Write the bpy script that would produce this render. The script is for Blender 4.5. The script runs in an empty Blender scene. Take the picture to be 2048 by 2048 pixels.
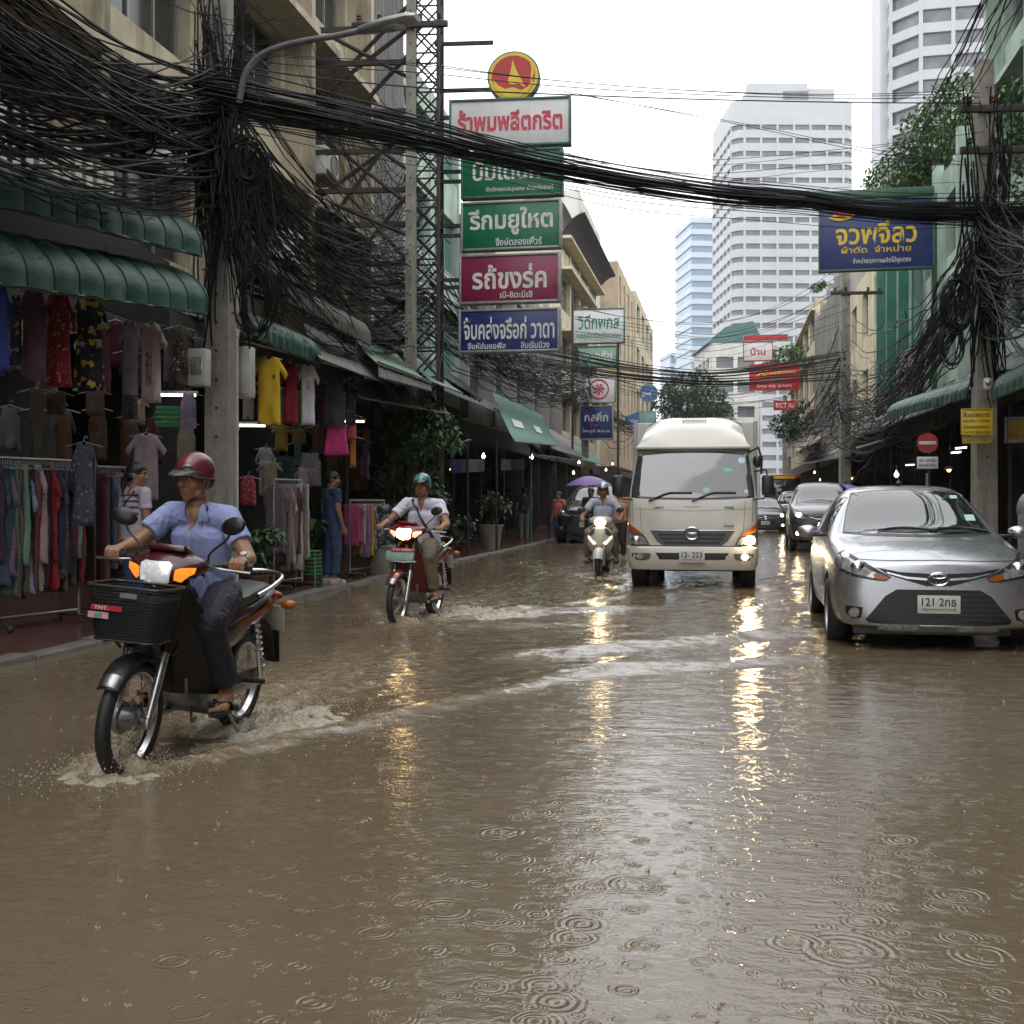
import bpy, bmesh, math, random
import numpy as np
from math import pi, sin, cos, radians, sqrt, atan2
from mathutils import Vector, Matrix, Euler, noise as mnoise
from mathutils.bvhtree import BVHTree
from mathutils.geometry import delaunay_2d_cdt

sc = bpy.context.scene
C = sc.collection
random.seed(7)
RNG = np.random.default_rng(7)

# ---------------------------------------------------------------- camera, world, sun, exposure
FPX, HC, YH = 2361.0, 1.25, 1003.0            # focal length in photo pixels, eye height over the water, horizon row
TH = math.atan(426 / FPX)                     # the street runs 10 degrees to the right of the lens axis
cam = bpy.data.cameras.new('camera')
cam.sensor_width = 36; cam.lens = FPX / 2048 * 36; cam.shift_y = -(1024 - YH) / 2048
cam.clip_start = 0.05; cam.clip_end = 3000
cam_o = bpy.data.objects.new('camera', cam); C.objects.link(cam_o)
cam_o.location = (0, 0, HC); cam_o.rotation_euler = (pi / 2, 0, TH)
sc.camera = cam_o

SUN_EL, SUN_AZ = radians(62), radians(200)
world = bpy.data.worlds.new('World'); sc.world = world; world.use_nodes = True
wn, wl = world.node_tree.nodes, world.node_tree.links
wn.clear()
_out = wn.new('ShaderNodeOutputWorld'); _bg = wn.new('ShaderNodeBackground')
_sky = wn.new('ShaderNodeTexSky'); _sky.sky_type = 'NISHITA'; _sky.sun_disc = False
_sky.sun_elevation = SUN_EL; _sky.sun_rotation = SUN_AZ; _sky.air_density = 2; _sky.dust_density = 6; _sky.ozone_density = 1
_hs = wn.new('ShaderNodeHueSaturation'); _hs.inputs['Saturation'].default_value = 0.12
_mx = wn.new('ShaderNodeMix'); _mx.data_type = 'RGBA'; _mx.inputs['Factor'].default_value = 0.8
_tc = wn.new('ShaderNodeTexCoord'); _nz = wn.new('ShaderNodeTexNoise'); _nz.inputs['Scale'].default_value = 2.2; _nz.inputs['Detail'].default_value = 6
_rp = wn.new('ShaderNodeValToRGB'); _rp.color_ramp.elements[0].color = (21, 21.5, 22.2, 1); _rp.color_ramp.elements[1].color = (24, 24.3, 24.8, 1)
wl.new(_tc.outputs['Generated'], _nz.inputs['Vector']); wl.new(_nz.outputs['Fac'], _rp.inputs['Fac'])
wl.new(_sky.outputs['Color'], _hs.inputs['Color']); wl.new(_hs.outputs['Color'], _mx.inputs[6]); wl.new(_rp.outputs['Color'], _mx.inputs[7])
wl.new(_mx.outputs[2], _bg.inputs['Color']); _bg.inputs['Strength'].default_value = 0.1
wl.new(_bg.outputs['Background'], _out.inputs['Surface'])
sun = bpy.data.lights.new('sun', 'SUN'); sun.energy = 0.5; sun.angle = radians(40); sun.color = (1, 0.97, 0.93)
sun_o = bpy.data.objects.new('sun', sun); C.objects.link(sun_o)
sun_o.rotation_euler = (pi / 2 - SUN_EL, 0, pi - SUN_AZ)
sc.view_settings.view_transform = 'Standard'; sc.view_settings.look = 'None'
sc.view_settings.gamma = 1; sc.view_settings.use_curve_mapping = False; sc.view_settings.exposure = 0.22
sc.cycles.use_denoising = True; sc.cycles.use_adaptive_sampling = True; sc.cycles.adaptive_threshold = 0.03
sc.cycles.max_bounces = 5; sc.cycles.diffuse_bounces = 2; sc.cycles.glossy_bounces = 3; sc.cycles.transmission_bounces = 3
sc.cycles.transparent_max_bounces = 8; sc.cycles.volume_bounces = 0
sc.cycles.caustics_reflective = False; sc.cycles.caustics_refractive = False
sc.cycles.sample_clamp_indirect = 25

# ---------------------------------------------------------------- pixel helpers (2048 px photo -> place)
CT, ST = math.cos(TH), math.sin(TH)
def P(px, py, d):
    L = (px - 1024) / FPX * d
    return Vector((L * CT - d * ST, L * ST + d * CT, HC - (py - YH) / FPX * d))
def PX(px, py, X):                            # on the plane x = X
    return P(px, py, X / ((px - 1024) / FPX * CT - ST))
def PG(px, py, z=0.0):                        # on the level z
    return P(px, py, (HC - z) * FPX / (py - YH))

# ---------------------------------------------------------------- object helpers
def tag(o, label=None, cat=None, group=None, kind=None):
    if label: o['label'] = label
    if cat: o['category'] = cat
    if group: o['group'] = group
    if kind: o['kind'] = kind
    return o
def empty(name, loc=(0, 0, 0), rz=0.0, parent=None, rot=None, scale=None):
    o = bpy.data.objects.new(name, None); C.objects.link(o)
    o.location = loc; o.rotation_euler = rot or (0, 0, rz); o.parent = parent
    if scale: o.scale = scale
    o.empty_display_size = 0.1
    return o
def thing(name, label, cat, loc=(0, 0, 0), rz=0.0, group=None, rot=None, scale=None):
    return tag(empty(name, loc, rz, None, rot, scale), label, cat, group)
def copy_tree(o, parent=None):
    c = o.copy(); C.objects.link(c); c.parent = parent
    for ch in list(o.children): copy_tree(ch, c)
    return c

class MB:
    def __init__(s): s.v = []; s.f = []; s.m = []
    def add(s, vs, fs, mi=0, M=None):
        b = len(s.v)
        if M is not None: vs = [M @ Vector(v) for v in vs]
        s.v.extend([tuple(v) for v in vs]); s.f.extend([tuple(i + b for i in f) for f in fs]); s.m.extend([mi] * len(fs))
        return s
    def box(s, c, d, rot=None, mi=0, b=0.0, M=None):
        hx, hy, hz = d[0] / 2, d[1] / 2, d[2] / 2
        T = Matrix.Translation(c)
        if rot is not None: T = T @ (rot.to_4x4() if hasattr(rot, 'to_4x4') else Euler(rot).to_matrix().to_4x4())
        if M is not None: T = M @ T
        if b <= 0:
            vs = [(x * hx, y * hy, z * hz) for x in (-1, 1) for y in (-1, 1) for z in (-1, 1)]
            fs = [(0, 1, 3, 2), (4, 6, 7, 5), (0, 4, 5, 1), (2, 3, 7, 6), (0, 2, 6, 4), (1, 5, 7, 3)]
            return s.add(vs, fs, mi, T)
        b = min(b, hx * .9, hy * .9, hz * .9)
        bm = bmesh.new(); bmesh.ops.create_cube(bm, size=1)
        for v in bm.verts: v.co = Vector((v.co.x * 2 * hx, v.co.y * 2 * hy, v.co.z * 2 * hz))
        bmesh.ops.bevel(bm, geom=bm.edges[:], offset=b, segments=2, profile=.5, affect='EDGES')
        bm.verts.index_update()
        s.add([v.co[:] for v in bm.verts], [[v.index for v in f.verts] for f in bm.faces], mi, T); bm.free()
        return s
    def cyl(s, p0, p1, r0, r1=None, n=12, mi=0, M=None):
        return s.tube([p0, p1], [r0, r0 if r1 is None else r1], n, mi, M)
    def tube(s, pts, r, n=6, mi=0, M=None, closed=False, flat=1.0):
        pts = [Vector(p) for p in pts]; k = len(pts)
        rs = list(r) if hasattr(r, '__len__') else [r] * k
        vs = []; up = None
        for i, p in enumerate(pts):
            a = pts[(i - 1) % k] if (i or closed) else pts[0]; b = pts[(i + 1) % k] if (i < k - 1 or closed) else pts[-1]
            t = (b - a)
            t = t.normalized() if t.length > 1e-9 else Vector((0, 0, 1))
            if up is None:
                up = Vector((0, 0, 1)) if abs(t.z) < .9 else Vector((1, 0, 0))
            u = t.cross(up).normalized(); w = u.cross(t).normalized(); up = w
            for j in range(n):
                an = 2 * pi * j / n
                vs.append(p + (u * cos(an) + w * sin(an) * flat) * rs[i])
        fs = []
        for i in range(k if closed else k - 1):
            i2 = (i + 1) % k
            for j in range(n):
                fs.append((i * n + j, i * n + (j + 1) % n, i2 * n + (j + 1) % n, i2 * n + j))
        if not closed:
            fs.append(tuple(range(n - 1, -1, -1))); fs.append(tuple((k - 1) * n + j for j in range(n)))
        return s.add(vs, fs, mi, M)
    def sph(s, c, r, nu=14, nv=8, mi=0, M=None):
        r = r if hasattr(r, '__len__') else (r, r, r); vs = [(c[0], c[1], c[2] - r[2])]
        for i in range(1, nv):
            a = -pi / 2 + pi * i / nv
            for j in range(nu):
                b = 2 * pi * j / nu; vs.append((c[0] + r[0] * cos(a) * cos(b), c[1] + r[1] * cos(a) * sin(b), c[2] + r[2] * sin(a)))
        vs.append((c[0], c[1], c[2] + r[2])); L = len(vs) - 1
        fs = [(0, 1 + (j + 1) % nu, 1 + j) for j in range(nu)]
        for i in range(nv - 2):
            for j in range(nu):
                fs.append((1 + i * nu + j, 1 + i * nu + (j + 1) % nu, 1 + (i + 1) * nu + (j + 1) % nu, 1 + (i + 1) * nu + j))
        fs += [(L, 1 + (nv - 2) * nu + j, 1 + (nv - 2) * nu + (j + 1) % nu) for j in range(nu)]
        return s.add(vs, fs, mi, M)
    def lathe(s, prof, n=24, mi=0, M=None, close=False):   # profile of (r, z) round the z axis
        vs = []; fs = []; k = len(prof)
        for r, z in prof:
            for j in range(n):
                a = 2 * pi * j / n; vs.append((r * cos(a), r * sin(a), z))
        for i in range(k if close else k - 1):
            i2 = (i + 1) % k
            for j in range(n):
                fs.append((i * n + j, i * n + (j + 1) % n, i2 * n + (j + 1) % n, i2 * n + j))
        if not close:
            if prof[0][0] > 1e-6: fs.append(tuple(range(n - 1, -1, -1)))
            if prof[-1][0] > 1e-6: fs.append(tuple((k - 1) * n + j for j in range(n)))
        return s.add(vs, fs, mi, M)
    def prism(s, poly, z0, z1, mi=0, M=None):
        n = len(poly); a = sum(poly[i][0] * poly[(i + 1) % n][1] - poly[(i + 1) % n][0] * poly[i][1] for i in range(n))
        if a < 0: poly = poly[::-1]
        vs = [(x, y, z0) for x, y in poly] + [(x, y, z1) for x, y in poly]
        fs = [tuple(range(n - 1, -1, -1)), tuple(range(n, 2 * n))] + [(i, (i + 1) % n, n + (i + 1) % n, n + i) for i in range(n)]
        return s.add(vs, fs, mi, M)
    def sheet(s, rows, mi=0, M=None, th=0.0, closed=False):       # rows of points -> quads, optional thickness (down)
        R, K = len(rows), len(rows[0]); vs = [p for r in rows for p in r]; fs = []
        kk = K if closed else K - 1
        for i in range(R - 1):
            for j in range(kk):
                fs.append((i * K + j, i * K + (j + 1) % K, (i + 1) * K + (j + 1) % K, (i + 1) * K + j))
        if th:
            n0 = len(vs); vs = vs + [(p[0], p[1], p[2] - th) for p in vs]
            fs = fs + [tuple(n0 + i for i in f[::-1]) for f in fs]
            rim = [i for i in range(K)] + [r * K + K - 1 for r in range(1, R)] + [(R - 1) * K + j for j in range(K - 2, -1, -1)] + [r * K for r in range(R - 2, 0, -1)]
            for a, b in zip(rim, rim[1:] + rim[:1]): fs.append((b, a, n0 + a, n0 + b))
        return s.add(vs, fs, mi, M)
    def mesh(s, name='mesh', ang=40, smooth=True):
        me = bpy.data.meshes.new(name); me.from_pydata(s.v, [], s.f)
        if any(s.m): me.polygons.foreach_set('material_index', s.m)
        if smooth:
            me.polygons.foreach_set('use_smooth', [True] * len(s.f)); me.set_sharp_from_angle(angle=radians(ang))
        me.update(); return me
    def build(s, name, mats, parent=None, ang=40, smooth=True, loc=None, rot=None):
        return link(name, s.mesh(name, ang, smooth), mats, parent, loc, rot)
def link(name, me, mats, parent=None, loc=None, rot=None):
    for m in (mats if isinstance(mats, (list, tuple)) else [mats]): me.materials.append(m)
    o = bpy.data.objects.new(name, me); C.objects.link(o); o.parent = parent
    if loc is not None: o.location = loc
    if rot is not None: o.rotation_euler = rot
    return o
def put(name, me, parent=None, loc=(0, 0, 0), rot=(0, 0, 0), scale=None):   # another object on shared mesh data
    o = bpy.data.objects.new(name, me); C.objects.link(o); o.parent = parent; o.location = loc; o.rotation_euler = rot
    if scale: o.scale = scale
    return o
def evaluated(me, mods):
    o = bpy.data.objects.new('tmp', me); C.objects.link(o)
    for typ, kw in mods:
        m = o.modifiers.new('m', typ)
        for k, v in kw.items(): setattr(m, k, v)
    dg = bpy.context.evaluated_depsgraph_get()
    r = bpy.data.meshes.new_from_object(o.evaluated_get(dg)); bpy.data.objects.remove(o); return r
def remesh(mb, voxel, it=4, disp=None):
    me = evaluated(mb.mesh('x', smooth=False), [('REMESH', dict(mode='VOXEL', voxel_size=voxel)), ('SMOOTH', dict(factor=.5, iterations=it))])
    me.materials.clear()
    if disp:
        me.update(); co = np.empty(len(me.vertices) * 3); me.vertices.foreach_get('co', co); co = co.reshape(-1, 3)
        no = np.array([v.normal[:] for v in me.vertices])
        dv = np.array([disp(Vector(p)) for p in co]); co = co + no * dv[:, None]
        me.vertices.foreach_set('co', co.ravel())
    me.polygons.foreach_set('material_index', [0] * len(me.polygons))
    me.polygons.foreach_set('use_smooth', [True] * len(me.polygons)); me.update(); return me
def subsurf(mb, lv=2):
    me = evaluated(mb.mesh('x', smooth=False), [('SUBSURF', dict(levels=lv, render_levels=lv))])
    me.polygons.foreach_set('use_smooth', [True] * len(me.polygons)); me.update(); return me
def bvh_of(me):
    return BVHTree.FromPolygons([v.co[:] for v in me.vertices], [p.vertices[:] for p in me.polygons])
def patch(bvh, poly, axis, off=.004, th=.006, res=.04, flip=1, start=4.0):
    """A polygon drawn in a view plane (axis 'y': (x,z) seen along y, 'x': (y,z), 'z': (x,y)) laid on a body as a thin real piece."""
    n = len(poly); pts = []
    for i in range(n):
        a, b = Vector(poly[i]), Vector(poly[(i + 1) % n]); k = max(1, int((b - a).length / res))
        pts += [a.lerp(b, j / k) for j in range(k)]
    nb = len(pts); edges = [(i, (i + 1) % nb) for i in range(nb)]
    x0, x1 = min(p.x for p in pts), max(p.x for p in pts); y0, y1 = min(p.y for p in pts), max(p.y for p in pts)
    xx = x0 + res / 2
    while xx < x1:
        yy = y0 + res / 2
        while yy < y1: pts.append(Vector((xx, yy))); yy += res
        xx += res
    vs, es, fs, *_ = delaunay_2d_cdt(pts, edges, [], 1, 1e-5)
    mk = {'y': lambda a, b: (Vector((a, flip * start, b)), Vector((0, -flip, 0))), 'x': lambda a, b: (Vector((flip * start, a, b)), Vector((-flip, 0, 0))),
          'z': lambda a, b: (Vector((a, b, flip * start)), Vector((0, 0, -flip)))}[axis]
    base = []; nor = []; ok = []
    for v in vs:
        o, d = mk(v.x, v.y); h = bvh.ray_cast(o, d)
        if h[0] is None:
            h = bvh.find_nearest(o + d * (start - 1.5 if start > 2 else start))
            base.append(h[0]); nor.append(h[1])
        else: base.append(h[0]); nor.append(h[1])
    mb = MB(); o_ = [b + nn * (off + th) for b, nn in zip(base, nor)]; i_ = [b - nn * .004 for b, nn in zip(base, nor)]
    N = len(vs); fl = []
    for f in fs:
        e1, e2 = o_[f[1]] - o_[f[0]], o_[f[2]] - o_[f[0]]
        f = tuple(f) if e1.cross(e2).dot(nor[f[0]]) > 0 else tuple(f[::-1]); fl.append(f)
    cnt = {}
    for f in fl:
        for a, b in zip(f, f[1:] + f[:1]): cnt[(a, b)] = 1
    side = [(b, a, N + a, N + b) for (a, b) in cnt if (b, a) not in cnt]
    mb.add(o_ + i_, fl + side); return mb
def mirror_poly(p): return [(-x, z) for x, z in p][::-1]
def ell(cx, cy, rx, ry, n=20, a0=0): return [(cx + rx * cos(a0 + 2 * pi * i / n), cy + ry * sin(a0 + 2 * pi * i / n)) for i in range(n)]
def arc(fn, n): return [fn(i / (n - 1)) for i in range(n)]
def catmull(pts, n=8):
    pts = [Vector(p) for p in pts]; out = []
    q = [pts[0] * 2 - pts[1]] + pts + [pts[-1] * 2 - pts[-2]]
    for i in range(1, len(q) - 2):
        a, b, c, d = q[i - 1], q[i], q[i + 1], q[i + 2]
        for j in range(n):
            t = j / n; out.append(.5 * ((2 * b) + (c - a) * t + (2 * a - 5 * b + 4 * c - d) * t * t + (3 * b - a - 3 * c + d) * t ** 3))
    return out + [pts[-1]]
def text_mesh(body, w, h, bold=.0, depth=.004):
    c = bpy.data.curves.new('lettering', 'FONT'); c.body = body; c.offset = bold; c.extrude = 0.01; c.resolution_u = 3
    o = bpy.data.objects.new('tmp', c); C.objects.link(o)
    me = bpy.data.meshes.new_from_object(o.evaluated_get(bpy.context.evaluated_depsgraph_get())); bpy.data.objects.remove(o)
    n = len(me.vertices); co = np.empty(n * 3); me.vertices.foreach_get('co', co); co = co.reshape(-1, 3)
    mn, mx_ = co.min(0), co.max(0); sx = w / (mx_[0] - mn[0]); sy = h / (mx_[1] - mn[1])
    co[:, 0] = (co[:, 0] - (mn[0] + mx_[0]) / 2) * sx; co[:, 1] = (co[:, 1] - (mn[1] + mx_[1]) / 2) * sy; co[:, 2] = co[:, 2] / .01 * depth / 2
    co = np.stack([co[:, 0], -co[:, 2], co[:, 1]], 1)          # upright, facing -y
    me.vertices.foreach_set('co', co.ravel()); me.materials.clear(); me.update(); return me
def ordinal(i):
    return ['first', 'second', 'third', 'fourth', 'fifth', 'sixth', 'seventh', 'eighth', 'ninth', 'tenth', 'eleventh', 'twelfth', 'thirteenth', 'fourteenth',
            'fifteenth', 'sixteenth', 'seventeenth', 'eighteenth', 'nineteenth', 'twentieth', 'twenty-first', 'twenty-second', 'twenty-third', 'twenty-fourth', 'twenty-fifth',
            'twenty-sixth', 'twenty-seventh', 'twenty-eighth', 'twenty-ninth', 'thirtieth', 'thirty-first', 'thirty-second', 'thirty-third', 'thirty-fourth', 'thirty-fifth', 'thirty-sixth', 'thirty-seventh', 'thirty-eighth', 'thirty-ninth', 'fortieth'][i]

# ---------------------------------------------------------------- materials
def node_mat(name):
    m = bpy.data.materials.new(name); m.use_nodes = True
    return m, m.node_tree.nodes, m.node_tree.links, m.node_tree.nodes['Principled BSDF']
_mc = {}
def pm(name, col, rough=.6, metal=0.0, var=.2, vs=3.0, bump=0.0, bs=80.0, coat=0.0, ior=1.5, stretch=None, dirt=0.0, dcol=(.03, .028, .025), emit=0.0, ecol=None, sss=0.0, spec=.5, wet=0.0):
    if name in _mc: return _mc[name]
    m, n, l, b = node_mat(name)
    b.inputs['Roughness'].default_value = rough; b.inputs['Metallic'].default_value = metal; b.inputs['IOR'].default_value = ior
    b.inputs['Coat Weight'].default_value = coat; b.inputs['Coat Roughness'].default_value = .06; b.inputs['Specular IOR Level'].default_value = spec
    c4 = (*col, 1); b.inputs['Base Color'].default_value = c4
    if emit:
        b.inputs['Emission Color'].default_value = (*(ecol or col), 1); b.inputs['Emission Strength'].default_value = emit
    if sss:
        b.inputs['Subsurface Weight'].default_value = sss; b.inputs['Subsurface Radius'].default_value = (.01, .004, .002); b.inputs['Subsurface Scale'].default_value = .5
    tc = n.new('ShaderNodeTexCoord'); vec = tc.outputs['Object']
    if stretch:
        mp = n.new('ShaderNodeMapping'); mp.inputs['Scale'].default_value = stretch; l.new(vec, mp.inputs['Vector']); vec = mp.outputs['Vector']
    if var or dirt:
        nz = n.new('ShaderNodeTexNoise'); nz.inputs['Scale'].default_value = vs; nz.inputs['Detail'].default_value = 6; nz.inputs['Roughness'].default_value = .65; l.new(vec, nz.inputs['Vector'])
        rp = n.new('ShaderNodeValToRGB'); e = rp.color_ramp.elements
        e[0].position = .3; e[1].position = .7
        e[0].color = (*[c * (1 - var) for c in col], 1); e[1].color = (*[min(1, c * (1 + var * .7)) for c in col], 1)
        l.new(nz.outputs['Fac'], rp.inputs['Fac']); cur = rp.outputs['Color']
        if dirt:
            n2 = n.new('ShaderNodeTexNoise'); n2.inputs['Scale'].default_value = vs * .7; n2.inputs['Detail'].default_value = 8; n2.inputs['Roughness'].default_value = .7
            mp2 = n.new('ShaderNodeMapping'); mp2.inputs['Scale'].default_value = (1.6, 1.6, .35); mp2.inputs['Location'].default_value = (3, 7, 1)
            l.new(tc.outputs['Object'], mp2.inputs['Vector']); l.new(mp2.outputs['Vector'], n2.inputs['Vector'])
            r2 = n.new('ShaderNodeValToRGB'); r2.color_ramp.elements[0].position = .48; r2.color_ramp.elements[1].position = .75
            r2.color_ramp.elements[1].color = (dirt, dirt, dirt, 1)
            l.new(n2.outputs['Fac'], r2.inputs['Fac'])
            mx = n.new('ShaderNodeMix'); mx.data_type = 'RGBA'; l.new(r2.outputs['Color'], mx.inputs[0]); l.new(cur, mx.inputs[6]); mx.inputs[7].default_value = (*dcol, 1); cur = mx.outputs[2]
        l.new(cur, b.inputs['Base Color'])
        rr = n.new('ShaderNodeMapRange'); rr.inputs[3].default_value = max(.02, rough * .75); rr.inputs[4].default_value = min(1, rough * 1.25); l.new(nz.outputs['Fac'], rr.inputs[0]); l.new(rr.outputs[0], b.inputs['Roughness'])
    if bump:
        n3 = n.new('ShaderNodeTexNoise'); n3.inputs['Scale'].default_value = bs; n3.inputs['Detail'].default_value = 4; l.new(vec, n3.inputs['Vector'])
        bp = n.new('ShaderNodeBump'); bp.inputs['Strength'].default_value = bump; bp.inputs['Distance'].default_value = .01; l.new(n3.outputs['Fac'], bp.inputs['Height']); l.new(bp.outputs['Normal'], b.inputs['Normal'])
    _mc[name] = m; return m
def lamp_mat(name, col, s): return pm(name, col, .3, var=0, emit=s, ecol=col)
M_BLACK = pm('black plastic', (.012, .012, .013), .38, var=.3)
M_RUBBER = pm('tyre rubber', (.018, .018, .018), .55, var=.3, vs=12, bump=.2)
M_CHROME = pm('chrome', (.72, .72, .74), .24, 1.0, var=.1)
M_STEEL = pm('dull steel', (.36, .36, .37), .38, 1.0, var=.25, vs=14)
M_DARKMET = pm('dark metal', (.05, .05, .052), .42, .6, var=.3)
M_GLASS = pm('dark car glass', (.012, .016, .016), .03, var=0, ior=1.9)
M_LENS = pm('clear lamp lens', (.45, .46, .47), .1, .5, var=.5, vs=30, ior=1.6)
M_AMBER = pm('amber lens', (.36, .09, .015), .15, var=.2, vs=20)
M_LAMPCAR = lamp_mat('car headlamp light', (1, .74, .42), 60)
M_LAMPON = lamp_mat('headlamp light', (1, .70, .36), 200)
M_FOGON = lamp_mat('fog lamp light', (1, .74, .42), 22)
M_CONC = pm('old concrete', (.27, .25, .21), .75, var=.3, vs=5, bump=.35, bs=40, dirt=.6)
M_RUST = pm('rusty dark iron', (.05, .042, .036), .7, .3, var=.5, vs=9, bump=.3)
M_CABLE = pm('black cable', (.007, .007, .008), .6, var=.3, vs=20, spec=.25)
M_PVC = pm('grey plastic pipe', (.5, .5, .47), .45, var=.2)
M_WHITEP = pm('white letters', (.62, .61, .58), .5, var=.3, vs=6)
# ================================================================= SETTING: ground, water, pavements
M_ROAD = pm('asphalt', (.05, .048, .045), .8, var=.3, vs=2)
M_PAVE = pm('wet red paving', (.10, .045, .035), .22, var=.4, vs=6, bump=.15, bs=30, dirt=.5)
M_KERB = pm('kerb stone', (.15, .14, .12), .45, var=.35, vs=4, bump=.3, dirt=.5)
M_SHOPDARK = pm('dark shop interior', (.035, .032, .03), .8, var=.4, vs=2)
tag(MB().box((0, 700, -.65), (2400, 3000, .5)).build('ground', M_ROAD), kind='structure')
tag(MB().box((-.75, 118, -.22), (9.9, 260, .3)).build('road', M_ROAD), kind='structure')

def perlin2(x, y, seed=0):
    r = np.random.default_rng(seed); p = r.permutation(256); p = np.concatenate([p, p]); g = r.uniform(0, 2 * pi, 256); gx, gy = np.cos(g), np.sin(g)
    xi = np.floor(x).astype(int); yi = np.floor(y).astype(int); xf, yf = x - xi, y - yi; xi &= 255; yi &= 255
    u = xf * xf * xf * (xf * (xf * 6 - 15) + 10); v = yf * yf * yf * (yf * (yf * 6 - 15) + 10)
    def gr(ix, iy, dx, dy):
        h = p[p[ix & 255] + (iy & 255)]; return gx[h] * dx + gy[h] * dy
    a = gr(xi, yi, xf, yf); b = gr(xi + 1, yi, xf - 1, yf); c = gr(xi, yi + 1, xf, yf - 1); d = gr(xi + 1, yi + 1, xf - 1, yf - 1)
    return (a + u * (b - a)) + v * ((c + u * (d - c)) - (a + u * (b - a)))

BIKE1 = PG(243, 1545); BIKE1.z = 0                # front wheels' contact points
BIKE2 = PG(801, 1250); BIKE2.z = 0
BIKE3 = PG(1198, 1156); BIKE3.z = 0
TRUCK = PG(1384, 1178); TRUCK.z = 0
SEDAN = PG(1877, 1304); SEDAN.z = 0

def water_height(x, y):
    far = np.clip((y - 4) / 9, 0, 1)
    h = (.0016 + .0085 * far) * (perlin2(x * 2.6, y * 4.2, 1) + .6 * perlin2(x * 6.2 + 3, y * 9.5, 2))
    h += (.0005 + .0035 * far) * perlin2(x * 15, y * 22, 3)
    foam = np.zeros_like(x)
    rg = perlin2(x * 3.1, y * 3.1, 5); rg2 = perlin2(x * 13, y * 13, 6); rg3 = perlin2(x * 34, y * 34, 8)
    for (bx, by, A, ex, fo, back, ln) in ((BIKE1.x, BIKE1.y, .05, 1, 1, 1.25, 7), (BIKE2.x, BIKE2.y, .05, 1, .9, 1.2, 6), (BIKE3.x, BIKE3.y, .035, 1, .6, 1.1, 6), (TRUCK.x, TRUCK.y, .05, 1, .35, .2, 8)):
        s = y - by; dx = x - bx; wide = .9 if A == .05 and fo == .35 else 0
        for sd in (-1, 1):
            for k, (off, am) in enumerate(((0, 1.0), (.75, .62), (1.5, .4), (2.3, .28))):
                ss = s - off
                c = sd * (np.maximum(ss, 0) * .44 + .12 + wide + .12 * rg); w = .12 + .018 * np.maximum(ss, 0)
                rid = np.where(ss > -.05, np.exp(-((dx - c) / w) ** 2) * np.exp(-np.maximum(ss, 0) / ln) * (1 + .5 * rg2), 0)
                tr = np.where(ss > 0, np.exp(-((dx - c + sd * w * 1.6) / (w * 1.1)) ** 2) * np.exp(-np.maximum(ss, 0) / ln), 0)
                h += A * am * (rid * .8 - tr * .35)
                if k == 0: foam += fo * np.clip(rid * 1.3 - .45 + .5 * rg2 + .4 * rg3, 0, 1) * np.exp(-np.maximum(s, 0) / 4.5) * (s > -.1)
        ins = np.exp(-(dx / (.25 + .22 * np.maximum(s - back, 0) ** .8 + .0)) ** 2) * (s > back - .15) * np.exp(-np.maximum(s - back, 0) / 3.2)
        h += A * .75 * ins * (rg2 * .9 + rg3 * .7 + rg * .4) * (1 if fo > .5 else .4)
        foam += fo * 1.5 * np.clip(ins * (.5 + .9 * rg2 + .8 * rg3) - .05, 0, 1)
        fr = np.exp(-((dx / .17) ** 2 + ((s + .02) / .20) ** 2))                         # heap at the front wheel
        h += .045 * fr * (.6 + .8 * rg2 + .6 * rg3) * (fo > .5); foam += fo * np.clip(1.4 * fr * (.55 + rg2 + rg3), 0, 1) * (fo > .5)
    for (ax, ay, bx, by, a, w) in ((-2.1, 9.1, 1.2, 12.2, .034, .22), (-1.5, 8.4, 1.0, 10.1, .024, .2), (-4.2, 12.4, -.4, 14.3, .03, .25), (-3.9, 11.0, -1.2, 12.2, .022, .2), (-.2, 13.6, 1.6, 15.2, .022, .25)):   # crossing bow waves
        ux, uy = bx - ax, by - ay; L = sqrt(ux * ux + uy * uy); ux /= L; uy /= L
        t = (x - ax) * ux + (y - ay) * uy; q = -(x - ax) * uy + (y - ay) * ux + .12 * rg + .05 * rg2
        m = np.clip(t / .8, 0, 1) * np.clip((L - t) / .8, 0, 1)
        h += a * m * (np.exp(-(q / w) ** 2) - .5 * np.exp(-((q + w * 1.7) / w) ** 2)); foam += .5 * m * np.clip(np.exp(-(q / (w * .5)) ** 2) - .5 + .7 * rg3, 0, 1)
    return h, np.clip(foam, 0, 1)

ys = [-4.0, -2, 0, 1.2, 2.0]
while ys[-1] < 200: ys.append(ys[-1] + max(.022, ys[-1] * .0045))
xs = np.arange(-5.7, 4.25, .04)
gy, gx = np.meshgrid(np.array(ys), xs, indexing='ij'); gz, foam = water_height(gx, gy)
R_, K_ = gx.shape
wm = bpy.data.meshes.new('water'); nv = R_ * K_; nq = (R_ - 1) * (K_ - 1)
wm.vertices.add(nv); wm.vertices.foreach_set('co', np.stack([gx, gy, gz], -1).ravel())
idx = np.arange(nv).reshape(R_, K_); q = np.stack([idx[:-1, :-1], idx[:-1, 1:], idx[1:, 1:], idx[1:, :-1]], -1).reshape(-1, 4)
wm.loops.add(nq * 4); wm.loops.foreach_set('vertex_index', q.ravel().astype(np.int32)); wm.polygons.add(nq)
wm.polygons.foreach_set('loop_start', (np.arange(nq) * 4).astype(np.int32)); wm.polygons.foreach_set('use_smooth', np.ones(nq, bool)); wm.update(calc_edges=True)
at_ = wm.attributes.new('foam', 'FLOAT', 'POINT'); at_.data.foreach_set('value', foam.ravel().astype(np.float32))

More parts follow.
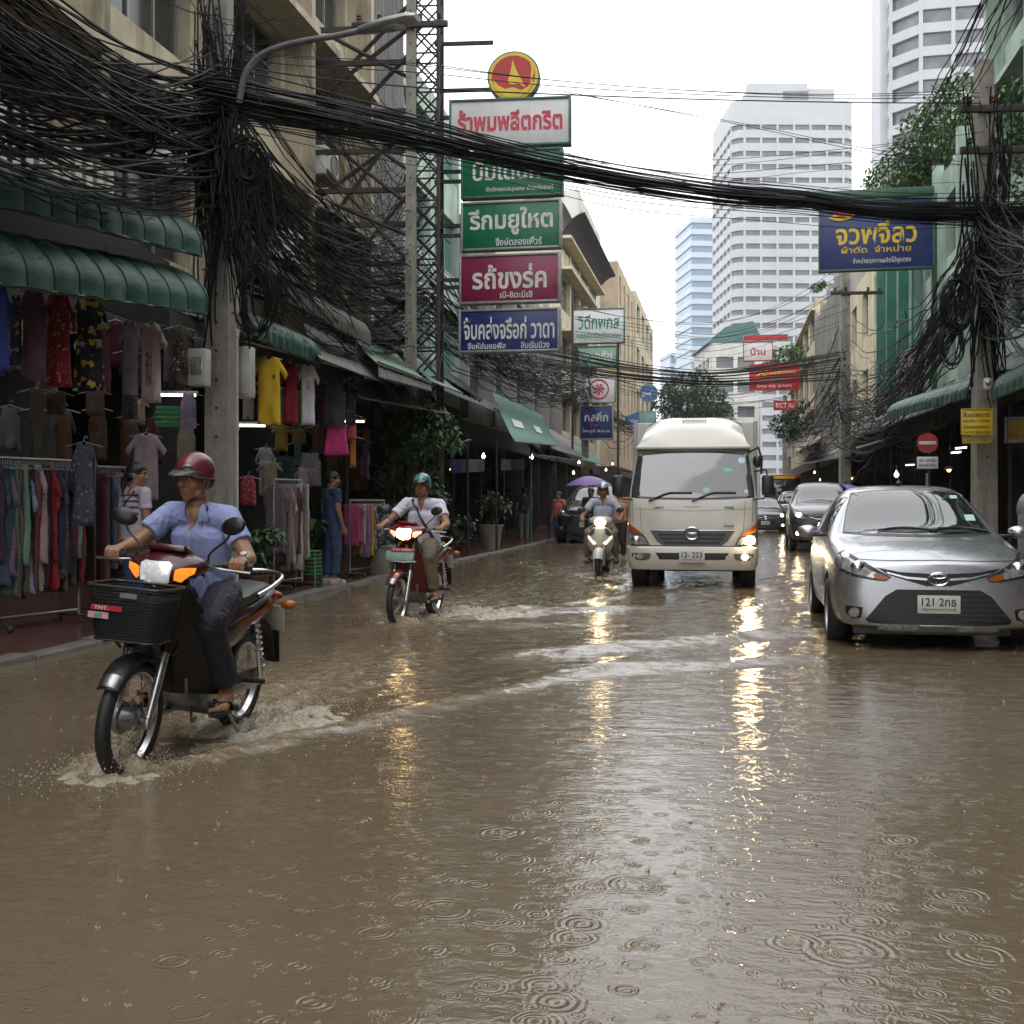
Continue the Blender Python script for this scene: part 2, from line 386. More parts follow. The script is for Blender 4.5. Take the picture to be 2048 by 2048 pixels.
def water_material():
    m, n, l, b = node_mat('muddy flood water')
    tc = n.new('ShaderNodeTexCoord'); obj = tc.outputs['Object']
    def mth(op, a, b_=None, c=None):
        k = n.new('ShaderNodeMath'); k.operation = op
        for i, s in enumerate((a, b_, c)):
            if s is None: continue
            if isinstance(s, (int, float)): k.inputs[i].default_value = s
            else: l.new(s, k.inputs[i])
        return k.outputs[0]
    hs = []
    for S, lam, w, amp, thr, loc in ((1.1, .034, .045, .0011, .6, (0, 0, 0)), (1.9, .026, .032, .0012, .3, (3.7, 1.1, 0)), (3.6, .02, .022, .0012, .2, (8.1, 5.2, 0)), (5.2, .017, .018, .0010, .2, (1.3, 9.4, 0)), (9, .012, .012, .0007, .25, (5.3, 2.4, 0))):
        mp = n.new('ShaderNodeMapping'); mp.inputs['Location'].default_value = loc; l.new(obj, mp.inputs['Vector'])
        v = n.new('ShaderNodeTexVoronoi'); v.voronoi_dimensions = '2D'; v.feature = 'F1'; v.inputs['Scale'].default_value = S; v.inputs['Randomness'].default_value = .85; l.new(mp.outputs['Vector'], v.inputs['Vector'])
        wz = n.new('ShaderNodeTexNoise'); wz.inputs['Scale'].default_value = 7; wz.inputs['Detail'].default_value = 2; l.new(mp.outputs['Vector'], wz.inputs['Vector'])
        d = mth('ADD', mth('MULTIPLY', v.outputs['Distance'], 1 / S), mth('MULTIPLY_ADD', wz.outputs['Fac'], .05, -.025)); sp = n.new('ShaderNodeSeparateColor'); l.new(v.outputs['Color'], sp.inputs[0])
        r0 = mth('MULTIPLY', sp.outputs[0], .26 / S); e = mth('SUBTRACT', d, r0)
        g = mth('DIVIDE', e, w); g = mth('MULTIPLY', g, g); g = mth('EXPONENT', mth('MULTIPLY', g, -1))
        cs = mth('COSINE', mth('MULTIPLY', e, 2 * pi / lam)); on = mth('GREATER_THAN', sp.outputs[1], thr)
        a = mth('MULTIPLY', mth('MULTIPLY', cs, g), mth('MULTIPLY', on, amp)); hs.append(mth('MULTIPLY', a, mth('SUBTRACT', 1.15, sp.outputs[0])))
    for S, amp, st in ((9, .0042, (1, 1.7, 1)), (28, .0014, (1, 1.6, 1)), (70, .0005, (1, 1, 1))):
        mp = n.new('ShaderNodeMapping'); mp.inputs['Scale'].default_value = st; l.new(obj, mp.inputs['Vector'])
        z = n.new('ShaderNodeTexNoise'); z.inputs['Scale'].default_value = S; z.inputs['Detail'].default_value = 3; l.new(mp.outputs['Vector'], z.inputs['Vector'])
        hs.append(mth('MULTIPLY', z.outputs['Fac'], amp))
    h = hs[0]
    for x in hs[1:]: h = mth('ADD', h, x)
    bp = n.new('ShaderNodeBump'); bp.inputs['Strength'].default_value = 1; bp.inputs['Distance'].default_value = 1; l.new(h, bp.inputs['Height']); l.new(bp.outputs['Normal'], b.inputs['Normal'])
    nz = n.new('ShaderNodeTexNoise'); nz.inputs['Scale'].default_value = .8; nz.inputs['Detail'].default_value = 5; l.new(obj, nz.inputs['Vector'])
    rp = n.new('ShaderNodeValToRGB'); rp.color_ramp.elements[0].color = (.120, .090, .055, 1); rp.color_ramp.elements[1].color = (.162, .124, .078, 1); l.new(nz.outputs['Fac'], rp.inputs['Fac'])
    fa = n.new('ShaderNodeAttribute'); fa.attribute_name = 'foam'
    fz = n.new('ShaderNodeTexNoise'); fz.inputs['Scale'].default_value = 55; fz.inputs['Detail'].default_value = 4; l.new(obj, fz.inputs['Vector'])
    fm = mth('MULTIPLY', fa.outputs['Fac'], mth('MULTIPLY_ADD', fz.outputs['Fac'], 2.6, -.75)); k = n.new('ShaderNodeClamp'); l.new(fm, k.inputs[0])
    mx = n.new('ShaderNodeMix'); mx.data_type = 'RGBA'; l.new(k.outputs[0], mx.inputs[0]); l.new(rp.outputs['Color'], mx.inputs[6]); mx.inputs[7].default_value = (.5, .40, .27, 1); l.new(mx.outputs[2], b.inputs['Base Color'])
    l.new(mth('MULTIPLY_ADD', k.outputs[0], .35, .05), b.inputs['Roughness']); b.inputs['IOR'].default_value = 1.48
    return m
M_WATER = water_material()
wm.materials.append(M_WATER); water_o = bpy.data.objects.new('water', wm); C.objects.link(water_o); tag(water_o, kind='structure')

# splashes: drops and torn sheets thrown up at the wheels, and rain hitting the flood
M_SPLASH = pm('splash water', (.74, .65, .50), .08, var=.3, vs=45, ior=1.33, bump=.5, bs=160)
def drop(mb, c, r, rr=random):
    mb.sph(c, (r, r, r * rr.uniform(.8, 1.5)), 5, 4)
M_SPLASH.node_tree.nodes['Principled BSDF'].inputs['Transmission Weight'].default_value = .4
M_RAIN = pm('raindrop water', (.40, .34, .26), .08, var=.2, ior=1.33)
def wheel_splash(name, c, n, sx, sy, hz, label, seed):
    rr = random.Random(seed); mb = MB()
    gx_ = np.arange(-3 * sx, 3 * sx, .0085); gy_ = np.arange(-3 * sy, 3 * sy, .0085); Y_, X_ = np.meshgrid(gy_, gx_, indexing='ij')
    m = np.exp(-((X_ / (1.25 * sx)) ** 2 + (Y_ / (1.25 * sy)) ** 2)); q = seed * 7.3
    lump = .5 + .9 * perlin2(X_ * 9 + q, Y_ * 9, 11) + .75 * np.abs(perlin2(X_ * 24 + q, Y_ * 24, 12)) + .5 * np.abs(perlin2(X_ * 60, Y_ * 60 + q, 13)) + .25 * perlin2(X_ * 120, Y_ * 120, 14)
    tear = np.clip(perlin2(X_ * 14, Y_ * 14 + q, 15) * 2.2 + .35, 0, 1)
    H = m * lump * tear * hz * 1.3 + .006 * m - .012 + .012 * np.clip(m * 3, 0, 1)
    H[m < .035] = -.03
    mb.sheet([[(c[0] + X_[i, j], c[1] + Y_[i, j], H[i, j]) for j in range(X_.shape[1])] for i in range(X_.shape[0])])
    for i in range(int(n * 2.2)):
        x, y = rr.gauss(0, sx * 1.1), rr.gauss(0, sy * 1.1); q = (x / sx) ** 2 + (y / sy) ** 2
        z = abs(rr.gauss(0, hz * 1.3)) * math.exp(-q / 5) + .012; drop(mb, (c[0] + x, c[1] + y, z), rr.choice((.0012, .0016, .002, .0028, .004)), rr)
    return tag(mb.build(name, M_SPLASH, ang=80), label, 'splash', None, 'stuff')
wheel_splash('splash', (BIKE1.x, BIKE1.y - .05, 0), 800, .16, .16, .045, 'white water thrown up round the front wheel of the bike with a basket', 1)
wheel_splash('splash', (BIKE1.x + .22, BIKE1.y + 1.3, 0), 1000, .26, .35, .04, 'brown water churned up behind the bike with a basket', 2)
wheel_splash('splash', (BIKE2.x + .0, BIKE2.y + .1, 0), 500, .2, .2, .06, 'water thrown up round the front wheel of the red bike', 3)
wheel_splash('splash', (BIKE2.x + .4, BIKE2.y + 1.3, 0), 600, .4, .4, .06, 'water churned up behind the red bike', 4)
wheel_splash('splash', (BIKE3.x, BIKE3.y + .4, 0), 350, .3, .6, .05, 'water churned up round the white scooter', 5)
mb = MB(); rr = random.Random(5)
for i in range(300):
    y = 2.7 + 17 * rr.random() ** 1.7; x = rr.uniform(-.62 * y - .1, .25 * y + .2)
    if x < -5.2 or x > 3.6: continue
    s = rr.uniform(.3, .75)
    if rr.random() < .35: mb.tube([(x, y, -.002), (x + rr.uniform(-.002, .002), y, .018 * s), (x + rr.uniform(-.003, .003), y, .034 * s)], [.0035 * s, .0018 * s, .0008], 5)
    if rr.random() < .5: drop(mb, (x, y, .052 * s + .004), .0028 * s, rr)
    for k in range(rr.randint(3, 6)):
        a = rr.uniform(0, 2 * pi); q = rr.uniform(.008, .022) * s; mb.tube([(x + q * .5 * cos(a), y + q * .5 * sin(a), 0), (x + q * cos(a), y + q * sin(a), rr.uniform(.006, .015) * s)], [.0028, .001], 4)
tag(mb.build('rain_splash', M_RAIN), 'raindrops splashing up all over the flooded road', 'splash', None, 'stuff')

# pavements with kerb stones
tag(MB().box((-9.3, 60, -.12), (7.5, 160, .32)).build('pavement', M_PAVE), kind='structure')
tag(MB().box((7.9, 60, -.12), (7.6, 160, .34)).build('pavement', M_PAVE), kind='structure')
def kerb(X, y0, y1, z):
    r = empty('kerb', (0, 0, 0)); tag(r, kind='structure'); me = MB().box((0, 0, -.11), (.22, .985, .3), b=.018).mesh('kerb_stone'); me.materials.append(M_KERB)
    y = y0; rr = random.Random(3)
    while y < y1:
        put('kerb_stone', me, r, (X + rr.uniform(-.012, .012), y, z + rr.uniform(-.014, .01)), (rr.uniform(-.012, .012), rr.uniform(-.02, .02), rr.uniform(-.012, .012))); y += 1.0
kerb(-5.44, 5, 75, .012); kerb(4.02, 5, 75, .05)

# ================================================================= BUILDINGS
M_WINDARK = pm('old window glass', (.025, .03, .03), .12, var=.4, vs=5, ior=1.5)
M_WINGREEN = pm('green window glass', (.03, .17, .125), .15, var=.3, vs=3)
M_FRAMEM = pm('aluminium frame', (.3, .3, .29), .4, .4, var=.2)
M_BEIGE = pm('beige render', (.48, .42, .30), .8, var=.25, vs=1.3, bump=.2, dirt=.92, dcol=(.06, .052, .04))
M_GREYTIN = pm('grey tin cladding', (.21, .205, .19), .6, .1, var=.35, vs=1.2, dirt=.7)
M_GREENW = pm('pale green render', (.36, .46, .39), .75, var=.25, vs=1.2, dirt=.7, dcol=(.07, .08, .06))
M_CREAM = pm('cream render', (.55, .48, .33), .8, var=.2, vs=1, dirt=.6, dcol=(.12, .1, .08))
M_OCHRE = pm('ochre render', (.48, .38, .26), .8, var=.2, vs=1, dirt=.4)
M_WHITEW = pm('weathered white render', (.58, .57, .53), .8, var=.15, vs=.8, dirt=.5, dcol=(.2, .19, .17))
M_GREYW = pm('grey render', (.26, .25, .23), .8, var=.25, vs=1, dirt=.7)
M_TEALP = pm('teal paint', (.03, .15, .11), .55, var=.3, vs=2, dirt=.3)

GOODS = [pm('stacked goods %d' % i, c, .5, var=.6, vs=5) for i, c in enumerate(((.12, .05, .06), (.06, .08, .12), (.15, .11, .06), (.05, .09, .06), (.12, .12, .12)))]
def frame_mesh(w, h, nm):
    mb = MB()
    for x in (-w / 2 + .03, w / 2 - .03): mb.box((0, x, 0), (.07, .06, h))
    for z in (-h / 2 + .03, h / 2 - .03): mb.box((0, 0, z), (.066, w - .12, .06))
    for i in range(1, nm): mb.box((0, -w / 2 + w * i / nm, 0), (.058, .04, h - .12))
    mb.box((0, 0, h * .2), (.05, w - .12, .035)); return mb.mesh('frame')
def block(name, label, side, X, y0, y1, levels, nb, wall, win, pier=.5, sill=.9, head=.35, depth=7.0, fin=0.0, slab=0.0, nm=3, finm=None, roof=.5, split=1):
    """A street building: piers and spandrels round recessed openings, one window object per opening. side -1 = its front looks to +x."""
    o = thing(name, label, 'building', (X, (y0 + y1) / 2, 0)); s = -1 if side < 0 else 1; bw = (y1 - y0) / nb; yc = (y0 + y1) / 2
    mb = MB(); zt = levels[-1] + roof
    mb.box((s * (.32 + depth / 2), 0, (levels[0] + zt) / 2), (depth, y1 - y0 - .01, zt - levels[0] - .01))
    for i in range(nb + 1):
        pw = pier if 0 < i < nb else pier / 2; y = y0 + bw * i - yc + (pier / 4 if i == 0 else -pier / 4 if i == nb else 0)
        mb.box((s * .165, y, (levels[0] + zt) / 2), (.33, pw, zt - levels[0]))
    for k, z in enumerate(levels):
        top = z + sill if k < len(levels) - 1 else zt; bot = z - head if k else z
        for i in range(nb):
            ya = y0 + bw * i - yc + pier / 2; mb.box((s * .18, ya + (bw - pier) / 2, (bot + top) / 2), (.30, bw - pier - .004, top - bot))
    mb.build('wall', wall, o)
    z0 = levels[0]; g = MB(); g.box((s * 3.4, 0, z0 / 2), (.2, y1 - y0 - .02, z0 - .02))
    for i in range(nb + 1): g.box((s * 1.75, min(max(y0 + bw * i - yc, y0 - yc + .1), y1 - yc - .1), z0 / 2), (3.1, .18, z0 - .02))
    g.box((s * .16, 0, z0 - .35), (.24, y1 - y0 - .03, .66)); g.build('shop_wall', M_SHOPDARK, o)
    for i in range(nb):
        y = y0 + bw * (i + .5) - yc; c_ = MB()
        for q in range(4): c_.box((s * 2.9, 0, .5 + q * .62), (.55, bw * .8, .04))
        for q in range(4):
            u = -bw * .38
            while u < bw * .36:
                ww = random.uniform(.12, .4); hh = random.uniform(.15, .5); c_.box((s * 2.85, u + ww / 2, .525 + q * .62 + hh / 2), (.4, ww - .02, hh), b=.02); u += ww + random.uniform(0, .1)
        c_.build('goods_shelf', random.choice(GOODS), o, loc=(0, y, 0))
    if fin:
        fm = MB().box((-s * fin / 2, 0, (levels[0] + zt) / 2 + .1), (fin, .22, zt - levels[0] + .2)).mesh('fin'); fm.materials.append(finm or wall)
        for i in range(nb + 1): put('fin', fm, o, (0, y0 + bw * i - yc, 0))
    if slab:
        sm = MB().box((-s * slab / 2, 0, 0), (slab - .01, bw - (.24 if fin else .02), .14)).mesh('ledge'); sm.materials.append(wall)
        for z in levels[1:]:
            for i in range(nb): put('ledge', sm, o, (0, y0 + bw * (i + .5) - yc, z - head + .1))
    for k in range(len(levels) - 1):
        h = levels[k + 1] - head - levels[k] - sill; w = (bw - pier) / split - .02
        fr = frame_mesh(w, h, nm); fr.materials.append(M_FRAMEM); pn = MB().box((0, 0, 0), (.012, w - .02, h - .02)).mesh('pane'); pn.materials.append(win)
        for i in range(nb):
            for q in range(split):
                y = y0 + bw * i - yc + pier / 2 + (bw - pier) / split * (q + .5)
                f = put('window', fr, o, (s * .24, y, levels[k] + sill + h / 2)); put('pane', pn, f, (s * .02, 0, 0))
    return o
B_BEIGE = block('shophouse', 'beige shophouse with tall fins behind the tangle of cables above the green awnings', -1, -8.6, 2.4, 26.4, [4.3, 7.6, 10.9, 14.2, 17.5], 6, M_BEIGE, M_WINDARK, pier=.7, sill=.75, head=.5, fin=.55, slab=.75, nm=4)
B_TIN = block('shophouse', 'narrow shophouse clad in grey corrugated sheets beside the beige one', -1, -8.5, 26.4, 30.6, [4.3, 8.2, 12, 15.8], 1, M_GREYTIN, M_WINDARK, pier=1.6, sill=1.4, head=.6, nm=2)
rib = MB()
for i in range(34): rib.cyl((.025, -2.05 + i * .124, 4.4), (.025, -2.05 + i * .124, 16.2), .022, n=5)
rib.build('corrugation', M_GREYTIN, B_TIN)
block('shophouse', 'pale green shophouse behind the iron lattice mast', -1, -8.6, 30.6, 38, [4.3, 7.6, 10.6, 13.0], 2, M_GREENW, M_WINGREEN, pier=.5, nm=3)
block('shophouse', 'low grey shophouse behind the stacked green and blue signs', -1, -8.6, 38, 60.5, [4, 7.0, 10.0], 5, M_GREYW, M_WINDARK, nm=2, fin=.3)
B_CR = block('shophouse', 'cream shophouse with black roof canopy beyond the sign stack', -1, -8.4, 60.5, 78, [4, 7.2, 10.4, 13.6, 15.2], 4, M_CREAM, M_WINDARK, nm=2, sill=1.0, slab=.6)
block('apartment_block', 'tall plain white block rising behind the cream shophouse', -1, -9.6, 78, 92, [4, 8, 12, 16, 21.5], 2, M_WHITEW, M_WINDARK, pier=3.5, nm=2)
block('apartment_block', 'ochre block with curved red roof edge down the street', -1, -8.2, 92, 108, [4, 8, 12, 16, 19.5], 4, M_OCHRE, M_WINDARK, pier=2.4, nm=2)
block('apartment_block', 'ochre and cream block last in the row on that pavement', -1, -8.0, 108, 134, [4, 8, 12, 16, 20], 4, M_CREAM, M_WINDARK, pier=2.4, nm=2)
cn = MB(); rows = [[(-.2 + 1.3 * u, y, 15.1 + 1.1 * (1 - u * u)) for u in (0, .25, .5, .75, 1)] for y in np.linspace(-8.6, 8.6, 40)]
cn.sheet([[Vector((-p[0] + 1.1, p[1], p[2] - .06 * (i % 2))) for p in r] for i, r in enumerate(rows)], th=.05)
cn.build('roof_canopy', pm('black corrugated roof', (.03, .03, .03), .6, var=.3), B_CR)
rt = MB()
for i in range(16):
    rt.box((-1.2, -8.5 + i * .5, 17.4), (3.2, .42, .08), rot=(0, .5, 0), b=.02)
rt.build('tiled_roof', pm('grey roof tiles', (.06, .05, .05), .6, var=.4, vs=6), B_CR)

block('shophouse', 'grey shophouse with dark windows at the right edge of the picture', 1, 6.3, 14, 29, [4.2, 7.6, 10.8, 14], 4, M_GREENW, M_WINDARK, pier=.6, fin=.35, slab=.4, nm=3)
block('shophouse', 'pale green shophouse behind the near concrete pole and its cables', 1, 6.3, 29, 40, [4.2, 7.4, 10.4], 3, M_GREENW, M_WINGREEN, pier=.7, fin=.3, nm=2)
block('shophouse', 'shophouse with bright teal panels below the blue hanging sign', 1, 6.3, 40, 49, [4.2, 7.6, 10.6], 3, M_GREENW, M_WINGREEN, pier=.45, sill=.4, head=.3, fin=.35, finm=M_TEALP, nm=2)
block('shophouse', 'cream corrugated shophouse behind the farther concrete pole', 1, 6.3, 49, 63, [4.2, 7.6, 11.2], 3, M_CREAM, M_WINDARK, pier=2.2, sill=1.2, nm=2)
block('shophouse', 'shophouse with green corner strips below the white tower', 1, 6.2, 63, 82, [4.2, 7.8, 11.0, 13.2], 4, M_GREYW, M_WINGREEN, pier=1.6, fin=.25, nm=2)
block('shophouse', 'pale block with green trim farthest down the car side', 1, 6.0, 82, 112, [4.2, 7.8, 11.4, 14.5], 5, M_CREAM, M_WINDARK, pier=1.6, slab=.3, nm=2)

block('shophouse', 'beige shophouse continuing the row behind the photographer', -1, -8.6, -24, 2.4, [4.3, 7.6, 10.9, 14.2, 17.5], 4, M_BEIGE, M_WINDARK, pier=1.6, nm=2)
block('shophouse', 'grey shophouse facing the clothes stall beside the photographer', 1, 6.3, -24, 14, [4.2, 7.6, 10.8, 14], 5, M_GREYW, M_WINDARK, pier=1.6, nm=2)
# towers far behind
M_TWHITE = pm('white tower cladding', (.50, .51, .53), .6, var=.12, vs=.08, dirt=.25, dcol=(.36, .36, .36))
M_TWIN = pm('tower window band', (.15, .155, .165), .15, var=.5, vs=.35)
M_TBLUE = pm('haze blue tower glass', (.16, .26, .36), .2, var=.2, vs=.06)
def round_rect(w, d, r, n=5):
    pts = []
    for cx, cy, a in ((w / 2 - r, d / 2 - r, 0), (-w / 2 + r, d / 2 - r, pi / 2), (-w / 2 + r, -d / 2 + r, pi), (w / 2 - r, -d / 2 + r, 3 * pi / 2)):
        pts += [(cx + r * cos(a + pi / 2 * i / n), cy + r * sin(a + pi / 2 * i / n)) for i in range(n + 1)]
    return pts
def tower(name, label, x0, x1, ytop, d, fh, band, depth, r, rz, wall, win, z0=0, rib_step=0, crown=0, chamfer=False):
    a, b = P(x0, YH, d), P(x1, YH, d); w = (b - a).length; c = (a + b) / 2; top = HC + (YH - ytop) / FPX * d
    o = thing(name, label, 'tower', (c.x, c.y, 0), TH + rz)
    core = round_rect(w - .8, depth - .8, r, 1 if chamfer else 5); slabp = round_rect(w, depth, r, 1 if chamfer else 5)
    MB().prism(core, z0, top - .5).build('glazing', win, o, smooth=False)
    me = MB().prism(slabp, 0, fh * band).mesh('floor_band', smooth=False); me.materials.append(wall); z = top - fh * band; k = 0
    while z > z0:
        put('floor_band', me, o, (0, 0, z)); z -= fh; k += 1
    if rib_step:
        m2 = MB().box((0, 0, (top + z0) / 2), (.55, .5, top - z0 - .3)).mesh('mullion'); m2.materials.append(wall)
        n = int(w / rib_step)
        for i in range(n + 1):
            x = -w / 2 + r + (w - 2 * r) * i / n; put('mullion', m2, o, (x, -depth / 2 + .2, 0))
        n = int(depth / rib_step)
        for sx in (-1, 1):
            for i in range(n + 1): put('mullion', m2, o, (sx * (w / 2 - .2), -depth / 2 + r + (depth - 2 * r) * i / n, 0), (0, 0, pi / 2))
    return o, w, top
d1 = 300
T1, w1, t1 = tower('tower', 'white office tower with rounded corners and rows of dark windows above the truck', 1442, 1676, 270, d1 + 15, 3.36, .60, 30, 3, .02, M_TWHITE, M_TWIN, rib_step=5.2)
MB().prism(round_rect(w1, 30, 3), t1, t1 + 4.2).build('parapet', M_TWHITE, T1, smooth=False)
MB().box((.6, 0, t1 + 6.5), (w1 * .72, 20, 5), b=.3).box((-w1 * .1, -9.6, t1 + 6.8), (w1 * .5, 2.6, 6.4), b=.2).build('plant_room', pm('plant room render', (.42, .43, .45), .7, var=.1, vs=.1), T1)
MB().box((1.5, -11, t1 + 6.6), (6.5, .2, 2.6)).build('louvre_opening', M_TWIN, T1)
T2, w2, t2 = tower('tower', 'slim pale blue tower fading into the rain beside the white one', 1364, 1440, 452, 440, 4.2, .45, 26, 1, .1, pm('haze blue cladding', (.5, .58, .66), .5, var=.05), M_TBLUE)  # rain haze is put into the pale blue of cladding and glass
T3, w3, t3 = tower('tower', 'low blue glass tower farthest away above the street end', 1328, 1368, 712, 480, 4.2, .3, 20, 1, .1, pm('haze blue cladding', (.5, .58, .66), .5, var=.05), M_TBLUE)
T4, w4, t4 = tower('tower', 'tall grey apartment tower with bay windows rising behind the tree', 1775, 2110, -160, 180, 3.35, .42, 26, 4, -.22, M_TWHITE, M_TWIN, rib_step=5.5, chamfer=True)
MB().box((-w4 / 2 - .35, 2, t4 / 2), (1.4, 16, t4), b=.2).build('side_wall', M_TWHITE, T4)
T5, w5, t5 = tower('apartment_block', 'white low apartment block with green roof under the white tower', 1404, 1500, 700, 165, 3.3, .55, 14, .5, 0, M_WHITEW, M_TWIN, rib_step=3)
MB().prism([(-w5 / 2 - .5, 0), (w5 / 2 + .5, 0), (w5 / 2 - 1, 3.0), (-w5 / 2 + 2, 2.2)], -7, 7, M=Matrix.Translation((0, 0, t5)) @ Matrix.Rotation(pi / 2, 4, 'X')).build('green_roof', pm('green roof sheet', (.05, .13, .11), .6), T5, smooth=False)
block('shophouse', 'narrow grey building closing the street end beyond the tree', 1, 9, 130, 190, [4, 8, 12, 15], 8, M_GREYW, M_WINDARK, nm=2)
# ================================================================= POLES
M_HOLE = pm('bolt hole', (.01, .01, .01), .9, var=0)
def pole(label, px, X, top, w=.27, cat='pole', group='concrete utility poles'):
    p = PX(px, 1100, X); o = thing('utility_pole', label, cat, (p.x, p.y, 0), .12, group)
    mb = MB(); b, t = w / 2, w * .36; ch = .02
    def ring(s, z): return [(x * s, y * s, z) for x, y in ((-1 + ch, -1), (1 - ch, -1), (1, -1 + ch), (1, 1 - ch), (1 - ch, 1), (-1 + ch, 1), (-1, 1 - ch), (-1, -1 + ch))]
    mb.sheet([ring(b + (t - b) * k / 8, top * k / 8 - .2 * (k == 0)) for k in range(9)], closed=True); mb.add(ring(t, top), [tuple(range(8))]); mb.build('shaft', M_CONC, o)
    h = MB()
    z = 2.0
    while z < top - .2:
        s = b + (t - b) * z / top; h.cyl((.0, -s - .003, z), (0, -s + .03, z), .017, n=8); z += .33
    tag(h.build('bolt_holes', M_HOLE, o), kind='stuff'); return o, p
POLE_L1, pL1 = pole('near concrete pole wrapped in black cables beside the green awnings', 440, -5.8, 9.5, .30)
POLE_L2, pL2 = pole('slimmer concrete pole standing beside the iron lattice mast', 822, -6.1, 11.7, .23)
POLE_R1, pR1 = pole('concrete pole with the yellow notice behind the silver car', 1968, 4.35, 8.75, .36)
POLE_R2, pR2 = pole('grey concrete pole below the blue hanging sign', 1690, 4.35, 10.0, .40)
POLE_L3, pL3 = pole('far concrete pole beside the small white and blue signs', 1170, -5.7, 9.3, .34)
POLE_R3, pR3 = pole('far concrete pole beyond the dark SUV', 1570, 4.3, 9.0, .36)
for (P_, z, dx) in ((POLE_L2, 10.6, -.2), (POLE_R1, 7.9, .5), (POLE_R1, 7.2, .5), (POLE_R2, 8.9, .4), (POLE_R3, 8.0, .3)):
    MB().box((dx, -.16, z), (1.9, .09, .12), b=.01).build('crossarm', M_RUST, P_)
    for k in (-.8, -.4, .4, .8):
        MB().lathe([(.0, 0), (.05, 0), (.05, .03), (.025, .045), (.055, .06), (.055, .085), (.03, .1), (.05, .115), (.05, .14), (.015, .16), (0, .16)], 10).build('insulator', pm('brown porcelain', (.08, .04, .03), .25), P_, loc=(dx + k, -.16, z + .06))
# meter boxes and the grey pipe on the near pole
q = PX(424, 740, -5.75)
o = thing('meter_box', 'grey electricity meter box strapped to the near pole facing the clothes', 'box', (q.x - .05, q.y - .22, q.z)); MB().box((0, 0, 0), (.22, .16, .42), b=.02).build('case', M_PVC, o); MB().box((0, -.085, .02), (.14, .012, .2), b=.006).build('cover', M_LENS, o)
q = PX(488, 745, -5.75)
o = thing('meter_box', 'tall grey switch box on the near pole beside the yellow shirt', 'box', (q.x, q.y, q.z)); MB().box((0, 0, 0), (.22, .2, .62), b=.02).build('case', M_PVC, o); MB().box((0, -.105, 0), (.17, .012, .54), b=.005).build('door', M_PVC, o); MB().cyl((-.06, -.118, -.05), (-.06, -.105, -.05), .012, n=8).build('lock', M_STEEL, o)
q = PX(471, 800, -5.72)
o = thing('drain_pipe', 'pale plastic conduit running up the near pole', 'pipe', (q.x, q.y, 0)); MB().cyl((0, 0, 0), (0, 0, 4.1), .036, n=12).build('tube', M_PVC, o)
for z in (.9, 2.1, 3.2): MB().cyl((0, 0, z), (0, 0, z + .1), .046, n=12).build('coupling', M_PVC, o)

# street lamp arm on the near pole
a = [P(478, 205, 13.3), P(490, 150, 13.2), P(520, 112, 13.1), P(580, 88, 12.9), P(680, 70, 12.6), P(760, 52, 12.4)]
o = thing('street_lamp', 'grey street lamp arm curving out over the road from the near pole', 'street lamp', a[0])
loc = [p - a[0] for p in a]
MB().tube(catmull(loc, 6), .035, 10).build('arm', pm('galvanised steel', (.33, .34, .35), .45, .7, var=.25, vs=6), o)
q = loc[-1]; dr = (loc[-1] - loc[-2]).normalized(); R = dr.to_track_quat('X', 'Z').to_matrix().to_4x4()
mbh = MB(); prof = [(-.25, .05, .04), (-.1, .085, .06), (.1, .10, .07), (.35, .11, .065), (.45, .07, .04)]
mbh.sheet([[(x, w * cos(t), h * sin(t)) for t in np.linspace(0, 2 * pi, 12, endpoint=False)] for x, w, h in prof], closed=True); mbh.add([(x, w * cos(t), h * sin(t)) for x, w, h in (prof[0],) for t in np.linspace(0, 2 * pi, 12, endpoint=False)], [tuple(range(12))]); mbh.add([(x, w * cos(t), h * sin(t)) for x, w, h in (prof[-1],) for t in np.linspace(0, 2 * pi, 12, endpoint=False)], [tuple(range(12))])
lh = mbh.build('lamp_head', pm('galvanised steel', (.4, .4, .4)), o, loc=q); lh.matrix_local = Matrix.Translation(q) @ R
lg = MB().sph((.15, 0, -.045), (.2, .08, .04), 12, 6).build('lens', M_LENS, o); lg.matrix_local = Matrix.Translation(q) @ R

# ================================================================= IRON LATTICE MAST
base = PX(853, 1100, -5.95); mz = 12.0
o = thing('lattice_mast', 'rusty iron lattice mast carrying the tall stack of shop signs', 'mast', (base.x, base.y, 0), .1); MAST = o
legs = [(-.28, -.28), (.28, -.28), (.28, .28), (-.28, .28)]
for x, y in legs: MB().box((x, y, mz / 2), (.07, .07, mz), b=.006).build('leg', M_RUST, o)
bl = MB()
for k in range(20):
    z = .2 + k * .59
    for i in range(4):
        a, b = legs[i], legs[(i + 1) % 4]; bl.cyl((*a, z), (*b, z + .59), .02, n=4); bl.cyl((*b, z), (*a, z + .59), .02, n=4); bl.cyl((*a, z), (*b, z), .02, n=4)
tag(bl.build('brace', M_RUST, o), kind='stuff')
for z0_, z1_, xo in ((4.4, 6.2, -2.4), (6.6, 7.6, -2.5), (7.9, 9.4, -2.3), (9.8, 10.8, -2.0), (10.9, 9.6, -2.2), (5.4, 4.2, -2.0), (8.8, 7.4, -2.4), (10.4, 8.2, -2.5), (7.2, 9.0, -2.5), (6.0, 8.4, -2.4), (9.2, 6.4, -2.5), (7.6, 5.2, -2.4), (11.4, 10.2, -1.6), (5.0, 7.0, -2.5)):
    MB().cyl((-.28, 0, z0_), (xo, .2, z1_), .045, n=6).build('stay', M_RUST, o)
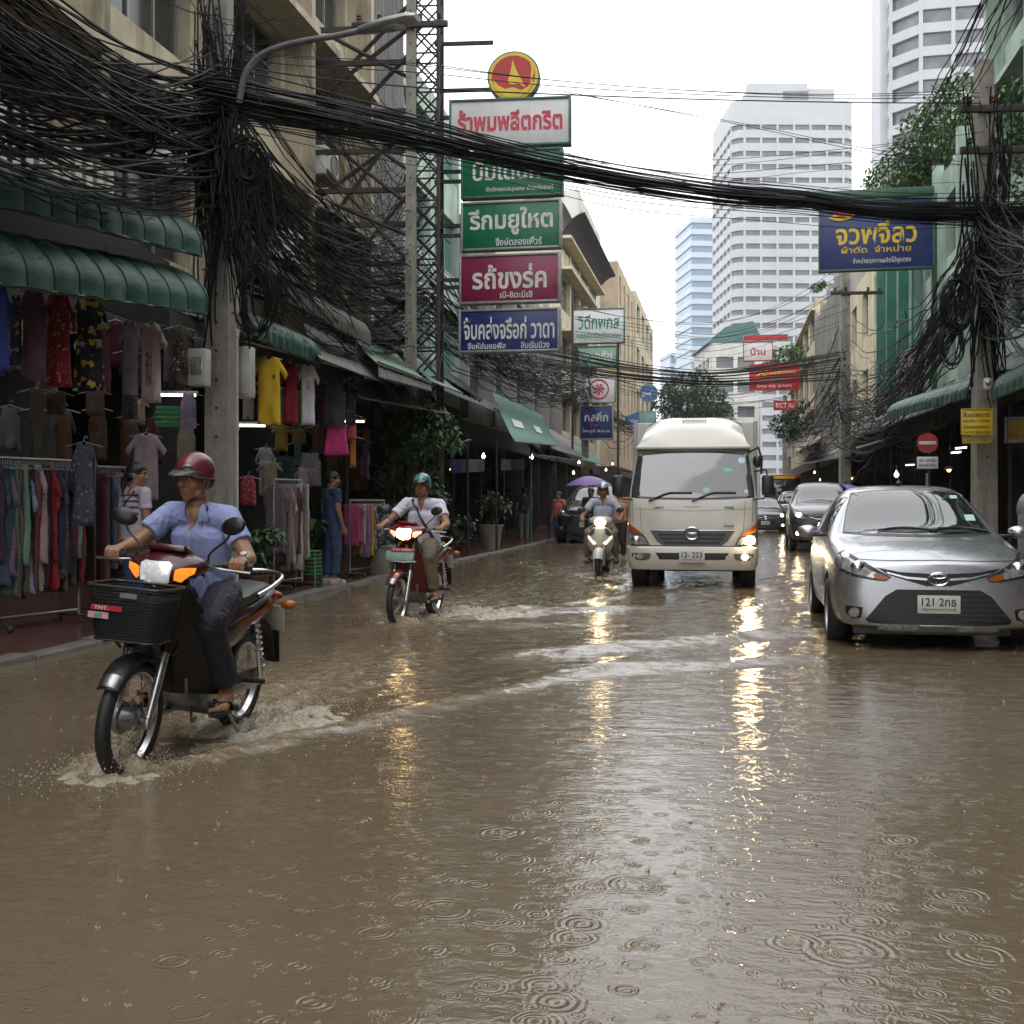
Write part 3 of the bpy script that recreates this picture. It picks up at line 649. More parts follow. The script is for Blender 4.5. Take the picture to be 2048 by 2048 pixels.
for z in (4.5, 5.3, 6.1, 6.9, 7.6, 8.4, 9.2, 10.2, 10.9): MB().box((-1.25, .1, z), (2.2, .08, .1)).build('bracket', M_RUST, o)
for z in (4.75, 5.6, 5.75, 6.65, 6.85, 7.75, 7.95, 8.6, 9.05, 9.6, 10.55): MB().box((.75, .12, z), (1.2, .07, .07)).build('sign_arm', M_RUST, o)
for k in range(7): MB().cyl((-.3 + .1 * k, 0, mz), (-.3 + .12 * k + .05, .1, mz + random.uniform(.1, .35)), .018, n=5).build('spike', M_RUST, o)

# ================================================================= SIGNS
def flat(c): return tuple(c)
M_SG = pm('sign green', (.0, .14, .062), .35, var=.25, vs=2, dirt=.5, dcol=(.02, .05, .03)); M_SM = pm('sign magenta', (.22, .008, .055), .35, var=.25, vs=2, dirt=.5, dcol=(.06, .01, .02)); M_SB = pm('sign blue', (.008, .022, .14), .35, var=.25, vs=2, dirt=.5, dcol=(.01, .015, .03))
M_SW = pm('sign white', (.6, .6, .6), .4, var=.12, vs=2, dirt=.3, dcol=(.25, .24, .22)); M_SR = pm('sign red letters', (.5, .02, .05), .4, var=.2, vs=6); M_SY = pm('sign yellow', (.68, .48, .02), .4, var=.15, vs=3)
M_SGF = pm('sign green frame', (.04, .13, .08), .5, var=.3, vs=6, dirt=.5); M_SAL = pm('sign tin frame', (.28, .28, .27), .45, .4, var=.3, vs=5, dirt=.4); M_SRED = pm('sign red', (.42, .015, .02), .4, var=.2, vs=3)
M_GLT = pm('green letters', (.02, .22, .12), .5, var=.1); M_BKL = pm('black letters', (.02, .02, .02), .5, var=0); M_SDB = pm('sign deep blue worn', (.02, .035, .16), .4, var=.35, vs=3, dirt=.5)
def sign(label, bx, d, face, frame, lines, rz=0.0, th=.22, fw=.045, cat='sign', name='shop_sign', group=None, mb_extra=None):
    x0, y0, x1, y1 = bx; c = P((x0 + x1) / 2, (y0 + y1) / 2, d); w = (x1 - x0) / FPX * d * 1.01; h = (y1 - y0) / FPX * d
    o = thing(name, label, cat, c, rz, group)
    MB().box((0, th / 2, 0), (w - .02, th, h - .02), b=.01).build('panel', face, o)
    for s in (-1, 1):
        MB().box((s * (w / 2 - fw / 2), th / 2 - .015, 0), (fw, th + .03, h), b=.006).build('frame', frame, o)
        MB().box((0, th / 2 - .014, s * (h / 2 - fw / 2)), (w - 2 * fw - .004, th + .026, fw), b=.006).build('frame', frame, o)
    for (t, cx, cy, tw, thh, m, bold) in lines:
        link('lettering', text_mesh(t, tw * w, thh * h, bold), m, o, (( cx - .5) * w, -.006, (.5 - cy) * h))
    return o, w, h
dS = 23.2
S1, w_, h_ = sign('white sign with red lettering at the top of the stack', (898, 196, 1141, 292), dS, M_SW, M_SGF, [('ร้าพมพลีตกริต', .5, .45, .86, .46, M_SR, .03)], .07)
S2, *_ = sign('green sign half hidden by the thick cable bundle', (920, 299, 1125, 394), dS, M_SG, M_SGF, [('บี้มเดินท่', .45, .42, .66, .42, M_WHITEP, .02), ('สี่งจักรองสมุนอญ นำรงรัจจนน์', .58, .83, .66, .13, M_WHITEP, .01)])
S3, *_ = sign('green sign with the biggest white lettering in the stack', (920, 401, 1122, 499), dS, M_SG, M_SAL, [('รีกมยูใหต', .5, .42, .84, .56, M_WHITEP, .025), ('จึงษ์ตลองเฟิ่วร์', .58, .83, .46, .17, M_WHITEP, .015)])
S4, *_ = sign('magenta sign with white lettering in the stack', (917, 507, 1120, 606), dS, M_SM, M_SAL, [('รถ้ขงร่ค', .5, .46, .74, .5, M_WHITEP, .025), ('เปี-ชิดะมี่เอิ', .57, .82, .32, .15, M_WHITEP, .015)])
S5, *_ = sign('wide navy blue sign at the bottom of the stack', (916, 617, 1119, 704), dS, M_SB, M_SAL, [('จิ้บคล่งจรึอก่ วาดา', .5, .44, .9, .52, M_WHITEP, .02), ('จึงหัส่มขอฟิล', .28, .84, .38, .16, M_WHITEP, .012), ('สิบเรีนบิวง', .76, .84, .28, .16, M_WHITEP, .012)])
# round emblem standing on the white sign
c = P(1027, 153, dS); o = thing('round_sign', 'round red and yellow emblem sign standing on top of the stack', 'sign', c, .07); r = 53 / FPX * dS
RX = Matrix.Rotation(pi / 2, 4, 'X')
MB().prism(ell(0, 0, r, r * .96, 40), -.2, 0.0, M=RX).build('rim', M_SGF, o); MB().prism(ell(0, 0, r * .94, r * .9, 40), 0, .015, M=RX).build('gold_ring', M_SY, o); MB().prism(ell(0, 0, r * .82, r * .78, 40), .015, .022, M=RX).build('red_disc', M_SRED, o)
def yel(poly): return MB().prism([(x * r, y * r) for x, y in poly], .022, .03, M=RX).build('emblem', M_SY, o)
yel([(-.03, .62), (.1, .25), (.28, -.1), (.46, -.45), (.2, -.28), (.05, -.32), (-.12, -.3), (-.22, -.2), (-.1, .2)])
yel([(-.78, -.1), (-.55, -.35), (-.3, -.48), (0, -.42), (.3, -.55), (.55, -.42), (.76, -.1), (.74, -.32), (.5, -.66), (.2, -.8), (-.2, -.8), (-.5, -.66), (-.74, -.36)])
yel([(.62, -.25), (.78, .05), (.75, .4), (.6, .62), (.68, .3), (.66, .0)])
# second stack down the street
dT = 48
sign('white sign with green lettering on the second stack', (1145, 617, 1249, 687), dT, M_SW, M_SGF, [('วิดีกพกส', .5, .38, .8, .42, M_GLT, .02), ('กองงอกศิลปรัชดลงน', .5, .76, .84, .17, M_GLT, .01)])
sign('small faded green sign under the white one with green lettering', (1156, 692, 1234, 735), dT, pm('sign pale green', (.22, .36, .27), .4, var=.2), M_SGF, [('กากรัช', .5, .45, .75, .5, M_WHITEP, .02)])
o, w_, h_ = sign('white sign with a round red emblem on the second stack', (1153, 753, 1231, 806), dT, M_SW, M_SAL, [])
MB().lathe([(.36, 0), (.41, 0), (.41, .012), (.36, .012)], 28, close=True, M=RX).build('emblem_ring', M_SRED, o, loc=(.12, -.01, .02))
for k in range(7):
    a = k * .9; MB().prism([(0, 0), (.26 * cos(a), .26 * sin(a)), (.16 * cos(a + .5), .2 * sin(a + .5))], 0, .012, M=RX).build('emblem', M_SRED, o, loc=(.12, -.01, .02))
sign('small square blue sign at the foot of the second stack', (1159, 811, 1226, 879), dT, M_SB, M_SAL, [('กสศึ่ก', .5, .33, .7, .28, M_WHITEP, .02), ('พัพ', .4, .56, .3, .1, M_SR, .0), ('ไพณูธ์ พ.บ.ม.', .5, .75, .85, .13, M_WHITEP, .01)])
for (X0, y0, y1) in ((1145, 600, 930), (1236, 690, 930)):
    p0 = P(X0, y0, dT + .2); MB()
    tag(MB().box((0, 0, -2.9), (.09, .09, 6.4)).build('sign_post', M_RUST, loc=p0), 'iron post at the %s edge of the second sign stack' % ('pavement' if X0 < 1200 else 'road'), 'post')
# round blue sign and its neighbour
c = P(1297, 786, 70); o = thing('round_sign', 'round blue sign with a white bird over the far pavement', 'sign', c); r = .56
MB().prism(ell(0, 0, r, r, 32), -.15, 0, M=RX).build('rim', M_SAL, o); MB().prism(ell(0, 0, r * .9, r * .9, 32), 0, .012, M=RX).build('disc', pm('sign sky blue', (.05, .16, .34), .4), o)
for poly in ([(-.35, .05), (0, -.02), (.35, .3), (.1, .0), (.2, -.3), (-.05, -.12), (-.4, -.25)],): MB().prism(poly, .012, .02, M=RX).build('emblem', M_WHITEP, o)
sign('pale turquoise panel under the round bird sign', (1279, 822, 1312, 848), 70, pm('sign pale turquoise', (.2, .36, .34), .4), M_SAL, [])
o = thing('oval_sign', 'blue cloud shaped sign left of the turquoise panel', 'sign', P(1267, 836, 72)); MB().prism([(-.55, -.25), (-.3, -.42), (0, -.38), (.35, -.42), (.5, -.2), (.42, .1), (.3, .42), (.05, .3), (-.2, .2), (-.5, .12)], -.15, 0, M=RX).build('panel', pm('sign sky blue', (.05, .16, .34)), o); link('lettering', text_mesh('อร่อย', .6, .2, .02), M_WHITEP, o, (0, -.01, -.15))
# signs over the car lane
S9, w_, h_ = sign('blue hanging sign with gold lettering over the car lane', (1642, 398, 1862, 540), 31, M_SDB, M_SGF, [('จวพจี่ลว', .5, .46, .7, .34, M_SY, .02), ('สามใหม่วัสดุผล', .55, .16, .55, .12, M_SGF, .02), ('ผ้าตัด  จำหน่าย', .5, .7, .6, .1, M_SY, .01), ('จำหน่ายทุกทางผลิตไม้พูดตรง', .55, .87, .5, .1, M_WHITEP, .01)], -.03)
MB().prism(ell(-w_ * .28, h_ * .38, .26, .26, 24), .004, .02, M=RX).build('emblem_disc', M_SRED, S9)
MB().prism([(x * .26 - w_ * .28, y * .26 + h_ * .33) for x, y in ((-1.6, -.5), (-.9, -.2), (-.2, -.55), (.5, -.35), (1.3, -.1), (.5, -.75), (-.6, -.85))], .004, .024, M=RX).build('emblem_swirl', M_SY, S9)
MB().box((0, .1, h_ / 2 + .16), (w_, .2, .22), b=.01).build('canopy', M_SGF, S9)
p0 = P(1868, 470, 31.2); tag(MB().box((0, 0, -2.0), (.14, .14, 6.2), b=.01).build('sign_post', M_SGF, loc=p0), 'green iron post holding the blue hanging sign', 'post')
sign('white sign with a red badge above the red sign', (1487, 683, 1545, 722), 62, M_SW, M_SRED, [('บ้าน', .5, .5, .5, .4, M_SRED, .02)])
o, w_, h_ = sign('wide red banner sign with a gold roof mark', (1500, 728, 1597, 780), 60, M_SRED, M_SRED, [('ร้านอาหารไทย', .62, .3, .6, .2, M_SY, .01), ('เปิดทุกวัน', .5, .62, .5, .18, M_GLT, .02), ('โทร 02 2345', .5, .84, .7, .1, M_WHITEP, .01)])
MB().prism([(-.9, .05), (-.65, .3), (-.4, .05), (-.48, .05), (-.65, .2), (-.82, .05)], .004, .015, M=RX).build('emblem', M_SY, o)
sign('small red sign low over the car lane', (1548, 801, 1592, 820), 58, M_SRED, M_SRED, [('BICT กม', .5, .5, .8, .5, M_WHITEP, .01)])
sign('red edged panel behind the far cables', (1488, 669, 1575, 682), 64, M_SRED, M_SAL, [])
# yellow notice and no entry sign
sign('yellow notice board fixed to the near pole behind the silver car', (1924, 817, 1983, 870), 19.6, M_SY, pm('sign yellow edge', (.6, .42, .02), .4), [('สี่แยกไฟจราจร', .5, .22, .84, .2, M_BKL, .01), ('พระราม 1 ทางลัด', .5, .45, .84, .14, M_BKL, .0), ('ห้ามจอดรถตลอดวัน', .5, .68, .8, .14, M_BKL, .0), ('เวลา 07.00-22.00', .5, .9, .84, .12, M_BKL, .0)], th=.03, fw=.012)
sign('small dull yellow plate under the yellow notice', (1926, 872, 1982, 887), 19.6, pm('dull yellow', (.4, .3, .05), .5), pm('dull yellow', (.4, .3, .05)), [('โทร 1197', .5, .5, .7, .4, M_BKL, 0)], th=.03, fw=.01)
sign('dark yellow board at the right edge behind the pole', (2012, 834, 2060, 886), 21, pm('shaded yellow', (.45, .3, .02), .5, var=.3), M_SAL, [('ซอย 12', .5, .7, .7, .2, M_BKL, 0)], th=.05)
c = P(1855, 886, 21.5); o = thing('no_entry_sign', 'round red no entry sign with a white bar on a post', 'sign', (c.x, c.y, 0))
MB().cyl((0, .03, 0), (0, .03, c.z - .55), .03, n=10).build('post', M_STEEL, o); MB().prism(ell(0, 0, .185, .185, 32), 0, .02, M=Matrix.Translation((0, 0, c.z)) @ RX).build('disc', pm('sign red worn', (.30, .02, .02), .4, var=.3, vs=5), o); MB().box((0, -.026, c.z), (.3, .01, .06), b=.004).build('bar', M_WHITEP, o)
MB().box((0, 0, c.z - .36), (.37, .02, .22), b=.01).build('plate', M_SW, o)
for i, t in enumerate(('เข้า ยกเว้น', 'รถเมล์ 6-9น.')): link('lettering', text_mesh(t, .3, .055, .01), M_BKL, o, (0, -.014, c.z - .31 - i * .09))
c = P(1975, 768, 19.5); o = thing('meter_box', 'small round topped meter on the pole above the yellow notice', 'meter', c); MB().box((0, 0, 0), (.12, .1, .2), b=.03).build('case', M_PVC, o); MB().sph((0, -.04, .02), (.05, .05, .06), 12, 8).build('dial', M_LENS, o)

# ================================================================= AWNINGS
M_AWG = pm('green awning canvas', (.009, .060, .042), .42, var=.25, vs=4, bump=.5, bs=24, stretch=(1, 1, 5), dirt=.35, dcol=(.012, .03, .025))
M_AWGREY = pm('grey awning sheet', (.13, .12, .105), .5, var=.35, vs=5, bump=.3, dirt=.5); M_AWTEAL = pm('teal tarp', (.014, .13, .095), .45, var=.25, vs=3, dirt=.3); M_AWPALE = pm('pale green sheet', (.22, .36, .24), .45, var=.3, vs=5, dirt=.4)
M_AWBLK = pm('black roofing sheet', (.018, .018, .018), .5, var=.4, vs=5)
def drum_awning(label, a, b, h, w, mat, side=-1, drop_=.12, pitch=.33):
    """A long quarter-round ribbed canvas awning; a and b are the ends of its lower outer edge."""
    a, b = Vector(a), Vector(b); L = (b - a).length; o = thing('awning', label, 'awning', a, 0); t = (b - a) / L; out = Vector((t.y, -t.x, 0)).normalized()
    if out.x * side > 0: out = -out
    nr = max(4, int(L / pitch)); K = nr * 6; rows = []
    for i in range(K + 1):
        s = i / K; ph = (s * nr) % 1; bul = .035 * sin(pi * ph) ** .7; sg = .018 * mnoise.noise(Vector((s * L * 1.7, 3, label.__len__())))
        col = []
        for k in range(41):
            u = k / 40
            if u < .18: q = Vector((0, 0, drop_ * u / .18)); nn = out
            else:
                v = (u - .18) / .82 * pi / 2; q = -out * (w * (1 - cos(v))) + Vector((0, 0, drop_ + h * sin(v))); nn = (out * cos(v) + Vector((0, 0, sin(v)))).normalized()
            flut = (.007 * sin(u * 130 + 2 * mnoise.noise(Vector((s * L * 2, 1, 2)))) * (.25 + .75 * sin(pi * ph)) if .3 < u < .8 else 0) + .03 * mnoise.noise(Vector((s * L * 3.5, u * 2, 7))) * (1 - u) * (1 - u)
            col.append(t * L * s + q + nn * (bul + flut) + Vector((0, 0, sg * (1 - u))))
        rows.append(col)
    mb = MB(); mb.sheet(rows); mb.sheet([[p - (Vector((0, 0, .012)) + out * .012) for p in r][::-1] for r in rows]); mb.build('canvas', mat, o, ang=60)
    for i in range(nr + 1):
        r = rows[min(K, i * 6)]; MB().tube([p + (out * .006 + Vector((0, 0, .006))) for p in r], .013, 5).build('rib', mat, o)
    MB().cyl(rows[0][0], rows[-1][0], .018, n=6).build('edge_tube', M_DARKMET, o)
    for s in (.12, .5, .88):
        p = t * L * s; MB().cyl(p + Vector((0, 0, drop_)), p - out * (w + .9) + Vector((0, 0, h + drop_ + .1)), .016, n=6).build('support_arm', M_DARKMET, o)
    return o
def ends(x0, y0, d0, x1, y1, d1): return P(x0, y0, d0), P(x1, y1, d1)
a, b = ends(-70, 395, 9.1, 402, 512, 12.4); drum_awning('upper of the two long green drum awnings over the clothes stall', a, b, .40, .8, M_AWG)
o = thing('awning_gap_shade', 'black sheet added for the shade between the two long green awnings', 'sheet', P(160, 480, 11.6)); MB().box((-.55, -.6, .12), (.04, 9.0, .95), rot=(0, 0, .1)).build('sheet', M_AWBLK, o)  # added black sheet stands in for the dark interior behind the awnings
a, b = ends(-70, 558, 9.0, 413, 628, 12.35); drum_awning('lower of the two long green drum awnings over the clothes stall', a, b, .42, .75, M_AWG)
a, b = ends(575, 604, 16.1, 739, 690, 19.9); drum_awning('dusty grey ribbed drum awning past the near pole', a, b, .38, .55, M_AWGREY, pitch=.16)
a, b = ends(486, 668, 14.1, 640, 728, 16.6); drum_awning('short green drum awning above the yellow shirt', a, b, .28, .45, M_AWG, pitch=.2)
a, b = ends(1775, 838, 27.5, 1935, 795, 20.6); drum_awning('green drum awning over the lit shop on the car side', a, b, .35, .8, M_AWG, side=1)
a, b = ends(1985, 800, 19.4, 2120, 745, 16); drum_awning('dark green awning at the right edge above the pole boxes', a, b, .45, .8, M_AWG, side=1)
def sheet_awning(label, cs, mat, n=20, corr=.02, freq=10, sag=.06, scal=.0, name='awning', ctn=1, th=.012):
    """Sheet stretched between an upper edge cs[0]-cs[1] and a lower edge cs[3]-cs[2]."""
    cs = [Vector(c) for c in cs]; o = thing(name, label, 'awning', cs[0]); rows = []
    for i in range(n + 1):
        u = i / n; col = []
        for k in range(7):
            v = k / 6; p = cs[0].lerp(cs[1], u).lerp(cs[3].lerp(cs[2], u), v); z = corr * sin(u * freq * 2 * pi) - sag * 4 * v * (1 - v) - scal * v ** 3 * (.5 + .5 * sin(u * freq * pi * 2)) + .02 * mnoise.noise(Vector((u * 5, v * 3, len(label))))
            col.append(p + Vector((0, 0, z)) - cs[0])
        rows.append(col)
    MB().sheet(rows, th=th).build('sheet', mat, o, ang=70)
    MB().cyl(rows[0][-1], rows[-1][-1], .014, n=5).build('edge_tube', M_DARKMET, o); MB().cyl(rows[0][0], rows[-1][0], .02, n=5).build('edge_tube', M_DARKMET, o)
    return o, rows
def q4(up0, up1, lo1, lo0): return [PX(*up0), PX(*up1), PX(*lo1), PX(*lo0)]
sheet_awning('grey worn tarp awning left of the pale green sheet', q4((606, 645, -7.0), (742, 708, -7.0), (765, 760, -5.35), (640, 712, -5.35)), M_AWGREY, corr=.02, freq=9, scal=.08)
sheet_awning('pale green ribbed sheet awning over the plant stall', q4((708, 672, -7.0), (792, 706, -7.0), (864, 764, -5.3), (758, 726, -5.3)), M_AWPALE, corr=.012, freq=14, scal=.05)
sheet_awning('teal sheet awning right of the pale green one', q4((800, 695, -7.0), (868, 736, -7.0), (926, 784, -5.3), (866, 762, -5.3)), M_AWTEAL, corr=.012, freq=12, scal=.05)
sheet_awning('lower grey corrugated awning above the climbing plant', q4((688, 745, -6.2), (880, 790, -6.2), (900, 826, -5.5), (720, 792, -5.5)), M_AWGREY, n=60, corr=.03, freq=18, scal=.05)
sheet_awning('brown corrugated skirt below the pale green sheet', q4((756, 724, -5.35), (862, 764, -5.35), (863, 782, -5.25), (758, 754, -5.25)), M_AWGREY, n=60, corr=.02, freq=18, sag=0)
o, rows = sheet_awning('steep green tarp awning with two white labels', q4((984, 782, -7.0), (1085, 830, -7.0), (1116, 890, -5.2), (1030, 882, -5.2)), M_AWTEAL, corr=.0, freq=9, scal=.03, sag=.1)
for i0, i1 in ((3, 8), (12, 16)):
    f = [[rows[i][k] + Vector((0, -.02, .035)) for k in (3, 4)] for i in range(i0, i1)]; MB().sheet(f, th=.006).build('label', M_WHITEP, o)
o, rows = sheet_awning('long black corrugated roof edge under the lattice mast', q4((520, 505, -8.5), (935, 770, -8.5), (965, 800, -6.9), (560, 558, -6.9)), M_AWBLK, n=160, corr=.035, freq=46, sag=0, name='lean_to_roof')
sheet_awning('dark lean-to roof right of the teal sheet', q4((850, 735, -8.4), (1060, 845, -8.4), (1085, 862, -6.3), (880, 778, -6.3)), M_AWBLK, n=80, corr=.03, freq=24, sag=0, name='lean_to_roof')
sheet_awning('dark awning beyond the steep green tarp', q4((1085, 850, -7.4), (1150, 885, -7.4), (1165, 915, -5.3), (1100, 895, -5.3)), M_AWGREY, corr=.02, freq=12, scal=.04)
sheet_awning('far green awning before the second sign stack', q4((1140, 880, -7.4), (1185, 905, -7.4), (1210, 928, -5.2), (1160, 918, -5.2)), M_AWTEAL, corr=.02, freq=12, scal=.04)
sheet_awning('blue tarp over the far stall lights', q4((1040, 868, -7.4), (1110, 890, -7.4), (1150, 918, -5.3), (1075, 908, -5.3)), pm('blue tarp', (.02, .025, .09), .45), corr=.0, freq=5, scal=.06)
sheet_awning('low dusty grey awning left of the no entry sign', q4((1715, 870, 6.2), (1768, 862, 6.2), (1770, 880, 4.4), (1712, 898, 4.4)), M_AWPALE, corr=.0, freq=5, sag=.05)
sheet_awning('dark awning between the far pole and the dusty one', q4((1620, 905, 6.2), (1700, 890, 6.2), (1700, 912, 4.3), (1600, 930, 4.3)), M_AWBLK, corr=.02, freq=10)
sheet_awning('white edged awning under the green strips far along', q4((1590, 888, 6.2), (1640, 868, 6.2), (1642, 880, 4.3), (1592, 905, 4.3)), M_AWGREY, corr=.0, freq=5)
sheet_awning('long black lean-to roof above the car side shops', q4((1690, 862, 6.3), (2060, 690, 6.3), (2060, 745, 4.6), (1690, 885, 4.6)), M_AWBLK, n=80, corr=.03, freq=24, sag=0, name='lean_to_roof')
for i, px in enumerate((880, 935, 993, 1062, 1098)):
    c = PX(px, 1080, -5.62); tag(MB().cyl((0, 0, 0), (0, 0, 2.75 if i < 4 else 2.9), .03, n=8).build('awning_post', M_TEALP if i == 3 else M_DARKMET, loc=(c.x, c.y, .03)), 'thin iron awning post on the kerb side, %s beyond the climbing shrub' % ordinal(i), 'post', 'awning posts along the kerb')
for i, (px, col) in enumerate(((912, (.05, .05, .2)), (925, (.14, .05, .12)), (942, (.15, .2, .2)), (958, (.1, .12, .2)), (1012, (.2, .28, .33)), (1028, (.08, .05, .2)), (1041, (.3, .12, .14)))):
    c = PX(px, 918, -6.0); o = thing('hanging_poster', 'small printed sheet pegged under the awning, %s from the shrub' % ordinal(i), 'poster', c, .15, 'printed sheets under the awnings'); MB().box((0, 0, -.16), (.26, .01, .30)).build('sheet', pm('poster %d' % i, col, .5, var=.7, vs=14), o); MB().cyl((-.1, 0, -.02), (-.1, 0, .3), .003, n=4).build('string', M_BLACK, o)
# shop banner on the car side
o, w_, h_ = sign('long faded shop banner high on the pale green front', (1780, 700, 1850, 790), 36, pm('faded banner', (.2, .18, .17), .5, var=.4, vs=2, dirt=.5), M_SAL, [('ผ้าไทย', .5, .5, .7, .5, pm('faded violet letters', (.06, .05, .13), .5), .02)], rz=-pi / 2 + .25)
# ================================================================= CABLES
_rc = random.Random(11)
def strands(label, n, fa, fb, sag, r=(.005, .011), cat='cable bundle', mid=None, wob=.02, k=14):
    """n cables from random points of fa() to fb(); each cable is one part."""
    o = thing('cable_bundle', label, cat, (0, 0, 0))
    for i in range(n):
        a, b = Vector(fa()), Vector(fb()); s = sag * _rc.uniform(.6, 1.4); L = (b - a).length; pts = []; ph = _rc.uniform(0, 9); ax = Vector((_rc.uniform(-1, 1), _rc.uniform(-1, 1), _rc.uniform(-1, 1)))
        for j in range(k + 1):
            t = j / k; p = a.lerp(b, t); p.z -= s * 4 * t * (1 - t)
            p += wob * Vector((mnoise.noise(Vector((t * L * .6, ph, 0))), mnoise.noise(Vector((t * L * .6, ph, 5))), mnoise.noise(Vector((t * L * .6, ph, 9)))))
            pts.append(p)
        MB().tube(pts, _rc.uniform(*r), 4).build('cable', M_CABLE, o)
    return o
def around(p, *s): return lambda: Vector(p) + Vector((_rc.gauss(0, s[0]), _rc.gauss(0, s[1]), _rc.gauss(0, s[2])))
def pathset(label, n, ctrl, spread, r=(.006, .013), m=5):
    """A tied bundle following control points (px, py, depth, half-spread in metres)."""
    o = thing('cable_bundle', label, 'cable bundle', (0, 0, 0))
    for i in range(n):
        a = _rc.gauss(0, .45); b = _rc.gauss(0, .5); pts = []
        for (px, py, d, sp) in ctrl:
            a += _rc.gauss(0, .12); b += _rc.gauss(0, .12)
            p = P(px, py, d); pts.append(p + Vector((0, a * sp, b * sp)))
        MB().tube(catmull(pts, m), _rc.uniform(*r), 4).build('cable', M_CABLE, o)
    return o
pathset('thick black cable bundle sweeping across the street in front of the signs', 50, [(395, 190, 13.2, .28), (500, 205, 13.6, .25), (700, 246, 14.5, .22), (862, 280, 15.2, .18), (1007, 314, 15.9, .15), (1200, 352, 16.8, .13), (1435, 388, 17.9, .13), (1600, 402, 18.7, .13), (1754, 422, 19.3, .13), (1960, 428, 20, .16), (2120, 428, 20.6, .2)], 1)
pathset('loose cables hanging just below the thick crossing bundle', 7, [(420, 235, 13.4, .2), (700, 290, 14.5, .25), (1007, 350, 15.9, .3), (1250, 400, 17, .25), (1500, 425, 18.2, .2), (1754, 440, 19.3, .25), (1960, 440, 20, .2)], 1, r=(.005, .008))
pathset('thin cables running just above the thick crossing bundle', 5, [(430, 170, 13.4, .15), (700, 215, 14.5, .2), (1007, 285, 15.9, .2), (1250, 340, 17, .2), (1500, 372, 18.2, .2), (1754, 400, 19.3, .2), (1960, 405, 20, .2)], 1, r=(.004, .006))
pathset('pair of wires crossing high before the round emblem', 4, [(440, 100, 14, .1), (560, 125, 14.5, .12), (840, 145, 15.5, .15), (1100, 170, 16.5, .1), (1400, 188, 17.7, .06), (1700, 195, 19, .06), (1960, 190, 20, .1)], 1, r=(.006, .01))
pathset('two slanting wires over the white tower', 2, [(1080, 172, 17, .1), (1300, 212, 18, .1), (1500, 250, 18.8, .1), (1760, 302, 19.6, .1), (2100, 345, 20.6, .1)], 1, r=(.005, .007))
pathset('taut wires from the lattice mast to the car side pole', 5, [(880, 310, 25, .2), (1180, 335, 23, .25), (1400, 365, 22, .4), (1650, 345, 21, .35), (1960, 330, 20.3, .5)], 1, r=(.004, .006))
pathset('dark cable bundle crossing the street beyond the sign stacks', 26, [(960, 690, 40, .5), (1080, 712, 43, .45), (1250, 742, 45, .35), (1420, 756, 46, .3), (1560, 745, 46, .4), (1690, 730, 43.5, .5)], 1, r=(.01, .018))
pathset('thin wires strung across the street over the tree', 9, [(1150, 650, 47, .8), (1260, 668, 47, .7), (1420, 690, 47, .9), (1560, 660, 46, 1.0), (1690, 610, 43.5, 1.4)], 1, r=(.007, .011))
pathset('lower wires strung across the street over the truck', 8, [(1190, 760, 56, .8), (1320, 790, 56, .5), (1450, 800, 56, .7), (1600, 780, 56, .8)], 1, r=(.009, .013))
strands('broad fan of cables running from the near pole over the clothes stall', 95, lambda: P(_rc.uniform(395, 450), _rc.gauss(240, 60), 13.5), lambda: P(-90, _rc.uniform(-30, 330), _rc.uniform(7.6, 8.6)), .18, r=(.006, .013), wob=.05)
strands('steep cables rising from the near pole to the upper corner', 34, lambda: P(_rc.uniform(400, 445), _rc.uniform(150, 330), 13.5), lambda: P(-60, _rc.uniform(-150, 70), _rc.uniform(7.2, 8.5)), .12, r=(.007, .013), wob=.05)
strands('lower cables drooping from the near pole toward the upper awning', 26, lambda: P(_rc.uniform(405, 440), _rc.uniform(300, 440), 13.5), lambda: P(-60, _rc.uniform(220, 330), _rc.uniform(7.8, 8.8)), .25, r=(.005, .009), wob=.08)
strands('tangled cables running from the near pole to the lattice mast', 90, lambda: P(_rc.uniform(440, 500), _rc.gauss(330, 90), 13.7), lambda: P(_rc.uniform(810, 860), _rc.gauss(575, 55), 25.5), .55, r=(.007, .014), wob=.13, k=18)
strands('slack cables sagging low behind the awnings before the mast', 45, lambda: P(_rc.uniform(450, 500), _rc.gauss(430, 80), 13.8), lambda: P(_rc.uniform(800, 860), _rc.gauss(630, 40), 25.3), .9, r=(.006, .011), wob=.2, k=18)
strands('cables running on from the mast along the pavement roofs', 70, lambda: P(_rc.uniform(815, 870), _rc.gauss(590, 45), 25.6), lambda: P(_rc.uniform(1150, 1180), _rc.gauss(770, 25), 47), .8, r=(.008, .016), wob=.25, k=16)
strands('cables fading down the far pavement beyond the second stack', 40, lambda: P(_rc.uniform(1160, 1180), _rc.gauss(770, 25), 47), lambda: P(_rc.uniform(1270, 1290), _rc.gauss(850, 14), 85), .8, r=(.012, .022), wob=.2)
strands('short cables slung between mast and grey corrugated front', 40, lambda: P(_rc.uniform(800, 870), _rc.uniform(240, 640), 25.8), lambda: PX(_rc.uniform(640, 760), _rc.uniform(140, 560), -8.3), .5, r=(.006, .012), wob=.12)
strands('bundle of cables clinging upright to the near pole', 46, lambda: P(_rc.choice((_rc.uniform(392, 424), _rc.uniform(462, 500))), _rc.uniform(-40, 130), 13.5), lambda: P(_rc.choice((_rc.uniform(398, 424), _rc.uniform(468, 505))), _rc.uniform(430, 700), 13.4), .0, r=(.007, .014), wob=.15, k=20)
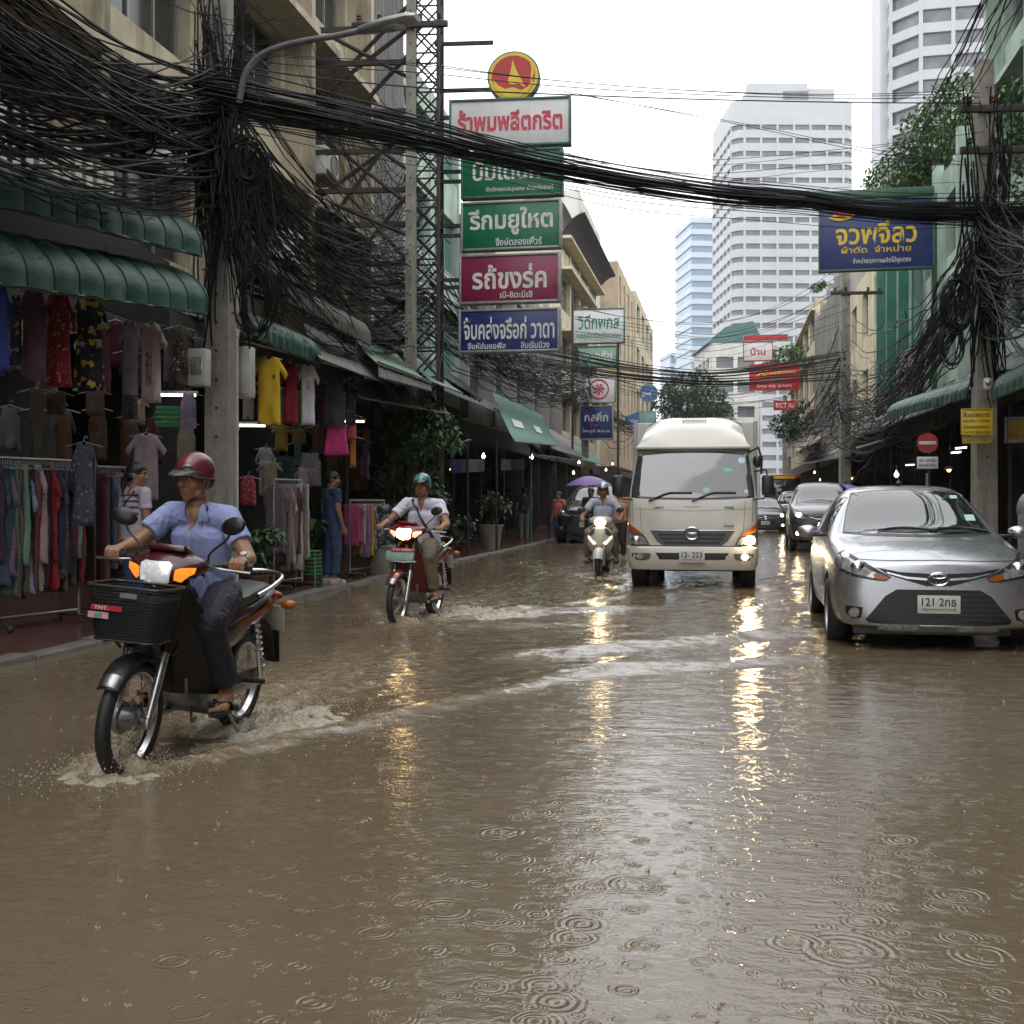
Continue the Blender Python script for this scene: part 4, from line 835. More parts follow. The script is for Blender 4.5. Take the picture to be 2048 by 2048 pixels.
strands('dark knot of cables bound round the near pole', 60, lambda: P(_rc.uniform(398, 470), _rc.uniform(215, 300), 13.25), lambda: P(_rc.uniform(405, 460), _rc.uniform(330, 470), 13.25), .0, r=(.008, .015), wob=.3, k=10)
strands('loose wire ends dangling below the knot on the near pole', 24, lambda: P(_rc.uniform(405, 520), _rc.uniform(260, 420), 13.3), lambda: P(_rc.uniform(395, 530), _rc.uniform(450, 640), 13.3), .0, r=(.004, .007), wob=.4, k=16)
strands('bristling wire ends round the head of the near pole', 40, lambda: P(_rc.uniform(400, 480), _rc.uniform(10, 160), 13.4), lambda: P(_rc.uniform(340, 540), _rc.uniform(-20, 190), 13.4), .05, r=(.004, .007), wob=.3, k=10)
strands('cables from the blue sign pole swooping up to the near car side pole', 70, lambda: P(_rc.uniform(1945, 1985), _rc.gauss(500, 60), 20), lambda: P(_rc.uniform(1675, 1705), _rc.gauss(800, 55), 43), 1.1, r=(.009, .018), wob=.2, k=18)
strands('tangle of cables leaving the near car side pole toward the edge', 80, lambda: P(_rc.uniform(1945, 1985), _rc.gauss(520, 95), 20), lambda: P(2150, _rc.gauss(470, 150), _rc.uniform(14, 17)), .4, r=(.008, .014), wob=.15)
strands('steep wires climbing past the grey tower toward the camera', 12, lambda: P(_rc.uniform(1730, 1850), _rc.uniform(290, 420), 40), lambda: P(_rc.uniform(1990, 2080), _rc.uniform(-140, -20), 13), .3, r=(.007, .012), wob=.1)
strands('upright cables clinging to the near car side pole', 44, lambda: P(_rc.choice((_rc.uniform(1925, 1950), _rc.uniform(1985, 2015))), _rc.uniform(170, 400), 19.9), lambda: P(_rc.choice((_rc.uniform(1915, 1955), _rc.uniform(1980, 2010))), _rc.uniform(600, 820), 19.9), .0, r=(.008, .016), wob=.2, k=18)
strands('cables running far along the car side past the red signs', 46, lambda: P(_rc.uniform(1675, 1705), _rc.gauss(790, 60), 43), lambda: P(_rc.uniform(1560, 1580), _rc.gauss(850, 25), 74), .9, r=(.012, .02), wob=.2)
strands('dark cables massed below the blue sign pole', 40, lambda: P(_rc.uniform(1640, 1780), _rc.uniform(750, 850), 42), lambda: P(_rc.uniform(1600, 1900), _rc.uniform(760, 900), 38), .5, r=(.01, .018), wob=.25)
strands('thin wires across the facade behind the mast', 30, lambda: PX(_rc.uniform(560, 700), _rc.uniform(60, 560), -8.0), lambda: P(_rc.uniform(780, 860), _rc.uniform(330, 660), 25.6), .6, r=(.005, .009), wob=.3)
def coil(label, px, py, d, rx, rz, n, tilt=0.3):
    c = P(px, py, d); o = thing('cable_coil', label, 'cable coil', c, tilt)
    for i in range(n):
        a, b = rx * _rc.uniform(.8, 1.12), rz * _rc.uniform(.82, 1.1); ox, oz, oy = _rc.gauss(0, .03), _rc.gauss(0, .03), _rc.gauss(0, .025)
        MB().tube([(ox + a * cos(t), oy + .02 * sin(3 * t + i), oz + b * sin(t)) for t in np.linspace(0, 2 * pi, 26, endpoint=False)], _rc.uniform(.006, .012), 4, closed=True).build('loop', M_CABLE, o)
coil('long hanging coil of cable under the near pole knot', 515, 600, 13.3, .16, .4, 14)
coil('round coil of cable hung in the fan of cables', 262, 265, 11.4, .22, .2, 9)
coil('grey cable coil at mid height of the near pole', 500, 320, 13.2, .18, .22, 10)
coil('round cable coil hung beside the near car side pole', 1915, 605, 19.5, .26, .4, 12)
coil('second cable coil under the first at the car side pole', 1905, 690, 19.5, .2, .35, 8)
# ================================================================= CARS
def paint(name, col, metal=.6, rough=.3): return pm(name, col, rough, metal, var=.06, vs=2, coat=.6, bump=.04, bs=220)
M_SILVER = paint('silver paint', (.43, .44, .46), .8, .27); M_GUN = paint('dark grey paint', (.09, .09, .095), .6, .3); M_BLACKP = paint('black paint', (.02, .02, .022), .3, .25)
M_PLATE = pm('plate white', (.55, .54, .5), .45, var=.1)
def wheel(parent, loc, r, w, side, spokes=5, rimr=.66):
    o = empty('wheel', loc, 0, parent); RY = Matrix.Rotation(side * pi / 2, 4, 'Y')
    MB().lathe([(r * .68, -w / 2), (r * .9, -w / 2), (r * .97, -w * .42), (r, -w * .28), (r, w * .28), (r * .97, w * .42), (r * .9, w / 2), (r * .68, w / 2), (r * .66, 0)], 36, close=True, M=RY).build('tyre', M_RUBBER, o)
    mb = MB(); mb.lathe([(r * .69, w * .1), (r * .69, w * .44), (r * .64, w * .46), (r * .62, w * .1)], 36, close=True, M=RY)
    mb.lathe([(0, w * .36), (r * .16, w * .36), (r * .18, w * .25), (r * .18, 0), (0, 0)], 16, M=RY)
    for k in range(spokes):
        a = 2 * pi * k / spokes; mb.prism([(r * .1, -r * .1), (r * .66, -r * .07), (r * .66, r * .07), (r * .1, r * .1)], w * .24, w * .36, M=RY @ Matrix.Rotation(a, 4, 'Z'))
    mb.build('rim', M_STEEL, o); MB().lathe([(0, .0), (r * .6, 0), (r * .6, w * .12), (0, w * .12)], 24, M=RY).build('brake_disc', M_DARKMET, o); return o
SEDAN_ST = [
 (2.20, [(0, .25), (.46, .24), (.60, .30), (.665, .46), (.64, .63), (.52, .735), (.28, .765), (0, .775)]),
 (2.11, [(0, .2), (.64, .2), (.76, .27), (.80, .46), (.775, .67), (.675, .79), (.36, .82), (0, .83)]),
 (1.85, [(0, .19), (.72, .19), (.81, .26), (.84, .5), (.815, .73), (.755, .86), (.4, .892), (0, .90)]),
 (1.38, [(0, .19), (.75, .19), (.83, .26), (.855, .52), (.83, .80), (.775, .92), (.42, .958), (0, .965)]),
 (1.00, [(0, .19), (.75, .19), (.83, .26), (.855, .52), (.835, .86), (.775, .96), (.44, .992), (0, 1.0)]),
 (.86, [(0, .19), (.75, .19), (.83, .26), (.855, .52), (.835, .89), (.76, .985), (.44, 1.012), (0, 1.02)]),
 (.35, [(0, .19), (.75, .19), (.83, .26), (.855, .52), (.835, .92), (.665, 1.235), (.42, 1.27), (0, 1.28)]),
 (.0, [(0, .19), (.75, .19), (.83, .26), (.855, .52), (.835, .93), (.605, 1.39), (.40, 1.425), (0, 1.435)]),
 (-.5, [(0, .19), (.75, .19), (.83, .26), (.855, .52), (.835, .94), (.595, 1.435), (.38, 1.468), (0, 1.475)]),
 (-1.1, [(0, .19), (.75, .19), (.83, .26), (.855, .52), (.83, .96), (.58, 1.39), (.37, 1.425), (0, 1.43)]),
 (-1.75, [(0, .2), (.74, .2), (.82, .27), (.84, .54), (.80, .98), (.63, 1.07), (.38, 1.10), (0, 1.11)]),
 (-2.1, [(0, .24), (.64, .24), (.74, .3), (.77, .56), (.73, .9), (.6, 1.02), (.36, 1.05), (0, 1.06)]),
 (-2.2, [(0, .3), (.5, .3), (.62, .35), (.66, .58), (.62, .84), (.5, .93), (.3, .96), (0, .97)])]
SUV_ST = [(y * 1.06, [(x * 1.06, z * 1.2 + (.05 if z > .5 else .06)) for x, z in pr]) for y, pr in SEDAN_ST]
for i, (y, pr) in enumerate(SUV_ST):
    if i in (9, 10): SUV_ST[i] = (y, pr[:4] + [(.87, 1.16), (.62, 1.72 if i == 9 else 1.6), (.4, 1.78 if i == 9 else 1.66), (0, 1.8 if i == 9 else 1.68)])
    if i < 5: SUV_ST[i] = (y, pr[:4] + [(pr[4][0] * 1.02, pr[4][1] + .04), (pr[5][0] * 1.04, pr[5][1] + .06), (pr[6][0], pr[6][1] + .05), (0, pr[7][1] + .04)])
def loft_body(st):
    rings = []
    for y, pr in st:
        rt = [(x, y, z) for x, z in pr]; lf = [(-x, y, z) for x, z in pr[-2:0:-1]]; rings.append(rt + lf)
    mb = MB(); K = len(rings[0]); mb.sheet(rings[::-1], closed=True); n = len(st[0][1])
    for ri, fl in ((0, 1), (len(st) - 1, 0)):
        b = (len(st) - 1 - ri) * K
        for i in range(n - 1):
            l0, l1 = (K - i) % K, (K - i - 1) % K; f = (b + i, b + i + 1, b + l1, b + l0)
            f = tuple(dict.fromkeys(f)); f = f if fl else f[::-1]; mb.f.append(f); mb.m.append(0)
    me = mb.mesh('b', smooth=False); bm = bmesh.new(); bm.from_mesh(me); bmesh.ops.recalc_face_normals(bm, faces=bm.faces); bm.to_mesh(me); bm.free()
    return evaluated(me, [('SUBSURF', dict(levels=3, render_levels=3))])
def boolean_cut(me, cutters):
    objs = []; mods = []
    for c in cutters:
        o = bpy.data.objects.new('cut', c); C.objects.link(o); objs.append(o); mods.append(('BOOLEAN', dict(object=o, operation='DIFFERENCE', solver='EXACT')))
    r = evaluated(me, mods)
    for o in objs: bpy.data.objects.remove(o)
    return r
def plate(parent, y, z, main, sub, w=.34, h=.15, x=0.0):
    o = MB().box((0, 0, 0), (w, .012, h), b=.004).build('number_plate', M_PLATE, parent, loc=(x, y, z)); s = pi
    link('lettering', text_mesh(main, w * .8, h * .46, .01, .003), M_BKL, o, (0, .0075, h * .14), (0, 0, s)); link('lettering', text_mesh(sub, w * .8, h * .17, .0, .003), M_BKL, o, (0, .0075, -h * .3), (0, 0, s))
def make_car(name, label, cat, loc, rz, st, pnt, lit=0, detail=True, axles=(1.38, -1.17), wr=.30, plate_txt=('121 2กธ', 'กรุงเทพมหานคร'), emblem=True, group=None):
    o = thing(name, label, cat, loc, rz, group); me = loft_body(st); bv = bvh_of(me); f = st[0][0] / 2.2; kx = st[3][1][3][0] / .855; suv = st is SUV_ST
    def Z(z): return z if not suv else z * 1.2 + .08
    cut = []
    for y in axles:
        for s in (-1, 1):
            c = MB().cyl((s * .55, y, wr), (s * 1.3, y, wr), wr + .055, n=28); m = c.mesh('c', smooth=False); bm = bmesh.new(); bm.from_mesh(m); bmesh.ops.recalc_face_normals(bm, faces=bm.faces); bm.to_mesh(m); bm.free(); cut.append(m)
    body = boolean_cut(me, cut); body.materials.clear(); body.polygons.foreach_set('material_index', [0] * len(body.polygons)); body.polygons.foreach_set('use_smooth', [True] * len(body.polygons)); body.set_sharp_from_angle(angle=radians(30))
    link('body', body, pnt, o)
    for y in axles:
        for s in (-1, 1): wheel(o, (s * (.755 * kx), y, wr), wr, .19, s)
    MB().box((0, 0, .2), (1.3, 3.6, .12)).build('underbody', M_BLACK, o)
    def pz(poly): return [(x * kx, Z(z)) for x, z in poly]
    def ps(poly): return [(y * f, Z(z)) for y, z in poly]
    def both(nm, poly, mat, axis='y', **k):
        for s in (1, -1):
            if axis == 'y': p = patch(bv, pz(poly if s > 0 else mirror_poly(poly)), 'y', **k)
            else: p = patch(bv, ps(poly), 'x', flip=s, **k)
            p.build(nm, mat, o, ang=50)
    W = pz([(-.65, 1.0), (-.4, .985), (0, .98), (.4, .985), (.65, 1.0), (.585, 1.2), (.505, 1.365), (.3, 1.39), (0, 1.4), (-.3, 1.39), (-.505, 1.365), (-.585, 1.2)])
    patch(bv, [(x * 1.025, z + (.012 if z > Z(1.2) else -.012)) for x, z in W], 'y', off=.0, th=.003, res=.06).build('windscreen_seal', M_BLACK, o, ang=60)
    patch(bv, W, 'y', off=.003, th=.003, res=.06).build('windscreen', M_GLASS, o, ang=60)
    both('side_window', [(.66, .955), (.1, 1.33), (-.28, 1.385), (-.3, .975)], M_GLASS, 'x', off=.001, th=.003, res=.08)
    both('side_window', [(-.36, .975), (-.34, 1.388), (-.8, 1.375), (-1.2, 1.2), (-1.3, 1.0)], M_GLASS, 'x', off=.001, th=.003, res=.08)
    both('pillar_trim', [(-.3, .975), (-.28, 1.385), (-.34, 1.388), (-.36, .975)], M_BLACK, 'x', off=.0, th=.003, res=.08)
    for yy in (.72, -.33, -1.3):
        both('door_seam', [(yy, .28), (yy, .93), (yy + .008, .93), (yy + .008, .28)], M_BLACK, 'x', off=-.002, th=.0025, res=.1)
    both('sill', [(1.0, .22), (1.0, .27), (-.75, .27), (-.75, .22)], M_BLACK, 'x', off=0, th=.004, res=.1)
    for s in (-1, 1):
        mo = MB(); mo.sph((0, 0, 0), (.105, .06, .062), 16, 10); m_ = mo.build('mirror', pnt, o, loc=(s * .97 * kx, .62 * f, Z(1.0)))
        MB().box((-s * .11, .01, -.035), (.14, .05, .03), b=.01).build('stalk', M_BLACK, m_); MB().sph((0, -.03, 0), (.088, .035, .05), 14, 8).build('glass', M_CHROME, m_)
        for yy in (-.18, -1.12):
            h = bv.ray_cast(Vector((s * 3, yy * f, Z(.84))), Vector((-s, 0, 0))); MB().box((0, 0, 0), (.03, .17, .03), b=.012).build('door_handle', pnt, o, loc=h[0])
    # face
    HL = [(.37, .655), (.45, .70), (.58, .775), (.72, .86), (.765, .835), (.79, .745), (.775, .69), (.68, .655), (.5, .625), (.42, .62)]
    both('headlight_bezel', HL, M_DARKMET, off=-.001, th=.004, res=.05)
    HI = [(.47, .675), (.58, .735), (.7, .805), (.74, .78), (.755, .71), (.66, .675), (.52, .645)]
    both('headlight_lens', HI, M_LENS, off=.003, th=.006, res=.05)
    both('turn_signal', [(.385, .65), (.46, .685), (.52, .68), (.50, .64), (.43, .628)], M_AMBER, off=.004, th=.006, res=.05)
    for s in (-1, 1):
        h = bv.ray_cast(Vector((s * .64 * kx, 4, Z(.735))), Vector((0, -1, 0)))
        MB().sph((0, 0, 0), (.062, .04, .055), 18, 10).build('headlight_reflector', M_LAMPCAR if lit else M_CHROME, o, loc=h[0])
    both('bonnet_seam', [(0, .803), (.4, .795), (.62, .80), (.62, .794), (.4, .788), (0, .796)], M_BLACK, off=-.002, th=.003, res=.05)
    patch(bv, pz([(-.49, .735), (-.3, .70), (0, .685), (.3, .70), (.49, .735), (.40, .675), (.2, .615), (.1, .585), (-.1, .585), (-.2, .615), (-.40, .675)]), 'y', off=-.001, th=.004, res=.04).build('grille', M_BLACK, o)
    for s in (-1, 1): patch(bv, pz([(s * .09, .632), (s * .25, .645), (s * .41, .69), (s * .41, .70), (s * .25, .663), (s * .09, .652)][::s]), 'y', off=.004, th=.01, res=.04).build('chrome_bar', M_CHROME, o)
    patch(bv, pz([(-.33, .555), (.33, .555), (.42, .50), (.58, .30), (.55, .27), (.4, .262), (-.4, .262), (-.55, .27), (-.58, .30), (-.42, .50)]), 'y', off=-.001, th=.004, res=.04).build('lower_grille', M_BLACK, o)
    for k in range(6):
        z = .30 + k * .042; hw = .56 - max(0, z - .3) * .9
        patch(bv, pz([(-hw, z), (hw, z), (hw, z + .01), (-hw, z + .01)]), 'y', off=.002, th=.008, res=.06).build('grille_slat', M_DARKMET, o)
    patch(bv, pz([(-.40, .262), (.40, .262), (.48, .235), (.4, .225), (-.4, .225), (-.48, .235)]), 'y', off=.006, th=.02, res=.06).build('bumper_lip', pnt, o)
    both('fog_lamp_recess', [(.60, .40), (.74, .41), (.735, .345), (.68, .30), (.615, .31)], M_BLACK, off=-.001, th=.004, res=.04)
    both('fog_lamp', ell(.668, .355, .04, .04, 16), M_LENS, off=.003, th=.012, res=.04)
    if emblem:
        h = bv.ray_cast(Vector((0, 4, Z(.645))), Vector((0, -1, 0)))[0]; e = empty('emblem', h + Vector((0, .02, 0)), 0, o)
        def ring(rx, rz, cx=0, cz=0, t=.007): MB().tube([(cx + rx * cos(a), 0, cz + rz * sin(a)) for a in np.linspace(0, 2 * pi, 28, endpoint=False)], t, 6, closed=True).build('ring', M_CHROME, e)
        ring(.078, .052, t=.009); ring(.024, .046, t=.006); ring(.056, .018, 0, .024, t=.006)
    plate(o, bv.ray_cast(Vector((0, 4, Z(.43))), Vector((0, -1, 0)))[0].y + .025, Z(.435), *plate_txt)
    for k, x in enumerate((.05, -.42)):
        p = [];
        for t in np.linspace(0, 1, 8):
            h = bv.ray_cast(Vector(((x - .52 * t + .3) * kx, 4, Z(1.0 + .03 * sin(t * pi)))), Vector((0, -1, 0))); p.append(h[0] + h[1] * .02)
        MB().tube(p, .009, 5).build('wiper', M_BLACK, o)
    if detail:
        MB().cyl((0, -.35, 1.47), (0, -.38, 1.5), .028, .012, 10).build('antenna_foot', M_BLACK, o); MB().cyl((0, -.38, 1.5), (.0, -.52, 1.66), .004, n=5).build('antenna', M_BLACK, o)
        for (x, z, w, h_, m) in ((-.53, 1.13, .09, .055, M_STICK), (-.45, 1.33, .07, .03, M_STICK)):
            patch(bv, [(x - w / 2, z - h_ / 2), (x + w / 2, z - h_ / 2), (x + w / 2, z + h_ / 2), (x - w / 2, z + h_ / 2)], 'y', off=.006, th=.002, res=.03).build('sticker', m, o)
    if lit: both('fog_light_glow', ell(.668, .355, .036, .036, 14), M_FOGON, off=.012, th=.006, res=.04)
    return o
M_STICK = pm('pale turquoise sticker', (.42, .62, .56), .5, var=.1)
WATERD = -.04
def heading(loc, back, rz): return Vector((loc.x, loc.y, WATERD)) + Vector((sin(rz) * back, -cos(rz) * back, 0))
rz = pi - .015; make_car('silver_sedan', 'silver sedan facing the camera in the car lane with headlights off', 'car', heading(SEDAN, 2.2, rz), rz, SEDAN_ST, M_SILVER)
c = PG(1665, 1105); rz = pi - .02; make_car('parked_suv', 'dark grey SUV with one lit headlight behind the silver sedan', 'car', heading(Vector((c.x - .12, c.y, 0)), 2.33, rz), rz, SUV_ST, M_GUN, lit=1, detail=False, wr=.35, axles=(1.46, -1.3))
c = P(1531, 1003, 47); make_car('oncoming_car', 'dark silver car with bright headlights just behind the truck', 'car', (c.x, c.y + 2.2, WATERD), pi, SEDAN_ST, M_GUN, lit=1, detail=False)
c = P(1590, 1003, 57); make_car('queued_car', 'black car half hidden between the SUV and the oncoming car', 'car', (c.x, c.y, WATERD), pi, SUV_ST, M_BLACKP, lit=0, detail=False, wr=.35, axles=(1.46, -1.3), emblem=False, plate_txt=('ฒธ 4471', 'กรุงเทพมหานคร'))
c = P(1184, 1003, 35); make_car('parked_pickup', 'black pickup parked by the kerb behind the white scooter', 'car', (c.x - .2, c.y + 2.3, WATERD), pi, SUV_ST, M_BLACKP, lit=0, detail=False, wr=.35, axles=(1.46, -1.3), emblem=False, plate_txt=('ฒธ 4471', 'กรุงเทพมหานคร'))

# ================================================================= TRUCK
M_TRUCK = pm('cream truck paint', (.56, .54, .47), .3, var=.08, vs=1.5, coat=.5, dirt=.15, dcol=(.3, .27, .2)); M_GRL = pm('grey grille plastic', (.09, .095, .1), .4, var=.2)
def plan(hw, yf, yb, bow, r=.16, n=6):
    pts = [(-hw, yb)]
    for i in range(n + 1): a = pi - (pi / 2) * i / n; pts.append((-hw + r + r * cos(a), yf - bow - r + r * sin(a)))
    for x in np.linspace(-hw + r, hw - r, 9)[1:-1]: pts.append((x, yf - bow * (x / (hw - r)) ** 2))
    for i in range(n + 1): a = pi / 2 - (pi / 2) * i / n; pts.append((hw - r + r * cos(a), yf - bow - r + r * sin(a)))
    return pts + [(hw, yb)]
def stack(sl, close_top=True):
    mb = MB(); rows = [[(x, y, z) for x, y in plan(hw, yf, yb, bow, r)] for z, hw, yf, yb, bow, r in sl]; mb.sheet(rows, closed=True); K = len(rows[0])
    mb.add(rows[0], [tuple(range(K - 1, -1, -1))]); mb.add(rows[-1], [tuple(range(K))])
    me = mb.mesh('b', smooth=False); bm = bmesh.new(); bm.from_mesh(me); bmesh.ops.remove_doubles(bm, verts=bm.verts, dist=1e-5); bmesh.ops.recalc_face_normals(bm, faces=bm.faces); bm.to_mesh(me); bm.free(); return me
rz = pi; o = thing('box_truck', 'cream box truck driving toward the camera through the flood', 'truck', heading(TRUCK, 0.0, rz), rz); TR = o
cab = stack([(.66, .925, 0, -1.55, .05, .14), (.9, .928, .0, -1.55, .05, .14), (1.15, .925, -.01, -1.55, .05, .15), (1.33, .915, -.04, -1.55, .04, .11), (1.36, .91, -.055, -1.55, .04, .11), (1.7, .87, -.19, -1.55, .04, .11), (1.98, .83, -.31, -1.55, .04, .11), (2.06, .815, -.36, -1.55, .04, .11), (2.12, .79, -.43, -1.5, .04, .14)])
cab.polygons.foreach_set('use_smooth', [True] * len(cab.polygons)); cab.set_sharp_from_angle(angle=radians(32)); bc = bvh_of(cab); link('cab', cab, M_TRUCK, o)
bump = stack([(.31, .88, -.03, -.35, .05, .12), (.36, .92, -.005, -.35, .05, .14), (.5, .935, .02, -.35, .05, .15), (.62, .935, .015, -.35, .05, .15), (.645, .92, .0, -.35, .05, .15)]); bump.polygons.foreach_set('use_smooth', [True] * len(bump.polygons)); bump.set_sharp_from_angle(angle=radians(30)); bb = bvh_of(bump); link('bumper', bump, M_TRUCK, o)
MB().box((0, -.35, .655), (1.7, .5, .05)).build('bumper_gap', M_BLACK, o)
WS = [(-.85, 1.365), (-.4, 1.345), (0, 1.34), (.4, 1.345), (.85, 1.365), (.845, 1.5), (.80, 1.8), (.775, 1.955), (.4, 1.985), (0, 1.99), (-.4, 1.985), (-.775, 1.955), (-.80, 1.8), (-.845, 1.5)]
patch(bc, [(x * 1.025, z * 1.0 + (.02 if z > 1.7 else -.025)) for x, z in WS], 'y', off=0, th=.004, res=.07).build('windscreen_seal', M_BLACK, o, ang=60)
patch(bc, WS, 'y', off=.004, th=.004, res=.07).build('windscreen', pm('truck glass', (.035, .042, .045), .05, var=.2, vs=2, ior=1.9), o, ang=60)
for s in (1, -1):
    patch(bc, [(-.28, 1.3), (-.45, 1.9), (-1.35, 1.92), (-1.4, 1.3)], 'x', flip=s, off=.002, th=.004, res=.1).build('side_window', M_GLASS, o)
    def both_t(nm, poly, mat, bvv=bc, **k): patch(bvv, poly if s > 0 else mirror_poly(poly), 'y', **k).build(nm, mat, o, ang=50)
    both_t('headlight_bezel', [(.60, .665), (.66, .78), (.76, .87), (.88, .95), (.915, 1.03), (.92, .665)], M_GRL, off=0, th=.006, res=.06)
    both_t('turn_signal', [(.68, .80), (.78, .885), (.89, .96), (.905, .985), (.91, .87), (.84, .85), (.76, .82)], M_AMBER, off=.005, th=.008, res=.05)
    both_t('headlight_lens', [(.63, .675), (.68, .77), (.78, .80), (.88, .81), (.895, .675)], M_LENS, off=.005, th=.01, res=.05)
    lit = s < 0; h = bc.ray_cast(Vector((s * .80, 3, .735)), Vector((0, -1, 0)))[0]
    MB().sph((0, 0, 0), (.075, .05, .065), 18, 10).build('headlight_reflector', M_LAMPON if lit else M_CHROME, o, loc=h)
    both_t('fog_lamp_recess', [(.58, .545), (.60, .47), (.66, .445), (.8, .45), (.86, .50), (.865, .55)], M_GRL, bvv=bb, off=0, th=.004, res=.06)
    both_t('fog_lamp', ell(.74, .50, .045, .04, 16), M_FOGON if lit else M_LENS, bvv=bb, off=.004, th=.012, res=.05)
    both_t('corner_panel_seam', [(.66, .68), (.72, .9), (.745, 1.3), (.751, 1.3), (.727, .9), (.668, .68)], M_GRL, off=-.002, th=.003, res=.08)
    both_t('corner_panel_seam', [(.845, 1.0), (.85, 1.32), (.856, 1.32), (.851, 1.0)], M_GRL, off=-.002, th=.003, res=.08)
    # mirrors on arms
    m = MB().box((0, 0, 0), (.17, .09, .30), b=.04).build('mirror', M_BLACK, o, loc=(s * 1.06, -.05, 1.52)); MB().tube([(-s * .2, -.05, -.2), (-s * .06, .02, -.19), (0, .0, -.1)], .013, 6).build('arm', M_BLACK, m); MB().tube([(-s * .18, -.1, .2), (-s * .02, .0, .22), (0, .0, .1)], .013, 6).build('arm', M_BLACK, m)
    wheel(o, (s * .78, -.75, .38), .38, .24, s, 8); 
    wheel(o, (s * .74, -3.9, .38), .38, .30, s, 8)
    MB().tube(arc(lambda t: (s * (.86 + .06 * sin(t * pi)), -.3 - .9 * t, .70), 5), .02, 4).build('mudguard', M_BLACK, o)
MB().tube([(-.80, -.3, 2.0), (-.93, -.12, 2.06), (-.98, -.08, 1.9), (-.97, -.08, 1.68)], .016, 6).build('mirror_bracket', M_BLACK, o)
MB().sph((-.92, -.1, 1.86), (.07, .045, .09), 12, 8).build('under_mirror', M_BLACK, o)
patch(bc, [(-.60, .875), (.60, .875), (.50, .72), (.42, .665), (-.42, .665), (-.50, .72)], 'y', off=0, th=.005, res=.06).build('grille', M_GRL, o)
for z, hw in ((.83, .48), (.775, .45), (.715, .40)): patch(bc, [(-hw, z), (hw, z), (hw * .96, z - .03), (-hw * .96, z - .03)], 'y', off=.003, th=.008, res=.06).build('grille_slot', M_BLACK, o)
patch(bc, [(-.60, .885), (.60, .885), (.595, .873), (-.595, .873)], 'y', off=.004, th=.012, res=.06).build('chrome_bar', M_CHROME, o)
e = empty('emblem', bc.ray_cast(Vector((0, 3, .835)), Vector((0, -1, 0)))[0] + Vector((0, .03, 0)), 0, o)
MB().tube([(.098 * cos(a), 0, .085 * sin(a)) for a in np.linspace(0, 2 * pi, 28, endpoint=False)], .016, 8, closed=True).build('ring', M_CHROME, e); MB().box((0, -.005, 0), (.14, .02, .03), b=.01).build('bar', M_CHROME, e); MB().prism(ell(0, 0, .085, .075, 20), -.01, .0, M=Matrix.Rotation(-pi / 2, 4, 'X')).build('disc', M_GRL, e)
patch(bc, [(-.90, 1.19), (0, 1.155), (.90, 1.19), (.90, 1.184), (0, 1.149), (-.90, 1.184)], 'y', off=-.002, th=.003, res=.08).build('front_panel_seam', M_GRL, o)
patch(bc, [(-.12, 1.245), (.12, 1.245), (.10, 1.215), (-.10, 1.215)], 'y', off=0, th=.01, res=.06).build('panel_handle', M_TRUCK, o)
for x, t in ((.47, 'HINO'), (-.52, 'SERIES'), (-.52, 'Euro3')):
    z = 1.205 if t != 'Euro3' else .945; h = bc.ray_cast(Vector((x, 3, z)), Vector((0, -1, 0)))[0]; link('lettering', text_mesh(t, .14, .03, .02, .004), M_GRL, o, h + Vector((0, .006, 0)), (0, 0, pi))
patch(bb, [(-.52, .555), (.52, .555), (.46, .46), (-.46, .46)], 'y', off=0, th=.004, res=.06).build('bumper_intake', M_BLACK, o)
plate(o, .05, .505, '12- 223', 'กรุงเทพมหานคร', .36, .17)
for x0 in (.62, .0):
    p = [bc.ray_cast(Vector((x0 - .62 * t - .0, 3, 1.30 + .12 * min(1, t * 2.2))), Vector((0, -1, 0)))[0] + Vector((0, .025, 0)) for t in np.linspace(0, 1, 9)]
    MB().tube(p, .014, 5).build('wiper', M_BLACK, o)
for (x, z, w, h_, m) in ((-.70, 1.88, .1, .09, pm('pale blue sticker', (.45, .62, .75), .5)), (-.50, 1.74, .13, .045, pm('green sticker', (.15, .6, .25), .5)), (-.2, 1.45, .1, .08, pm('green paper', (.35, .6, .4), .6)), (-.76, 1.43, .05, .05, M_WHITEP)):
    patch(bc, ell(x, z, w / 2, h_ / 2, 14) if w < .11 and h_ > .05 else [(x - w / 2, z - h_ / 2), (x + w / 2, z - h_ / 2), (x + w / 2, z + h_ / 2), (x - w / 2, z + h_ / 2)], 'y', off=.008, th=.002, res=.05).build('sticker', m, o)
rows = []
for k in range(15):                                   # roof air deflector
    t = k / 14; z = 2.07 + .52 * t; rows.append([(x * (.76 - .05 * t + .07 * (1 - t) ** 4), -.33 - .10 * t - 1.05 * t ** 2.2 - .22 * abs(x) ** 3 * (.3 + t) - (.09 * sin(pi * min(1, t * 1.6)) * max(0, 1 - (x / .72) ** 4) if t < .62 else 0), z - .10 * abs(x) ** 5 * t) for x in np.linspace(-1, 1, 25)])
mb = MB(); mb.sheet(rows); back = [[(p[0], -1.62, p[2]) for p in rows[-1]]]; mb.sheet([rows[-1]] + back)
for c in (0, 24): mb.sheet([[r[c], (r[c][0], -1.62, r[c][2])] for r in rows])
me = mb.mesh('d', smooth=False); bm = bmesh.new(); bm.from_mesh(me); bmesh.ops.remove_doubles(bm, verts=bm.verts, dist=1e-5); bmesh.ops.recalc_face_normals(bm, faces=bm.faces); bm.to_mesh(me); bm.free()
me.polygons.foreach_set('use_smooth', [True] * len(me.polygons)); me.set_sharp_from_angle(angle=radians(40)); link('air_deflector', me, M_TRUCK, o)
